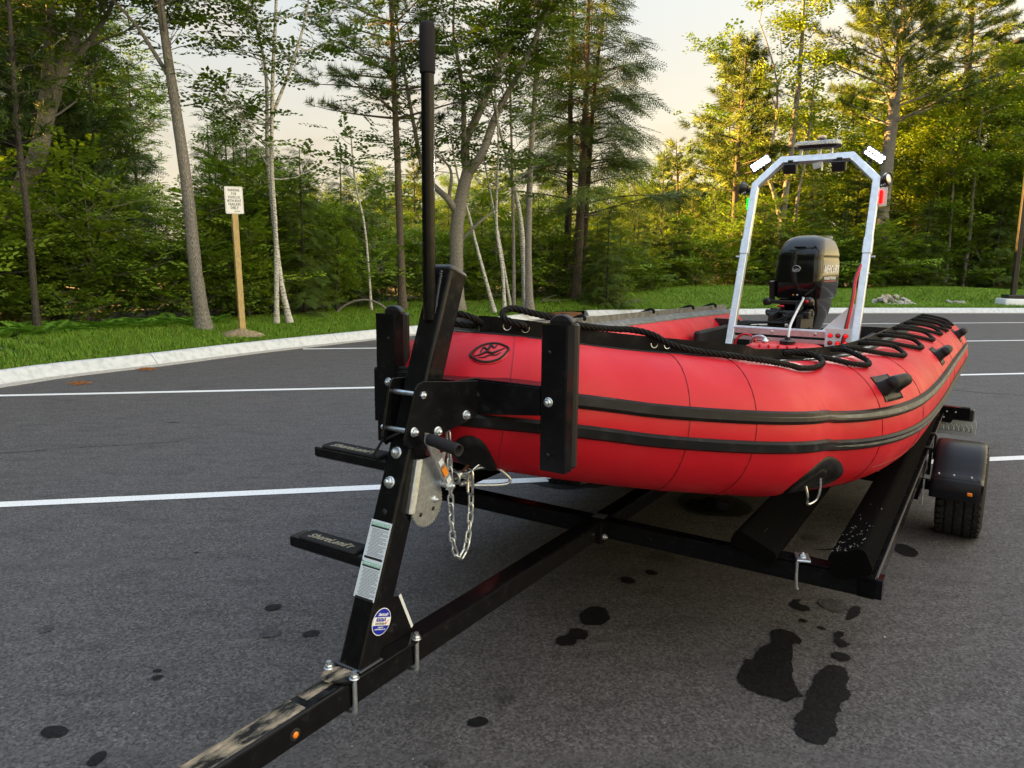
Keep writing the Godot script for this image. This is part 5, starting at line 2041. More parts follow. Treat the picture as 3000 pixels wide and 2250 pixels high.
func emblem(t: Node3D) -> void:
	var s0 := 0.0285
	var a0 := 53.5
	var per := metre(s0)
	var rad := lerpf(BR0, BR1, s0)
	var at := func(x: float, y: float, h: float) -> Vector3:
		var q := Vector2(x, y).rotated(0.33)
		return hull(s0 + q.x / per, a0 + rad_to_deg(q.y / rad), h)
	var b := B.new()
	var rows := []
	for k in 5:
		var row := PackedVector3Array()
		for j in 49:
			var a := TAU * j / 48
			var m := minf(k, 3) / 3.0
			row.append(at.call(cos(a) * 0.058 * m, sin(a) * 0.043 * m, 0.0016 if k < 4 else -0.002))
		rows.append(row)
	b.strip(rows)
	var base := part("emblem", b, M.red_seam, t)
	b = B.new()
	var ring := PackedVector3Array()
	for j in 56:
		var a := TAU * j / 56
		ring.append(at.call(cos(a) * 0.05 * (1.0 + 0.16 * pow(absf(cos(a)), 14)), sin(a) * 0.036, 0.0025))
	b.ring_loop(ring, 0.0034, 6)
	part("emblem_ring", b, M.black_rubber, base)
	var curve := func(list: Array, w0: float) -> void:
		var p := PackedVector3Array()
		for q in list:
			p.append(at.call(q[0], q[1], 0.0022))
		p = smooth_path(p, 6)
		var r := []
		for i in p.size():
			r.append(w0 * (0.35 + 0.65 * sin(PI * (i + 0.5) / p.size())))
		var c := B.new()
		c.tube(p, r, 8, true, 0.7)
		part("emblem_wave", c, M.black_rubber, base)
	curve.call([[-0.048, -0.006], [-0.03, -0.004], [-0.012, 0.002], [0.004, -0.006], [0.022, -0.002], [0.046, 0.004]], 0.0048)
	curve.call([[-0.036, -0.013], [-0.02, -0.016], [-0.004, -0.012], [0.014, -0.016], [0.03, -0.01]], 0.003)
	curve.call([[-0.03, 0.004], [-0.018, 0.022], [-0.008, 0.010], [0.004, 0.028], [0.012, 0.013], [0.026, 0.026]], 0.0045)


# ---------- light arch, fuel tank, outboard ----------
func arch() -> void:
	var t := on_trailer("light_arch", "silver aluminium light arch with two lit lamps standing in the boat", "light arch", 0.0, 0.6, 5.5)
	var at := func(w: float, y: float) -> Vector3:
		return L(w, y, 5.5 + (y - 0.86) * 0.34)
	var tilt := Vector3(0, 0.94, -0.32).normalized()
	var front := Vector3(0, 0.32, 0.94).normalized()
	var pts := [[-0.418, 0.60], [-0.405, 1.955], [-0.235, 2.135], [0.245, 2.14], [0.425, 1.965], [0.425, 0.60]]
	for i in 5:
		var p0: Vector3 = at.call(pts[i][0], pts[i][1])
		var p1: Vector3 = at.call(pts[i + 1][0], pts[i + 1][1])
		var d := (p1 - p0).normalized()
		var b := B.new()
		b.beam(p0 - d * (0.008 if i > 0 else 0.0), p1 + d * (0.008 if i < 4 else 0.0), 0.05 + 0.0006 * (i % 2), 0.05 + 0.0006 * (i % 2), 0.004, front)
		var leg := part("arch_leg" if i in [0, 4] else "arch_bar", b, M.aluminium, t)
		if i in [0, 4]:
			b = B.new()
			var f := (1.45 - 0.60) / (1.955 - 0.60)
			var m: Vector3 = p0.lerp(p1, f if i == 0 else 1.0 - f)
			var up := d if i == 0 else -d
			b.beam(m, m + up * 0.11, 0.058, 0.058, 0.004, front)
			part("hinge_sleeve", b, M.aluminium, leg)
			b = B.new()
			b.beam(m - up * 0.0015, m, 0.0585, 0.0585, 0.004, front)
			part("sleeve_gap", b, M.ink_black, leg)
			b = B.new()
			var side := 1.0 if i == 4 else -1.0
			b.tube(V([m - up * 0.02 + Vector3(0.025 * side, 0, 0), m - up * 0.02 + Vector3(0.055 * side, 0, 0)]), [0.006, 0.009], 8)
			b.tube(V([m - up * 0.14 + Vector3(0.02 * side, 0, 0), m - up * 0.14 + Vector3(0.036 * side, 0, 0)]), 0.007, 6)
			part("hinge_pin", b, M.zinc, leg)
			b = B.new()
			for k in 14:
				var q := m + up * (0.012 + k * 0.0068) + Vector3(0.0295, 0, 0)
				b.box(Transform3D(Basis(), q), Vector3(0.003, 0.0045, 0.03), 0.0008)
			part("hinge_teeth", b, M.aluminium, leg)
	# cross beam, gusset, switch panel
	var b := B.new()
	b.box(Transform3D(Basis(), L(0.0, 0.905, 5.50)), Vector3(0.80, 0.045, 0.012), 0.002)
	b.box(Transform3D(Basis(), L(0.0, 0.93, 5.525)), Vector3(0.80, 0.006, 0.055), 0.0015)
	var beam := part("cross_beam", b, M.aluminium, t)
	b = B.new()
	b.box(Transform3D(Basis(), L(-0.0, 0.85, 5.51)), Vector3(0.80, 0.028, 0.01), 0.002)
	part("lower_beam", b, M.aluminium, t)
	var bolt := hex_bolt(0.008)
	for w in [-0.12, 0.17]:
		part("bolt", bolt, M.stainless, beam, along(L(w, 0.905, 5.493), Vector3.BACK))
	b = B.new()
	b.prism(Transform3D(Basis(), L(0, 0, 5.56)), PackedVector2Array([Vector2(0.20, 0.93), Vector2(0.40, 0.93), Vector2(0.40, 1.115), Vector2(0.385, 1.12)]), 0.005, 0.001)
	part("gusset", b, M.white_paint, t)
	b = B.new()
	b.prism(Transform3D(Basis(), L(0.325, 0.875, 5.46)), B.rrect(0.165, 0.16, 0.006), 0.004, 0.001)
	var panel := part("switch_panel", b, M.white_paint, t)
	for i in 3:
		for j in 2:
			b = B.new()
			var c := L(0.325 + (i - 1) * 0.048, 0.908 - j * 0.052, 5.458)
			b.lathe(along(c, Vector3.BACK), [[0.0, 0.0], [0.016, 0.0], [0.016, 0.003], [0.0135, 0.0045], [0.0135, 0.003], [0.0, 0.003]], 18)
			var sw := part("switch", b, M.black_plastic, panel)
			b = B.new()
			b.lathe(along(c, Vector3.BACK), [[0.0, 0.0025], [0.0125, 0.0025], [0.011, 0.006], [0.0, 0.0075]], 16)
			part("switch_lens", b, M.red_lamp if (i + j) % 3 != 1 else M.red_plastic, panel)
	# cables up the right leg
	for k in 3:
		b = B.new()
		var o := 0.008 * k
		b.tube(smooth_path(V([L(0.36 - o, 0.80, 5.45), L(0.375 - o, 0.95, 5.47), L(0.392 - o * 0.8, 1.15, 5.53), L(0.388 - o, 1.28, 5.60), L(0.40 - o * 0.7, 1.36, 5.64), L(0.41 - o * 0.4, 1.40, 5.67)]), 6), 0.0055, 6)
		part("cable", b, [M.red_plastic, M.red_plastic, M.black_plastic][k], t)
	# lit lamps on the shoulders
	for s in [-1, 1]:
		var p: Vector3 = at.call(-0.385 if s < 0 else 0.395, 2.118 if s < 0 else 2.128) + Vector3(0, 0.006, 0.03)
		var turn := Basis(Vector3.BACK, 0.62 if s < 0 else -0.62) * Basis(Vector3.UP, 0.25)
		var xf := Transform3D(turn, p)
		b = B.new()
		b.box(xf * Transform3D(Basis(), Vector3(0, 0, -0.022)), Vector3(0.158, 0.072, 0.04), 0.006)
		for k in 9:
			b.box(xf * Transform3D(Basis(), Vector3(-0.064 + k * 0.016, 0, -0.046)), Vector3(0.003, 0.066, 0.014), 0.0005)
		var lamp := part("flood_lamp", b, M.black_plastic, t)
		b = B.new()
		b.box(xf * Transform3D(Basis(), Vector3(0, 0, -0.001)), Vector3(0.146, 0.06, 0.002), 0.0005)
		part("reflector", b, M.led_reflector, lamp)
		for i in 6:
			for j in 2:
				b = B.new()
				b.lathe(xf * Transform3D(Basis(Vector3.RIGHT, PI / 2), Vector3(-0.058 + i * 0.0232, -0.0145 + j * 0.029, 0.0)), [[0.0, 0.0005], [0.0108, 0.0005], [0.0108, 0.003], [0.006, 0.0045], [0.0, 0.005]], 12)
				part("led_lamp", b, M.led_lamp, lamp)
		b = B.new()
		b.beam(xf * Vector3(0, -0.03, -0.03), at.call(-0.33 if s < 0 else 0.34, 2.05) , 0.02, 0.006, 0.001, Vector3.BACK)
		part("lamp_bracket", b, M.black_plastic, lamp)
		var sp := SpotLight3D.new()
		sp.name = "flood_light"
		sp.light_energy = 0.1
		sp.light_color = Color(1, 0.98, 0.94)
		sp.light_size = 0.05
		sp.spot_angle = 60
		sp.spot_range = 40
		sp.spot_attenuation = 2
		sp.shadow_enabled = true
		t.add_child(sp, true)
		sp.transform = Transform3D(Basis(Vector3.UP, PI) * Basis(), p) if false else Transform3D((turn * Basis(Vector3.UP, PI)).orthonormalized(), xf * Vector3(0, 0, 0.02))
		sp.rotate_object_local(Vector3.RIGHT, -0.12)
	# dark floods under the top bar, their backs to us
	for w in [-0.17, 0.165]:
		var p: Vector3 = at.call(w, 2.075)
		b = B.new()
		b.box(Transform3D(Basis(Vector3.RIGHT, 0.2), p), Vector3(0.095, 0.075, 0.045), 0.006)
		for k in 8:
			b.box(Transform3D(Basis(Vector3.RIGHT, 0.2), p) * Transform3D(Basis(), Vector3(0, -0.03 + k * 0.0086, 0.026)), Vector3(0.088, 0.0034, 0.016), 0.0005)
		b.box(Transform3D(Basis(), p + Vector3(0, 0.045, 0)), Vector3(0.04, 0.03, 0.02), 0.002)
		part("work_lamp", b, M.black_plastic, t)
	b = B.new()
	b.box(Transform3D(Basis(Vector3.FORWARD, -0.25), at.call(0.02, 2.09)), Vector3(0.07, 0.045, 0.004), 0.001)
	b.box(Transform3D(Basis(), at.call(0.05, 2.08)), Vector3(0.004, 0.06, 0.04), 0.001)
	part("antenna_plate", b, M.aluminium, t)
	# round spot lamps beside the shoulders
	for s in [-1, 1]:
		var p: Vector3 = at.call(-0.495 if s < 0 else 0.485, 1.945 if s < 0 else 1.965)
		var dir := Vector3(s * 0.9, 0.15, 0.35 if s > 0 else 0.1).normalized()
		b = B.new()
		b.lathe(along(p, dir), [[0.0, -0.04], [0.025, -0.038], [0.043, -0.01], [0.047, 0.012], [0.047, 0.02], [0.043, 0.022], [0.042, 0.014], [0.0, 0.012]], 24)
		var sp := part("spot_lamp", b, M.black_plastic, t)
		b = B.new()
		b.lathe(along(p, dir), [[0.0, 0.0125], [0.041, 0.0135], [0.03, 0.019], [0.0, 0.022]], 20)
		part("lens", b, M.led_reflector, sp)
		b = B.new()
		b.beam(p + Vector3(0, -0.02, -0.01), at.call(-0.42 if s < 0 else 0.44, 1.92), 0.03, 0.035, 0.004, Vector3.BACK)
		part("lamp_bracket", b, M.black_plastic, sp)
		for k in 3:
			part("bolt", hex_bolt(0.004), M.zinc, sp, along(p + Vector3(-s * 0.014 + 0.012 * (k - 1), -0.042 + 0.004 * k, 0.03), Vector3.BACK))
		b = B.new()
		b.tube(smooth_path(V([p + Vector3(0, -0.03, -0.03), p + Vector3(-s * 0.02, -0.075, -0.02), at.call(-0.43 if s < 0 else 0.445, 1.85)]), 5), 0.004, 6)
		part("cable", b, M.black_plastic, sp)
	# navigation lamps
	b = B.new()
	b.box(Transform3D(Basis(), at.call(-0.443, 1.825) + Vector3(0, 0, -0.01)), Vector3(0.016, 0.085, 0.03), 0.005)
	part("green_side_lamp", b, M.green_lamp, t)
	b = B.new()
	b.box(Transform3D(Basis(), at.call(0.478, 1.845)), Vector3(0.05, 0.125, 0.004), 0.0015)
	var pl := part("lamp_backboard", b, M.white_paint, t)
	b = B.new()
	b.box(Transform3D(Basis(), at.call(0.468, 1.845) + Vector3(0, 0, 0.012)), Vector3(0.026, 0.09, 0.022), 0.007)
	part("red_side_lamp", b, M.red_lamp, pl)
	# light bar
	b = B.new()
	var rings := []
	for q in [[-0.024, 0.30, 0.115], [-0.02, 0.325, 0.135], [-0.002, 0.33, 0.14]]:
		var r := PackedVector3Array()
		for p in B.rrect(q[1], q[2], q[2] * 0.49, 8):
			r.append(at.call(0.0, 2.235) + Vector3(p.x, q[0], -p.y))
		rings.append(r)
	b.loft(rings)
	var bar := part("light_bar", b, M.black_plastic, t)
	b = B.new()
	rings = []
	for q in [[-0.002, 0.33, 0.14], [0.016, 0.326, 0.136], [0.026, 0.31, 0.12], [0.03, 0.27, 0.09]]:
		var r := PackedVector3Array()
		for p in B.rrect(q[1], q[2], q[2] * 0.49, 8):
			r.append(at.call(0.0, 2.235) + Vector3(p.x, q[0], -p.y))
		rings.append(r)
	b.loft(rings)
	part("lens", b, M.lens_clear, bar)
	for k in 12:
		b = B.new()
		b.box(Transform3D(Basis(), at.call(-0.132 + k * 0.024, 2.245) + Vector3(0, 0, 0.035)), Vector3(0.017, 0.018, 0.04), 0.004)
		part("led_block", b, M.led_reflector, bar)
	for w in [-0.11, 0.02, 0.10]:
		b = B.new()
		b.box(Transform3D(Basis(), at.call(w, 2.185)), Vector3(0.02, 0.05, 0.03), 0.002)
		part("bar_foot", b, M.aluminium, bar)
	b = B.new()
	b.lathe(Transform3D(Basis(), at.call(0.025, 2.262)), [[0.0, 0.0], [0.034, 0.0], [0.032, 0.018], [0.028, 0.022], [0.0, 0.022]], 24)
	var al := part("anchor_lamp", b, M.black_plastic, t)
	b = B.new()
	b.lathe(Transform3D(Basis(), at.call(0.025, 2.262)), [[0.0, 0.022], [0.031, 0.022], [0.031, 0.034], [0.024, 0.04], [0.0, 0.041]], 24)
	part("lens", b, M.lid_cream, al)


func fuel_tank() -> void:
	var t := on_trailer("fuel_tank", "red plastic fuel tank with black cap inside the boat", "fuel tank", 0.02, 0.58, 5.25)
	var b := B.new()
	var rings := []
	for q in [[0.58, 0.46, 0.30], [0.60, 0.50, 0.34], [0.80, 0.50, 0.34], [0.835, 0.47, 0.31], [0.85, 0.40, 0.26], [0.856, 0.2, 0.14]]:
		var r := PackedVector3Array()
		for p in B.rrect(q[1], q[2], q[2] * 0.28, 5):
			r.append(L(0.03 + p.x, q[0], 5.25 + p.y))
		rings.append(r)
	b.loft(rings)
	var tank := part("tank", b, M.red_plastic, t)
	b = B.new()
	for k in 5:
		b.box(Transform3D(Basis(), L(-0.1 + k * 0.06, 0.845, 5.14)), Vector3(0.012, 0.02, 0.1), 0.004)
	part("tank_ribs", b, M.red_plastic, t)
	b = B.new()
	b.lathe(Transform3D(Basis(), L(0.055, 0.853, 5.2)), [[0.0, 0.0], [0.05, 0.0], [0.052, 0.024], [0.044, 0.03], [0.02, 0.032], [0.018, 0.05], [0.0, 0.05]], 10, false)
	part("cap", b, M.black_plastic, t)
	b = B.new()
	b.lathe(Transform3D(Basis(), L(-0.09, 0.853, 5.2)), [[0.0, 0.0], [0.022, 0.0], [0.024, 0.02], [0.012, 0.024], [0.012, 0.036], [0.0, 0.036]], 14)
	part("fuel_fitting", b, M.zinc, t)
	b = B.new()
	b.tube(smooth_path(V([L(0.06, 0.89, 5.2), L(0.045, 0.97, 5.30), L(0.02, 1.06, 5.6), L(-0.03, 1.12, 6.0), L(-0.06, 1.125, 6.12)]), 7), 0.0085, 8)
	part("clear_hose", b, M.clear_hose, t)
	b = B.new()
	b.tube(smooth_path(V([L(-0.09, 0.885, 5.2), L(-0.13, 0.895, 5.22), L(-0.2, 0.87, 5.3), L(-0.24, 0.80, 5.4)]), 6), 0.011, 8)
	part("fuel_hose", b, M.clear_hose, t)
	b = B.new()
	var ring := PackedVector3Array()
	for k in 24:
		var a := TAU * k / 24
		ring.append(L(-0.28 + cos(a) * 0.075, 0.81 + sin(a) * 0.075, 5.42))
	b.ring_loop(ring, 0.007, 8)
	part("coiled_hose", b, M.red_plastic, t)


func outboard() -> void:
	var t := on_trailer("outboard_motor", "glossy black outboard motor hung on the boat transom", "outboard motor", -0.10, 0.2, 6.35)
	t.rotation.y -= 0.13
	var c := -0.10
	# cowl from below upwards: height, half width, front and back along the boat, corner
	var levels := [[1.115, 0.165, 6.165, 6.60, 0.05], [1.13, 0.176, 6.155, 6.62, 0.055], [1.25, 0.185, 6.15, 6.64, 0.06], [1.40, 0.183, 6.16, 6.64, 0.065], [1.43, 0.175, 6.17, 6.635, 0.06], [1.445, 0.179, 6.168, 6.64, 0.06], [1.50, 0.17, 6.195, 6.63, 0.065], [1.555, 0.152, 6.235, 6.61, 0.07], [1.585, 0.132, 6.28, 6.58, 0.07], [1.602, 0.09, 6.33, 6.54, 0.06], [1.608, 0.045, 6.38, 6.48, 0.03]]
	var b := B.new()
	var rings := []
	for q in levels:
		var r := PackedVector3Array()
		for p in B.rrect(q[1] * 2, q[3] - q[2], q[4], 8):
			var bulge := 0.012 * (1.0 - pow(p.x / q[1], 2.0)) * (1.0 if p.y < 0 else 0.0)
			r.append(L(c + p.x, q[0], (q[2] + q[3]) / 2 + p.y - bulge))
		rings.append(r)
	b.loft(rings)
	var cowl := part("cowl", b, M.motor_black, t)
	b = B.new()
	b.prism(Transform3D(Basis(Vector3.RIGHT, -0.5), L(c, 1.515, 6.19)), B.rrect(0.09, 0.012, 0.005, 3), 0.012, 0.002)
	part("cowl_latch", b, M.motor_matte, cowl)
	b = B.new()
	b.box(Transform3D(Basis(Vector3.RIGHT, 0.22), L(c + 0.03, 1.578, 6.5)), Vector3(0.18, 0.03, 0.16), 0.012)
	part("air_scoop", b, M.motor_black, cowl)
	# badge on the front: a ring with waves
	var bp := L(c, 1.345, 6.142)
	b = B.new()
	var ring := PackedVector3Array()
	for k in 32:
		var a := TAU * k / 32
		ring.append(bp + Vector3(cos(a) * 0.03, sin(a) * 0.024, 0))
	b.ring_loop(ring, 0.0028, 6)
	var badge := part("badge", b, M.stainless, cowl)
	for k in 3:
		b = B.new()
		var p := PackedVector3Array()
		for j in 9:
			var f := j / 8.0 * 2 - 1
			p.append(bp + Vector3(f * 0.027, -0.004 - k * 0.0065 + 0.004 * sin(f * 4.0 + k), 0.002))
		b.tube(p, 0.0022, 6)
		part("badge_wave", b, M.stainless, badge)
	var side := Basis(Vector3(0, 0, -1), Vector3(0, 1, 0), Vector3(1, 0, 0))
	lettering("MERCURY", Vector2(0.34, 0.062), M.ink_white, cowl, Transform3D(side, L(c + 0.1865, 1.345, 6.395)), true, 0.15)
	lettering("FOURSTROKE", Vector2(0.27, 0.022), M.ink_white, cowl, Transform3D(side, L(c + 0.1868, 1.275, 6.37)), true, 0.15)
	b = B.new()
	b.box(Transform3D(Basis(), L(c + 0.186, 1.252, 6.37)), Vector3(0.002, 0.004, 0.27), 0.0)
	part("red_stripe", b, M.ink_red, cowl)
	for k in 2:
		b = B.new()
		b.box(Transform3D(Basis(), L(c - 0.01 + 0.03 * k, 1.145, 6.1425)), Vector3(0.012, 0.01, 0.001), 0.0)
		part("warning_label", b, [M.ink_orange, M.ink_white][k], cowl)
	# lower shroud, mid section, leg
	b = B.new()
	rings = []
	for q in [[1.112, 0.15, 6.17, 6.60, 0.05], [1.05, 0.15, 6.2, 6.6, 0.05], [0.98, 0.135, 6.25, 6.59, 0.05], [0.88, 0.10, 6.31, 6.56, 0.04], [0.75, 0.06, 6.34, 6.52, 0.03], [0.4, 0.04, 6.36, 6.50, 0.02], [0.32, 0.035, 6.36, 6.52, 0.02]]:
		var r := PackedVector3Array()
		for p in B.rrect(q[1] * 2, q[3] - q[2], q[4], 6):
			r.append(L(c + p.x, q[0], (q[2] + q[3]) / 2 + p.y))
		rings.append(r)
	b.loft(rings)
	part("leg", b, M.motor_black, t)
	b = B.new()
	b.box(Transform3D(Basis(), L(c, 0.40, 6.5)), Vector3(0.16, 0.008, 0.36), 0.003)
	part("cavitation_plate", b, M.motor_matte, t)
	b = B.new()
	b.lathe(along(L(c, 0.27, 6.62), Vector3(0, 0, 1)), [[0.0, 0.0], [0.04, 0.0], [0.045, 0.12], [0.035, 0.25], [0.0, 0.33]], 18)
	part("gearcase", b, M.motor_matte, t)
	b = B.new()
	for k in 3:
		var a := TAU * k / 3
		b.beam(L(c, 0.27, 6.66), L(c + cos(a) * 0.14, 0.27 + sin(a) * 0.14, 6.68), 0.07, 0.006, 0.002, Vector3(-sin(a), cos(a), 0.5))
	part("propeller", b, M.motor_matte, t)
	# clamp bracket, steering bar and the hardware between transom and cowl
	b = B.new()
	for s in [-1, 1]:
		b.prism(side_xf(c + 0.11 * s), side_poly([[6.02, 0.62], [6.06, 0.62], [6.22, 0.80], [6.24, 1.02], [6.18, 1.04], [5.965, 0.99], [5.955, 0.90], [6.02, 0.90]]), 0.035, 0.006)
	part("clamp_bracket", b, M.motor_matte, t)
	b = B.new()
	b.tube(V([L(c - 0.20, 1.005, 6.1), L(c + 0.17, 1.005, 6.1)]), 0.02, 14)
	b.tube(V([L(c - 0.15, 1.03, 6.13), L(c - 0.15, 0.95, 6.1)]), 0.03, 10)
	part("tilt_tube", b, M.motor_matte, t)
	b = B.new()
	b.beam(L(c - 0.21, 1.085, 6.12), L(c + 0.16, 1.085, 6.12), 0.035, 0.03, 0.006)
	b.lathe(along(L(c - 0.2, 1.085, 6.12), Vector3.BACK), [[0.0, -0.03], [0.03, -0.03], [0.03, 0.03], [0.02, 0.035], [0.0, 0.035]], 18)
	part("steering_bar", b, M.motor_matte, t)
	b = B.new()
	b.lathe(along(L(c + 0.125, 1.10, 6.10), Vector3.BACK), [[0.0, -0.03], [0.034, -0.03], [0.034, 0.03], [0.026, 0.036], [0.0, 0.036]], 20)
	var kn2 := part("trim_boss", b, M.motor_matte, t)
	b = B.new()
	b.lathe(along(L(c + 0.125, 1.10, 6.062), Vector3.BACK), [[0.0, 0.0], [0.014, 0.0], [0.014, 0.004], [0.0, 0.005]], 16)
	part("red_button", b, M.red_plastic, kn2)
	b = B.new()
	b.prism(side_xf(c - 0.185), side_poly([[6.15, 1.09], [6.19, 1.09], [6.2, 1.23], [6.17, 1.25], [6.12, 1.24], [6.13, 1.2]]), 0.03, 0.006)
	part("tiller_bracket", b, M.motor_matte, t)
	rng.seed = 66
	for k in 9:
		b = B.new()
		var p := L(c + rng.randf_range(-0.17, 0.15), rng.randf_range(0.93, 1.0), rng.randf_range(6.02, 6.1))
		b.box(Transform3D(Basis(Vector3.UP, rng.randf_range(-0.3, 0.3)), p), Vector3(rng.randf_range(0.03, 0.07), rng.randf_range(0.02, 0.06), rng.randf_range(0.03, 0.05)), 0.006)
		part("bracket_casting", b, M.motor_matte, t)
	for k in 3:
		b = B.new()
		b.tube(smooth_path(V([L(c + 0.03 + k * 0.02, 1.10, 6.12), L(c + 0.06 + k * 0.015, 1.03, 6.02), L(c + 0.02 - k * 0.06, 0.94, 5.98), L(c - 0.2 - k * 0.05, 0.93, 5.9), L(c - 0.34, 0.88, 5.8)]), 6), 0.009, 8)
		part("control_cable", b, M.black_rubber, t)
	b = B.new()
	b.box(Transform3D(Basis(), L(c - 0.08, 1.055, 6.09)), Vector3(0.05, 0.015, 0.02), 0.004)
	part("red_lever", b, M.red_plastic, t)


# ---------- plants ----------
var sprays := {}


func kite(v: PackedVector3Array, n: PackedVector3Array, p: Vector3, dir: Vector3, up: Vector3, len: float, wid: float, fold := 0.15) -> void:
	var s := dir.cross(up).normalized() * wid * 0.5
	var m := p + dir * len * 0.45
	var t := p + dir * len
	var l := m - s + up * fold * wid
	var r := m + s + up * fold * wid
	v.append_array([p, t, r, p, l, t])
	var n1 := (t - p).cross(r - p).normalized()
	if n1.dot(up) < 0:
		n1 = -n1
	var n2 := (l - p).cross(t - p).normalized()
	if n2.dot(up) < 0:
		n2 = -n2
	n.append_array([n1, n1, n1, n2, n2, n2])


func make_sprays() -> void:
	rng.seed = 1001
	for kind in ["broad", "broad_far", "fern"]:
		for variant in 3:
			var v := PackedVector3Array()
			var n := PackedVector3Array()
			var count := 13 if kind != "fern" else 26
			var len := 0.46 if kind != "fern" else 0.6
			for i in count:
				var f := float(i + 1) / count
				var side := 1.0 if i % 2 else -1.0
				var p := Vector3(0, -0.10 * f * f * (1.0 if kind != "fern" else 3.0), f * len)
				var dir := Vector3(side * rng.randf_range(0.6, 1.0), rng.randf_range(-0.35, 0.1), rng.randf_range(0.3, 0.9)).normalized()
				var up := Vector3(rng.randf_range(-0.3, 0.3), 1, rng.randf_range(-0.3, 0.3)).normalized()
				if i == count - 1:
					dir = Vector3(0, -0.2, 1).normalized()
				if kind == "fern":
					kite(v, n, p, Vector3(side, -0.15, 0.35).normalized(), up, 0.17 * sin(PI * clampf(f * 0.9 + 0.08, 0, 1)) + 0.02, 0.035, 0.05)
				elif kind == "broad":
					kite(v, n, p + dir * 0.02, dir, up, rng.randf_range(0.065, 0.115), rng.randf_range(0.045, 0.075))
				else:
					kite(v, n, p + Vector3(rng.randf_range(-0.1, 0.1), rng.randf_range(-0.12, 0.12), 0), dir, up, rng.randf_range(0.10, 0.17), rng.randf_range(0.08, 0.12))
			# the twig
			v.append_array([Vector3(-0.003, 0, 0), Vector3(0, -0.1, len), Vector3(0.003, 0, 0)])
			n.append_array([Vector3.UP, Vector3.UP, Vector3.UP])
			sprays[kind + str(variant)] = arrays(v, n)
	for variant in 3:   # pine: a brush of needles
		var v := PackedVector3Array()
		var n := PackedVector3Array()
		for i in 44:
			var f := rng.randf()
			var a := rng.randf() * TAU
			var p := Vector3(0, 0, f * 0.16)
			var dir := Vector3(cos(a) * 0.8, sin(a) * 0.8, rng.randf_range(0.25, 1.1)).normalized()
			var s := dir.cross(Vector3(rng.randf_range(-1, 1), rng.randf_range(-1, 1), rng.randf_range(-1, 1))).normalized() * 0.0042
			var t := p + dir * rng.randf_range(0.085, 0.13)
			v.append_array([p - s, t, p + s])
			var nn := (Vector3(dir.x, dir.y, 0) + Vector3(0, 0.5, 0)).normalized()
			n.append_array([nn, nn, nn])
		sprays["pine" + str(variant)] = arrays(v, n)
	for variant in 3:   # hemlock: a flat drooping frond
		var v := PackedVector3Array()
		var n := PackedVector3Array()
		for i in 20:
			var f := (i + 0.5) / 20
			var side := 1.0 if i % 2 else -1.0
			var p := Vector3(0, -0.16 * f * f, f * 0.5)
			var dir := Vector3(side * 0.9, rng.randf_range(-0.45, -0.05), 0.55).normalized()
			var len := 0.2 * (1.0 - 0.72 * f) * rng.randf_range(0.7, 1.2)
			for q in 3:
				kite(v, n, p + dir * len * q * 0.33, (dir + Vector3(0, 0, 0.7 * (q % 2))).normalized(), Vector3(rng.randf_range(-0.2, 0.2), 1, 0).normalized(), len * 0.5, 0.02, 0.0)
		sprays["hemlock" + str(variant)] = arrays(v, n)


func tint(kind: String) -> Color:
	var t := rng.randf()
	match kind:
		"broad":
			return Color(0.070, 0.128, 0.013).lerp(Color(0.165, 0.255, 0.024), t * t)
		"light":
			return Color(0.120, 0.215, 0.017).lerp(Color(0.230, 0.345, 0.030), t)
		"fresh":
			return Color(0.150, 0.235, 0.018).lerp(Color(0.265, 0.365, 0.030), t)
		"pine":
			return Color(0.055, 0.110, 0.022).lerp(Color(0.120, 0.200, 0.038), t)
		"light_pine":
			return Color(0.085, 0.140, 0.020).lerp(Color(0.170, 0.235, 0.034), t)
		"hemlock":
			return Color(0.045, 0.084, 0.018).lerp(Color(0.110, 0.170, 0.028), t)
		"fern":
			return Color(0.075, 0.200, 0.018).lerp(Color(0.150, 0.320, 0.034), t)
	return Color(0.083, 0.192, 0.024)


class Leaves:
	var xs: Array[Transform3D] = []
	var cs: Array[Color] = []


func face(p: Vector3, dir: Vector3, roll: float, s: float) -> Transform3D:   # z along dir, y mostly up
	var z := dir.normalized()
	var x := Vector3.UP.cross(z)
	if x.length() < 0.05:
		x = Vector3.RIGHT
	x = x.normalized().rotated(z, roll)
	return Transform3D(Basis(x, z.cross(x), z).scaled_local(Vector3(s, s, s)), p)


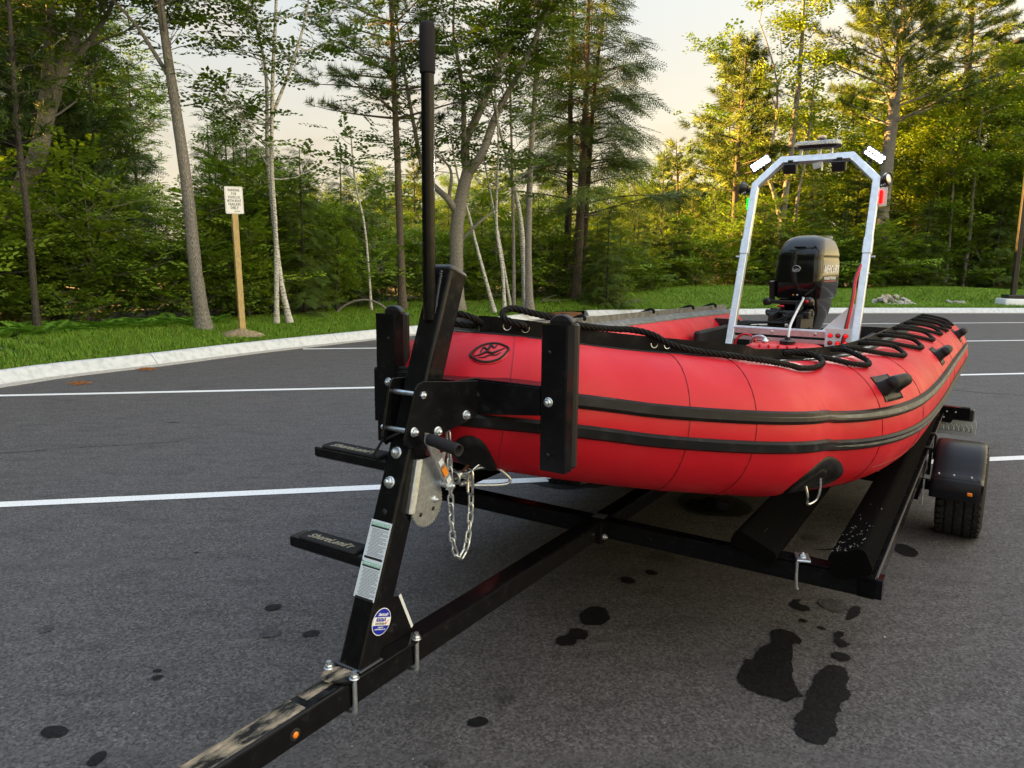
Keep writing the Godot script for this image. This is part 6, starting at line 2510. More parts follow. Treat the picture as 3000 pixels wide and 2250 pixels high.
func limb(w: B, p: Vector3, dir: Vector3, len: float, r: float, lvl: int, lv: Leaves, kind: String, size: float, dense: float) -> void:
	var n := 4
	var pts := PackedVector3Array([p])
	var rad := [r]
	var d := dir.normalized()
	for i in n:
		d = (d + Vector3(rng.randf_range(-0.28, 0.28), rng.randf_range(-0.10, 0.26), rng.randf_range(-0.28, 0.28))).normalized()
		pts.append(pts[i] + d * len / n)
		rad.append(maxf(r * (1.0 - 0.8 * (i + 1) / n), 0.003))
	if r > 0.004:
		w.tube(pts, rad, 5 if r > 0.02 else 3, false)
	if lvl > 0:
		var kids := 3 + rng.randi() % 3
		for k in kids:
			var f := rng.randf_range(0.3, 1.0)
			var i := mini(int(f * n), n - 1)
			var q := pts[i].lerp(pts[i + 1], f * n - i)
			var a := rng.randf() * TAU
			var e := (d * 0.7 + Vector3(cos(a), rng.randf_range(-0.2, 0.5), sin(a))).normalized()
			limb(w, q, e, len * rng.randf_range(0.45, 0.7), r * 0.5, lvl - 1, lv, kind, size, dense)
	if lvl <= 1:
		var m := int(dense * len * 7.0) + 1
		for k in m:
			var f := rng.randf_range(0.25, 1.05)
			var i := mini(int(f * n), n - 1)
			var q := pts[i].lerp(pts[i + 1], f * n - i)
			var a := rng.randf() * TAU
			var e := (d * 0.6 + Vector3(cos(a), rng.randf_range(-0.35, 0.25), sin(a))).normalized()
			lv.xs.append(face(q + e * rng.randf() * 0.15, e, rng.randf_range(-0.6, 0.6), size * rng.randf_range(0.75, 1.25)))
			lv.cs.append(tint(kind))


func bough(w: B, p: Vector3, dir: Vector3, len: float, r: float, lv: Leaves, kind: String, size: float, dense: float, droop: float, bare := 0.25) -> void:   # a conifer's
	var n := 5
	var pts := PackedVector3Array([p])
	var rad := [r]
	var d := dir.normalized()
	for i in n:
		d = (d + Vector3(rng.randf_range(-0.1, 0.1), -droop + rng.randf_range(-0.05, 0.07), rng.randf_range(-0.1, 0.1))).normalized()
		pts.append(pts[i] + d * len / n)
		rad.append(maxf(r * (1.0 - 0.85 * (i + 1) / n), 0.003))
	w.tube(pts, rad, 4 if r > 0.012 else 3, false)
	var m := int(dense * len * 10.0)
	var flat := Vector3(-dir.z, 0, dir.x).normalized()
	for k in m:
		var f := rng.randf_range(bare, 1.0)
		var i := mini(int(f * n), n - 1)
		var q := pts[i].lerp(pts[i + 1], f * n - i)
		var side := 1.0 if rng.randf() < 0.5 else -1.0
		var reach := (1.0 - f * 0.75) * len * 0.34 * rng.randf()
		var e := (flat * side * rng.randf_range(0.5, 1.0) + d * 0.8).normalized()
		q += e * reach + Vector3.UP * rng.randf_range(-0.03, 0.09)
		if kind.ends_with("pine"):
			e.y += rng.randf_range(0.0, 0.6)
		else:
			e.y -= rng.randf_range(0.0, 0.5)
		lv.xs.append(face(q, e, rng.randf_range(-0.5, 0.5), size * rng.randf_range(0.75, 1.3)))
		lv.cs.append(tint(kind))


func trunk_of(b: B, pts: Array, r0: float, r1: float, sides := 9, y0 := 0.0) -> PackedVector3Array:
	var p := smooth_path(V(pts), 5)
	var rad := []
	for i in p.size():
		var f := float(i) / (p.size() - 1)
		rad.append(lerpf(r0, r1, f) * (1.0 + 0.5 * exp(-maxf(p[i].y - y0, 0.0) * 5.0)) * rng.randf_range(0.96, 1.04))
	b.tube(p, rad, sides, true)
	return p


func point_on(p: PackedVector3Array, f: float) -> Vector3:
	var x := clampf(f, 0, 1) * (p.size() - 1)
	var i := mini(int(x), p.size() - 2)
	return p[i].lerp(p[i + 1], x - i)


func tree_node(called: String, label: String, at: Vector3, group := "") -> Node3D:
	rng.seed = hash(label) + int(at.x * 37) + int(at.z * 91)
	return thing(called, label, "tree" if not called.contains("shrub") else "shrub", at, 0.0, group)


func finish_tree(t: Node3D, w: B, bark: String, lv: Leaves, spray: String, leafmat := "leaf", has_wood := true) -> void:
	if has_wood:
		tag(part("branches", w, M[bark], t), "", "", "", "stuff")
	if lv.xs.size():
		tag(many("crown", sprays[spray + str(rng.randi() % 3)], M[leafmat], lv.xs, lv.cs, t), "", "", "", "stuff")


# a conifer; pts is the trunk from its base
func conifer(called: String, label: String, at: Vector3, pts: Array, r0: float, o: Dictionary, group := "") -> Node3D:
	var t := tree_node(called, label, at, group)
	var b := B.new()
	var p := trunk_of(b, pts, r0, 0.02, o.get("sides", 9))
	part("trunk", b, M[o.get("bark", "bark_brown")], t)
	var w := B.new()
	var lv := Leaves.new()
	var H: float = p[p.size() - 1].y
	var y: float = o.get("from", 1.0)
	var kind: String = o.get("tint", "pine")
	var big: float = o.get("reach", 2.0)
	while y < H:
		var f := y / H
		var q := point_on(p, f)
		var shape := pow(1.0 - f, 0.75) if not o.has("even") else (0.75 + 0.25 * sin(f * 6.0)) * pow(1.0 - f, 0.35)
		var len := maxf(big * shape, 0.25)
		var turn := rng.randf() * TAU
		var k := int(o.get("whorl", 5))
		for i in k:
			var a := turn + TAU * i / k + rng.randf_range(-0.4, 0.4)
			var l := len * rng.randf_range(0.55, 1.15)
			bough(w, q + Vector3.UP * rng.randf_range(-0.12, 0.12), Vector3(cos(a), o.get("lift", 0.15) + 0.5 * f * f, sin(a)), l, 0.01 + 0.011 * l, lv, kind, o.get("size", 1.0), o.get("dense", 1.0), o.get("droop", 0.05))
		y += o.get("step", 0.5) * rng.randf_range(0.8, 1.2)
	# dead lower branches
	y = o.get("dead_from", 0.6)
	while y < o.get("from", 1.0) + 0.5:
		var a := rng.randf() * TAU
		bough(w, point_on(p, y / H), Vector3(cos(a), rng.randf_range(-0.1, 0.2), sin(a)), rng.randf_range(0.4, 1.3), 0.009, lv, kind, 1.0, 0.0, 0.03)
		y += o.get("dead_step", 0.22)
	finish_tree(t, w, o.get("bark", "bark_brown"), lv, o.get("spray", "pine"), "needle")
	return t


# a broad-leaved tree; limbs: further stems given by points, each with its radius
func broadleaf(called: String, label: String, at: Vector3, pts: Array, r0: float, o: Dictionary, group := "") -> Node3D:
	var t := tree_node(called, label, at, group)
	var b := B.new()
	var p := trunk_of(b, pts, r0, o.get("r1", 0.015), o.get("sides", 9))
	part("trunk", b, M[o.get("bark", "bark_grey")], t)
	var w := B.new()
	var lv := Leaves.new()
	var kind: String = o.get("tint", "broad")
	var stems := [[p, r0, o.get("from", 0.5), o.get("count", 12)]]
	for l in o.get("limbs", []):
		var lb := B.new()
		var lp := trunk_of(lb, l[0], l[1], l[2], 7, -99.0)
		part("limb", lb, M[o.get("bark", "bark_grey")], t)
		stems.append([lp, l[1], l[3], l[4]])
	for s in stems:
		var q: PackedVector3Array = s[0]
		for k in s[3]:
			var f := lerpf(s[2], 1.0, (k + rng.randf()) / s[3])
			var a := rng.randf() * TAU
			var reach: float = o.get("reach", 1.6) * rng.randf_range(0.6, 1.1) * (1.0 - 0.45 * f)
			limb(w, point_on(q, f), Vector3(cos(a), rng.randf_range(-0.05, 0.7), sin(a)), reach, 0.006 + 0.011 * reach, 1, lv, kind, o.get("size", 1.0), o.get("dense", 1.0))
	for k in o.get("twigs", 0):   # bare shoots low on the stem
		var a := rng.randf() * TAU
		limb(w, point_on(p, rng.randf_range(0.05, 0.5)), Vector3(cos(a), 0.2, sin(a)), rng.randf_range(0.4, 1.0), 0.008, 0, lv, kind, o.get("size", 1.0), 0.25)
	finish_tree(t, w, o.get("bark", "bark_grey"), lv, o.get("spray", "broad"))
	return t


func rel(at: Vector3, list: Array, depth := 0.0) -> Array:   # points (x, y) of a stem as seen, set at the tree's depth
	var out := []
	for i in list.size():
		var q: Vector2 = list[i]
		out.append(Vector3(q.x - at.x, q.y - at.y, depth * sin(i * 1.7)))
	return out


func near_trees() -> void:
	var a := Vector3(-8.63, 0.2, -13.0)
	broadleaf("maple_tree", "thick dark maple trunk at the far left edge, forking into two limbs", a, rel(a, [Vector2(-8.63, 0.2), Vector2(-8.49, 1.69), Vector2(-8.28, 2.47), Vector2(-7.96, 3.05), Vector2(-7.75, 3.7), Vector2(-7.4, 4.48), Vector2(-7.05, 5.25), Vector2(-6.8, 6.2), Vector2(-6.5, 8.5), Vector2(-6.4, 11.0)]), 0.2, {"r1": 0.03, "bark": "bark_grey", "from": 0.42, "count": 18, "reach": 2.2, "limbs": [[rel(a, [Vector2(-7.82, 3.5), Vector2(-7.65, 4.55), Vector2(-7.53, 5.46), Vector2(-7.5, 7.5), Vector2(-7.9, 10.0)]), 0.11, 0.03, 0.3, 12], [rel(a, [Vector2(-7.4, 4.4), Vector2(-6.9, 4.9), Vector2(-6.5, 5.5), Vector2(-6.2, 6.6)]), 0.06, 0.02, 0.4, 7]]})
	a = Vector3(-6.98, 0.2, -11.0)
	conifer("pine_tree", "slender young white pine with a thin bare stem at the left edge", a, rel(a, [Vector2(-6.98, 0.2), Vector2(-6.97, 1.98), Vector2(-6.99, 2.79), Vector2(-6.98, 3.75), Vector2(-6.95, 4.7), Vector2(-6.95, 6.2)]), 0.05, {"from": 2.6, "reach": 0.9, "whorl": 4, "step": 0.45, "dense": 1.2, "size": 1.1, "bark": "bark_dark", "lift": 0.35, "dead_step": 0.3})
	a = Vector3(-4.94, 0.2, -12.0)
	broadleaf("ash_tree", "tall grey ash trunk leaning left just behind the sign post", a, rel(a, [Vector2(-4.94, 0.2), Vector2(-5.01, 1.14), Vector2(-5.08, 2.41), Vector2(-5.18, 3.54), Vector2(-5.26, 4.49), Vector2(-5.32, 5.4), Vector2(-5.4, 7.5), Vector2(-5.3, 11.0)], 0.02), 0.112, {"r1": 0.03, "from": 0.52, "count": 16, "reach": 1.9, "sides": 12, "limbs": [[rel(a, [Vector2(-5.27, 4.1), Vector2(-5.56, 4.59), Vector2(-5.75, 4.86), Vector2(-6.01, 5.15), Vector2(-6.4, 5.6)]), 0.035, 0.012, 0.8, 3]]})
	a = Vector3(-4.12, 0.25, -13.1)
	broadleaf("birch_tree", "straight thin birch stem right of the sign post, upright one of two", a, rel(a, [Vector2(-4.12, 0.25), Vector2(-4.07, 1.73), Vector2(-4.09, 2.9), Vector2(-4.01, 4.4), Vector2(-3.91, 5.49), Vector2(-3.85, 7.0), Vector2(-3.9, 8.8)]), 0.042, {"bark": "bark_birch", "from": 0.36, "count": 15, "reach": 1.3, "dense": 0.6})
	a = Vector3(-3.92, 0.25, -13.2)
	broadleaf("birch_tree", "white birch right of the sign post whose foot leans out to the right", a, rel(a, [Vector2(-3.92, 0.25), Vector2(-4.06, 1.1), Vector2(-4.14, 2.33), Vector2(-4.19, 3.15), Vector2(-4.16, 4.45), Vector2(-4.36, 5.6), Vector2(-4.5, 7.4)]), 0.05, {"bark": "bark_birch", "from": 0.4, "count": 14, "reach": 1.3, "dense": 0.6, "limbs": [[rel(a, [Vector2(-4.15, 3.6), Vector2(-3.7, 4.6), Vector2(-3.4, 5.6), Vector2(-3.3, 7.0)]), 0.03, 0.01, 0.3, 7]]})
	a = Vector3(-2.41, 0.25, -16.5)
	conifer("pine_tree", "tall straight white pine just left of the black guide pole", a, rel(a, [Vector2(-2.41, 0.25), Vector2(-2.46, 2.71), Vector2(-2.5, 4.11), Vector2(-2.54, 5.36), Vector2(-2.56, 6.61), Vector2(-2.57, 7.5), Vector2(-2.6, 9.6), Vector2(-2.6, 11.5)]), 0.085, {"from": 3.5, "reach": 2.5, "whorl": 4, "step": 0.5, "dense": 0.85, "size": 1.35, "lift": 0.1, "droop": 0.03, "dead_from": 1.4, "dead_step": 0.2, "even": true})
	a = Vector3(-1.27, 0.2, -17.0)
	broadleaf("maple_tree", "big rough barked maple with wide forked limbs behind the winch post", a, rel(a, [Vector2(-1.27, 0.2), Vector2(-1.26, 1.92), Vector2(-1.15, 2.76), Vector2(-1.0, 3.32)]), 0.165, {"r1": 0.13, "from": 0.95, "count": 1, "reach": 1.5, "sides": 12, "dense": 0.8, "limbs": [
		[rel(a, [Vector2(-1.02, 3.2), Vector2(-0.68, 3.68), Vector2(-0.43, 4.42), Vector2(-0.14, 4.99), Vector2(0.19, 5.51), Vector2(0.55, 6.34), Vector2(0.79, 7.4), Vector2(1.0, 9.0)], 0.2), 0.105, 0.02, 0.35, 20],
		[rel(a, [Vector2(-1.02, 3.2), Vector2(-1.09, 3.92), Vector2(-0.81, 4.42), Vector2(-0.39, 5.3), Vector2(-0.07, 6.02), Vector2(0.26, 6.49), Vector2(0.75, 7.4), Vector2(1.1, 9.2)], -0.25), 0.11, 0.02, 0.35, 20],
		[rel(a, [Vector2(-1.1, 3.95), Vector2(-1.11, 4.9), Vector2(-1.27, 5.81), Vector2(-1.34, 6.4), Vector2(-1.2, 8.4)], 0.2), 0.06, 0.015, 0.3, 14],
		[rel(a, [Vector2(-1.27, 2.4), Vector2(-1.45, 2.68), Vector2(-1.73, 2.93), Vector2(-2.01, 3.26), Vector2(-2.17, 4.2), Vector2(-2.33, 5.13), Vector2(-2.49, 5.9), Vector2(-2.7, 7.6)], 0.2), 0.085, 0.015, 0.45, 16],
		[rel(a, [Vector2(-1.43, 2.7), Vector2(-1.37, 3.22), Vector2(-1.54, 3.51), Vector2(-1.85, 3.75)], 0.1), 0.04, 0.012, 0.5, 4],
		[rel(a, [Vector2(-1.2, 1.75), Vector2(-0.76, 2.18), Vector2(-0.5, 2.4), Vector2(-0.31, 2.65)], 0.1), 0.035, 0.015, 0.9, 1]]})
	var birches := [
		["thin crooked white birch left of the tall straight pine", [Vector2(-3.0, 0.2), Vector2(-3.04, 1.2), Vector2(-3.12, 2.1), Vector2(-3.3, 3.0), Vector2(-3.35, 4.0)], 0.03, -16.0, "bark_birch", 0.6, 4],
		["white birch leaning left, leftmost of the birches behind the bow", [Vector2(-0.41, 0.2), Vector2(-0.65, 1.07), Vector2(-0.85, 1.79), Vector2(-1.0, 2.39), Vector2(-1.24, 3.18), Vector2(-1.4, 4.2)], 0.045, -17.0, "bark_birch", 0.75, 3],
		["slim white birch stem bowing left above the big rope knot of the boat", [Vector2(-0.18, 0.2), Vector2(-0.24, 1.16), Vector2(-0.37, 2.01), Vector2(-0.38, 2.77), Vector2(-0.35, 4.01), Vector2(-0.44, 5.22), Vector2(-0.4, 7.0)], 0.04, -17.0, "bark_birch", 0.5, 9],
		["thin pale birch crossing behind the slim bowed stem", [Vector2(-0.03, 0.2), Vector2(-0.2, 1.15), Vector2(-0.36, 2.03), Vector2(-0.52, 2.81), Vector2(-0.75, 3.9)], 0.035, -17.5, "bark_birch", 0.75, 3],
		["straight slim grey stem in the middle of the birch clump", [Vector2(0.03, 0.2), Vector2(0.01, 1.51), Vector2(-0.03, 2.9), Vector2(-0.1, 4.93), Vector2(-0.15, 6.15), Vector2(-0.2, 8.0)], 0.042, -17.5, "bark_grey", 0.5, 10],
		["thicker grey stem at the right end of the birch clump", [Vector2(0.39, 0.2), Vector2(0.34, 1.73), Vector2(0.37, 3.68), Vector2(0.44, 4.93), Vector2(0.49, 6.36), Vector2(0.49, 8.0), Vector2(0.5, 9.5)], 0.09, -17.5, "bark_grey", 0.42, 14],
		["white birch trunk leaning left, rising beside the thicker grey stem", [Vector2(0.3, 0.2), Vector2(0.2, 1.96), Vector2(0.03, 2.95), Vector2(-0.23, 3.91), Vector2(-0.46, 4.77), Vector2(-0.7, 6.0)], 0.07, -18.0, "bark_birch", 0.6, 6]]
	for q in birches:
		a = Vector3(q[1][0].x, 0.2, q[3])
		broadleaf("birch_tree", q[0], a, rel(a, q[1], 0.04), q[2], {"bark": q[4], "from": q[5], "count": q[6], "reach": 1.2, "dense": 0.5})
	a = Vector3(1.73, 0.2, -21.0)
	conifer("hemlock_tree", "large dark hemlock with a thick trunk behind the black bow stop", a, rel(a, [Vector2(1.73, 0.2), Vector2(1.81, 2.34), Vector2(1.86, 4.14), Vector2(1.9, 6.15), Vector2(1.9, 8.2), Vector2(1.95, 11.2)]), 0.15, {"from": 2.4, "reach": 3.0, "whorl": 4, "step": 0.42, "dense": 1.05, "tint": "hemlock", "spray": "hemlock", "size": 1.25, "droop": 0.06, "lift": 0.25, "bark": "bark_brown", "dead_step": 0.1})
	a = Vector3(1.5, 0.2, -21.6)
	conifer("hemlock_tree", "darker hemlock trunk standing left of the large hemlock", a, rel(a, [Vector2(1.5, 0.2), Vector2(1.55, 3.68), Vector2(1.52, 5.75), Vector2(1.56, 7.1), Vector2(1.5, 8.8)]), 0.11, {"from": 2.2, "reach": 2.2, "whorl": 4, "step": 0.55, "dense": 0.9, "tint": "hemlock", "spray": "hemlock", "size": 1.2, "droop": 0.07, "bark": "bark_dark", "dead_step": 0.15})
	a = Vector3(2.1, 0.2, -21.7)
	conifer("hemlock_tree", "hemlock leaning right out of the foot of the large hemlock", a, rel(a, [Vector2(1.95, 0.2), Vector2(2.07, 3.69), Vector2(2.16, 5.76), Vector2(2.3, 7.26), Vector2(2.5, 9.2)]), 0.1, {"from": 2.6, "reach": 2.6, "whorl": 4, "step": 0.52, "dense": 0.95, "tint": "hemlock", "spray": "hemlock", "size": 1.25, "droop": 0.07, "bark": "bark_dark", "dead_step": 0.15})
	# right-hand wood
	a = Vector3(9.99, 0.2, -29.0)
	broadleaf("aspen_tree", "tall pale barked aspen rising behind the outboard motor", a, rel(a, [Vector2(9.99, 0.2), Vector2(10.07, 1.31), Vector2(10.16, 3.27), Vector2(10.31, 5.82), Vector2(10.39, 7.69), Vector2(10.41, 9.38), Vector2(10.38, 10.7), Vector2(10.35, 13.0)]), 0.17, {"r1": 0.03, "from": 0.5, "count": 26, "reach": 1.8, "tint": "fresh", "spray": "broad_far", "dense": 0.55, "limbs": [[rel(a, [Vector2(10.05, 3.0), Vector2(9.74, 3.98), Vector2(9.44, 4.69), Vector2(9.37, 5.25), Vector2(9.66, 6.37), Vector2(9.59, 7.89), Vector2(9.2, 9.1), Vector2(8.8, 10.0)]), 0.09, 0.015, 0.97, 1], [rel(a, [Vector2(10.5, 1.8), Vector2(10.62, 2.43), Vector2(10.67, 3.89), Vector2(10.84, 5.12), Vector2(10.94, 6.75), Vector2(10.96, 8.5)]), 0.1, 0.015, 0.6, 8], [rel(a, [Vector2(9.6, 7.0), Vector2(9.2, 8.0), Vector2(8.9, 8.9)]), 0.03, 0.008, 0.9, 0], [rel(a, [Vector2(9.6, 7.4), Vector2(9.75, 8.4), Vector2(9.6, 9.6)]), 0.025, 0.008, 0.9, 0]]})
	a = Vector3(13.93, 0.2, -29.0)
	conifer("pine_tree", "great white pine with a thick grey trunk behind the right side of the light arch", a, rel(a, [Vector2(13.93, 0.2), Vector2(13.89, 3.17), Vector2(13.94, 6.14), Vector2(14.04, 8.61), Vector2(14.04, 10.08), Vector2(13.98, 11.39), Vector2(14.0, 15.0)]), 0.3, {"from": 5.2, "reach": 4.6, "whorl": 5, "step": 0.5, "dense": 0.62, "size": 2.3, "tint": "light_pine", "lift": 0.3, "droop": 0.02, "even": true, "dead_from": 2.0, "dead_step": 0.2, "sides": 12, "bark": "bark_grey"})
	a = Vector3(8.71, 0.2, -30.0)
	conifer("pine_tree", "pointed pine left of the light arch with sunlit tip", a, rel(a, [Vector2(8.71, 0.2), Vector2(8.61, 3.91), Vector2(8.63, 6.1), Vector2(8.69, 8.24), Vector2(8.71, 9.7)]), 0.15, {"from": 2.5, "reach": 3.0, "whorl": 5, "step": 0.42, "dense": 0.85, "size": 2.0, "tint": "light_pine", "lift": 0.2, "droop": 0.03})
	a = Vector3(7.1, 0.15, -32.0)
	conifer("pine_tree", "smaller thin topped pine seen in the gap left of the light arch", a, rel(a, [Vector2(7.1, 0.15), Vector2(6.8, 4.06), Vector2(6.63, 6.1)]), 0.09, {"from": 1.5, "reach": 1.9, "whorl": 4, "step": 0.45, "dense": 0.9, "size": 1.9, "tint": "light_pine", "droop": 0.03})
	a = Vector3(19.4, 0.2, -34.0)
	conifer("pine_tree", "second tall pine whose drooping boughs reach the right edge of the sky", a, rel(a, [Vector2(19.3, 0.2), Vector2(19.42, 6.0), Vector2(19.41, 10.03), Vector2(19.31, 12.38), Vector2(19.27, 15.0)]), 0.25, {"from": 4.5, "reach": 4.6, "whorl": 5, "step": 0.6, "dense": 0.62, "size": 2.4, "tint": "light_pine", "lift": 0.1, "droop": 0.05, "even": true, "bark": "bark_dark"})
	for q in [["round crowned maple catching the low sun just left of the lamp post", 19.6, -29.6, 9.0], ["maple with a bright crown at the right edge, half behind the lamp post", 22.6, -30.6, 9.6], ["broad young maple between the great pine and the saplings", 16.2, -31.0, 7.4]]:
		a = Vector3(q[1], 0.2, q[2])
		var hh: float = q[3]
		broadleaf("maple_tree", q[0], a, [Vector3.ZERO, Vector3(0.1, hh * 0.3, 0), Vector3(-0.1, hh * 0.65, 0.1), Vector3(0, hh, 0)], 0.1, {"from": 0.25, "count": 34, "reach": 2.7, "tint": "fresh", "spray": "broad_far", "dense": 0.95, "bark": "bark_dark", "sides": 7})
	for q in [["slim pale sapling stem left of its neighbour near the lamp post", [Vector2(16.54, 0.3), Vector2(16.54, 2.1), Vector2(16.46, 4.26), Vector2(16.39, 5.32), Vector2(16.5, 7.4)], 0.055, -29.0], ["slim pale sapling stem nearest the lamp post", [Vector2(17.18, 0.3), Vector2(17.27, 2.26), Vector2(17.23, 4.27), Vector2(17.21, 5.47), Vector2(17.3, 8.0)], 0.08, -29.0]]:
		a = Vector3(q[1][0].x, 0.25, q[3])
		broadleaf("aspen_tree", q[0], a, rel(a, q[1]), q[2], {"from": 0.5, "count": 12, "reach": 1.9, "tint": "fresh", "spray": "broad_far", "dense": 0.8})


func forest() -> void:
	# kinds of filler tree, each built once and then copied with its own turn and size
	var kinds := {}
	for d in [["leafy_a", "maple_tree", "light", 7.0, 1.9, 0.09, "broad"], ["leafy_b", "maple_tree", "broad", 8.5, 2.3, 0.11, "broad"], ["leafy_c", "maple_tree", "fresh", 8.0, 2.4, 0.1, "broad_far"], ["leafy_d", "maple_tree", "light", 8.5, 2.4, 0.1, "broad_far"]]:
		var a := Vector3(0, -40, 0)
		var h: float = d[3]
		kinds[d[0]] = broadleaf(d[1], d[0], a, [Vector3.ZERO, Vector3(0.1, h * 0.3, 0), Vector3(-0.1, h * 0.6, 0.1), Vector3(0, h, 0)], d[5], {"from": 0.16, "count": 26, "reach": d[4], "tint": d[2], "spray": d[6], "dense": 1.2 if d[6] == "broad" else 0.8, "bark": "bark_dark", "sides": 7, "size": 0.82 if d[6] == "broad" else 0.95})
	for d in [["pine_a", "pine_tree", "pine", "pine", 9.0, 2.2], ["hemlock_a", "hemlock_tree", "hemlock", "hemlock", 9.0, 2.3], ["pine_c", "pine_tree", "light_pine", "pine", 9.5, 2.6]]:
		var h: float = d[4]
		kinds[d[0]] = conifer(d[1], d[0], Vector3(0, -40, 0), [Vector3.ZERO, Vector3(0.06, h * 0.5, 0), Vector3(0, h, 0)], 0.13, {"from": 0.8, "reach": d[5], "whorl": 5, "step": 0.45, "dense": 1.6 if d[0] == "hemlock_a" else 1.25, "size": 1.15 if d[0] == "hemlock_a" else 1.5, "tint": d[2], "spray": d[3], "droop": 0.05, "bark": "bark_dark", "sides": 7, "dead_step": 0.3})
	var used := {}
	var put := func(kind: String, x: float, y: float, z: float, s: float, label: String, group: String) -> void:
		var xf := Transform3D(Basis(Vector3.UP, rng.randf() * TAU).scaled(Vector3(s, s * rng.randf_range(0.92, 1.12), s)), Vector3(x, y, z))
		if not used.has(kind):
			used[kind] = true
			kinds[kind].transform = xf
			tag(kinds[kind], label, "", group)
		else:
			copy_of(kinds[kind], xf, label, group)
	rng.seed = 4242
	var looks := {"leafy_a": "light leafy maple", "leafy_b": "full leafy maple", "leafy_c": "fresh green maple", "leafy_d": "pale green leafy tree", "pine_a": "dark soft pine", "hemlock_a": "dark drooping hemlock", "pine_c": "light needled pine"}
	# left wood: from the lawn's edge back
	for i in 34:
		var row := i / 6
		var z := -14.2 - 2.8 * row - rng.randf() * 2.0
		var x := -0.40 * -z - 2.0 - (i % 6) * 1.7 - rng.randf() * 1.2
		var kind: String = ["leafy_b", "pine_a", "leafy_a", "hemlock_a", "leafy_a", "pine_a", "leafy_b"][rng.randi() % 7]
		put.call(kind, x, 0.15, z, rng.randf_range(0.8, 1.2), looks[kind] + (" in the front rows of the shaded left wood" if row < 2 else " farther back in the shaded left wood"), looks[kind] + "s of the shaded left wood")
	# lower growth stepping down towards the gap
	for i in 20:
		var f := (i + rng.randf()) / 20.0
		var z := -14.5 - rng.randf() * 8.0
		var x := -z * lerpf(-0.40, -0.17, f)
		var kind: String = ["leafy_a", "leafy_b", "hemlock_a", "leafy_d"][rng.randi() % 4]
		var top: float = 1.4 - z * lerpf(0.19, 0.05, f) * rng.randf_range(0.75, 1.1)
		put.call(kind, x, 0.0, z, top / {"leafy_a": 7.6, "leafy_b": 9.2, "hemlock_a": 9.0, "leafy_d": 9.2}[kind], looks[kind] + " of the lower growth right of the sign post", looks[kind] + "s right of the sign post")
	# tall trees farther left that keep the low sun off the lot
	for i in 34:
		var z := -20.0 - rng.randf() * 34
		var x := -0.47 * -z - 2.0 - rng.randf() * 26
		var kind: String = ["leafy_b", "pine_a", "hemlock_a"][i % 3]
		put.call(kind, x, -0.2, z, rng.randf_range(1.0, 1.3) * (1.0 if z > -28.0 else 0.62), looks[kind] + " deep in the wood at the left edge of the picture", "trees deep in the left wood")
	for i in 60:  # unseen trees added to stop the low sun leaking onto the lot
		put.call(["leafy_a", "hemlock_a", "leafy_b"][i % 3], -10.2 - rng.randf() * 10, 0.0, -13.0 + (i + rng.randf()) / 60.0 * 26, rng.randf_range(0.9, 1.4), "unseen tree of the left wood, added to block the low sun", "trees added at the left against the low sun")
	# the wood goes round the lot, behind and to the right of the camera
	for i in 30:
		var a := lerpf(-0.5, 3.3, (i + rng.randf()) / 30.0)
		put.call(["leafy_b", "pine_a", "leafy_a"][i % 3], 3.0 + cos(a) * (27 + rng.randf() * 6), 0.0, 2.0 + sin(a) * (22 + rng.randf() * 6), rng.randf_range(1.1, 1.5), "tree of the wood on the near side of the lot, behind the viewer", "trees on the near side of the lot")
	# far hillside beyond the gap
	for i in 90:
		var z := -44.0 - 40 * pow(rng.randf(), 0.8)
		var x := -z * lerpf(-0.34, 0.30, (i + rng.randf()) / 90.0)
		var hill := -1.2 + (-z - 44) * 0.075
		put.call(["leafy_c", "leafy_d", "pine_c", "leafy_d", "pine_a", "leafy_d"][rng.randi() % 6], x, hill, z, rng.randf_range(0.55, 0.9), "distant tree on the far side of the clearing behind the maple", "distant trees beyond the clearing")
	# young trees behind the maple and birches
	for i in 34:
		var f := (i + rng.randf()) / 34.0
		var z := -19.5 - rng.randf() * 10
		var x := -z * lerpf(-0.26, 0.16, f)
		var kind: String = ["leafy_a", "leafy_d", "leafy_b", "hemlock_a"][rng.randi() % 4]
		put.call(kind, x, -0.2, z, rng.randf_range(0.26, 0.46), looks[kind] + " still young, in the thicket behind the maple and the birches", looks[kind] + "s of the thicket behind the birches")
	# right wood
	for i in 64:
		var row := i / 16
		var f := (i % 16 + rng.randf()) / 16.0
		var z := -29.5 - row * 4.0 - rng.randf() * 2.5
		var x := -z * lerpf(0.12, 0.88, f)
		var s := rng.randf_range(0.5, 0.8) if row == 0 else rng.randf_range(0.8, 1.15)
		if f < 0.2:
			s *= 0.6
		var kind: String = ["leafy_c", "leafy_d", "pine_c", "leafy_d", "leafy_c", "pine_a"][rng.randi() % 6]
		put.call(kind, x, 0.1, z, s, looks[kind] + (" in the front row of the wood behind the far kerb" if row == 0 else " deeper in the sunlit wood behind the far kerb"), looks[kind] + "s of the sunlit right wood")
	for i in 16:
		var f := (i + rng.randf()) / 16.0
		put.call(["hemlock_a", "pine_a"][i % 2], lerpf(3.5, 22.0, f), 0.1, -26.0 - 2.5 * rng.randf() - f * 3.5, rng.randf_range(0.3, 0.52), "dark young conifer along the edge of the far lawn", "young conifers along the far lawn")


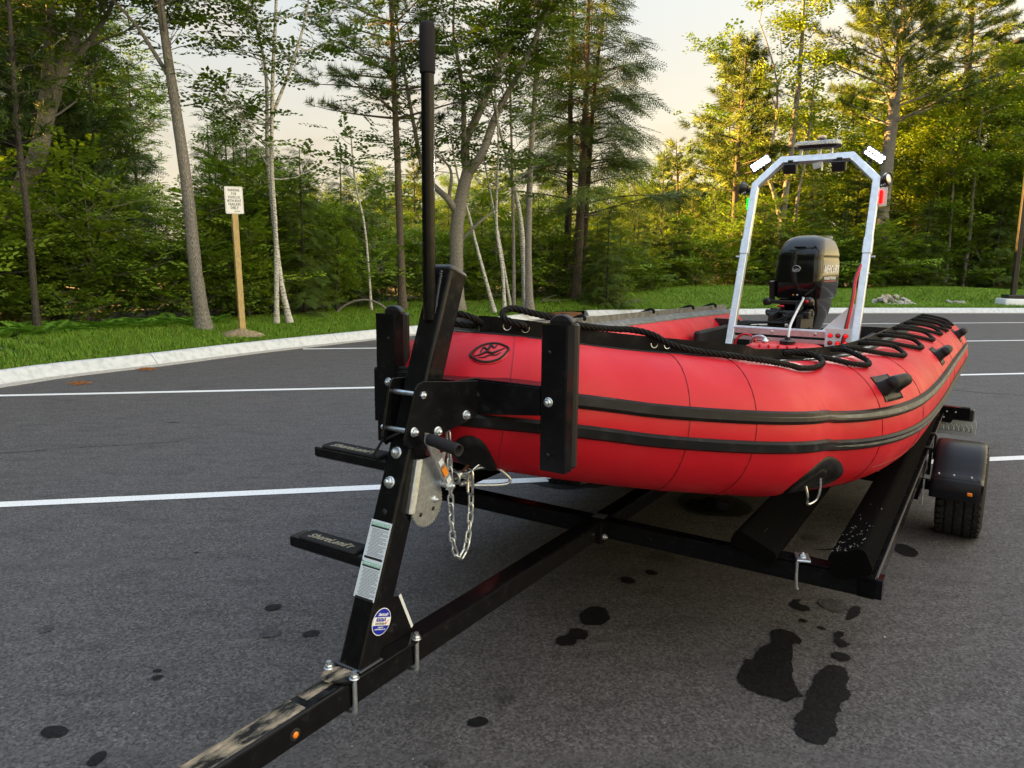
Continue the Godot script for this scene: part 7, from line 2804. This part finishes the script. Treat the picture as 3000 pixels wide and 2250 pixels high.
func undergrowth() -> void:
	# low leafy saplings in front of the left wood
	var proto: Node3D = null
	rng.seed = 717
	var spots := []
	for i in 34:
		var f := (i + rng.randf()) / 34.0
		var q := Vector2(-8.6, -10.0).lerp(Vector2(-3.0, -16.2), f) + Vector2(rng.randf_range(-1.3, 0.1), rng.randf_range(-1.0, -0.1))
		spots.append(Vector3(q.x, 0.18, q.y))
	for i in 26:
		var f := (i + rng.randf()) / 26.0
		var q := Vector2(-2.8, -17.4).lerp(Vector2(5.2, -25.0), f) + Vector2(rng.randf_range(-0.5, 0.3), rng.randf_range(-1.6, -0.4))
		spots.append(Vector3(q.x, 0.15, q.y))
	for i in 40:
		var f := (i + rng.randf()) / 40.0
		spots.append(Vector3(lerpf(5.0, 25.0, f), 0.25, lerpf(-26.0, -30.5, f) - rng.randf() * 2.0))
	for i in 34:  # unseen shrubs added to block low sun from the lot
		spots.append(Vector3(-8.9 - rng.randf() * 4.0, 0.15, lerpf(-10.5, 3.0, (i + rng.randf()) / 34.0)))
	var protos := []
	for k in 3:
		var h: float = [1.7, 1.2, 2.3][k]
		protos.append(broadleaf("shrub", "x", Vector3(0, -40, 0), [Vector3.ZERO, Vector3(0.05, h * 0.5, 0.02), Vector3(0.0, h, 0.05)], 0.016, {"r1": 0.005, "from": 0.12, "count": 11, "reach": 1.1, "tint": "light" if k != 1 else "broad", "dense": 1.0, "sides": 5, "bark": "bark_grey"}))
	for i in spots.size():
		var lab := "leafy green shrub added out of view at left to block the low sun" if i >= 100 else "leafy green shrub at the foot of the right wood beyond the far lawn" if i >= 60 else "leafy green sapling at the front edge of the left wood" if i < 34 else "leafy green sapling along the back edge of the lawn behind the boat"
		var grp := "shrubs added at the left against the low sun" if i >= 100 else "shrubs along the right wood" if i >= 60 else "saplings along the left wood" if i < 34 else "saplings behind the lawn"
		var xf := Transform3D(Basis(Vector3.UP, rng.randf() * TAU).scaled(Vector3.ONE * rng.randf_range(0.6, 1.15) * (1.25 if i >= 60 else 1.0)), spots[i])
		if i < 3:
			protos[i].transform = xf
			tag(protos[i], lab, "shrub", grp)
		else:
			copy_of(protos[rng.randi() % 3], xf, lab, grp)
	# ferns
	var lv := Leaves.new()
	for k in 9:
		var a := TAU * k / 9 + rng.randf_range(-0.2, 0.2)
		lv.xs.append(face(Vector3.ZERO, Vector3(cos(a), rng.randf_range(0.6, 1.2), sin(a)), 0.0, rng.randf_range(0.8, 1.1)))
		lv.cs.append(tint("fern"))
	var first := thing("fern", "green fern at the lawn edge in front of the left wood", "fern", Vector3.ZERO, 0.0, "ferns along the left wood")
	tag(many("fronds", sprays["fern0"], M.fern, lv.xs, lv.cs, first), "", "", "", "stuff")
	for i in 36:
		var f := (i + rng.randf()) / 36.0
		var q := Vector2(-7.4, -9.7).lerp(Vector2(-4.9, -12.9), f) + Vector2(rng.randf_range(-0.6, 0.0), rng.randf_range(-0.4, 0.0))
		var xf := Transform3D(Basis(Vector3.UP, rng.randf() * TAU).scaled(Vector3.ONE * rng.randf_range(0.5, 1.0)), Vector3(q.x, 0.2, q.y))
		if i == 0:
			first.transform = xf
		else:
			copy_of(first, xf, "green fern at the lawn edge in front of the left wood", "ferns along the left wood")
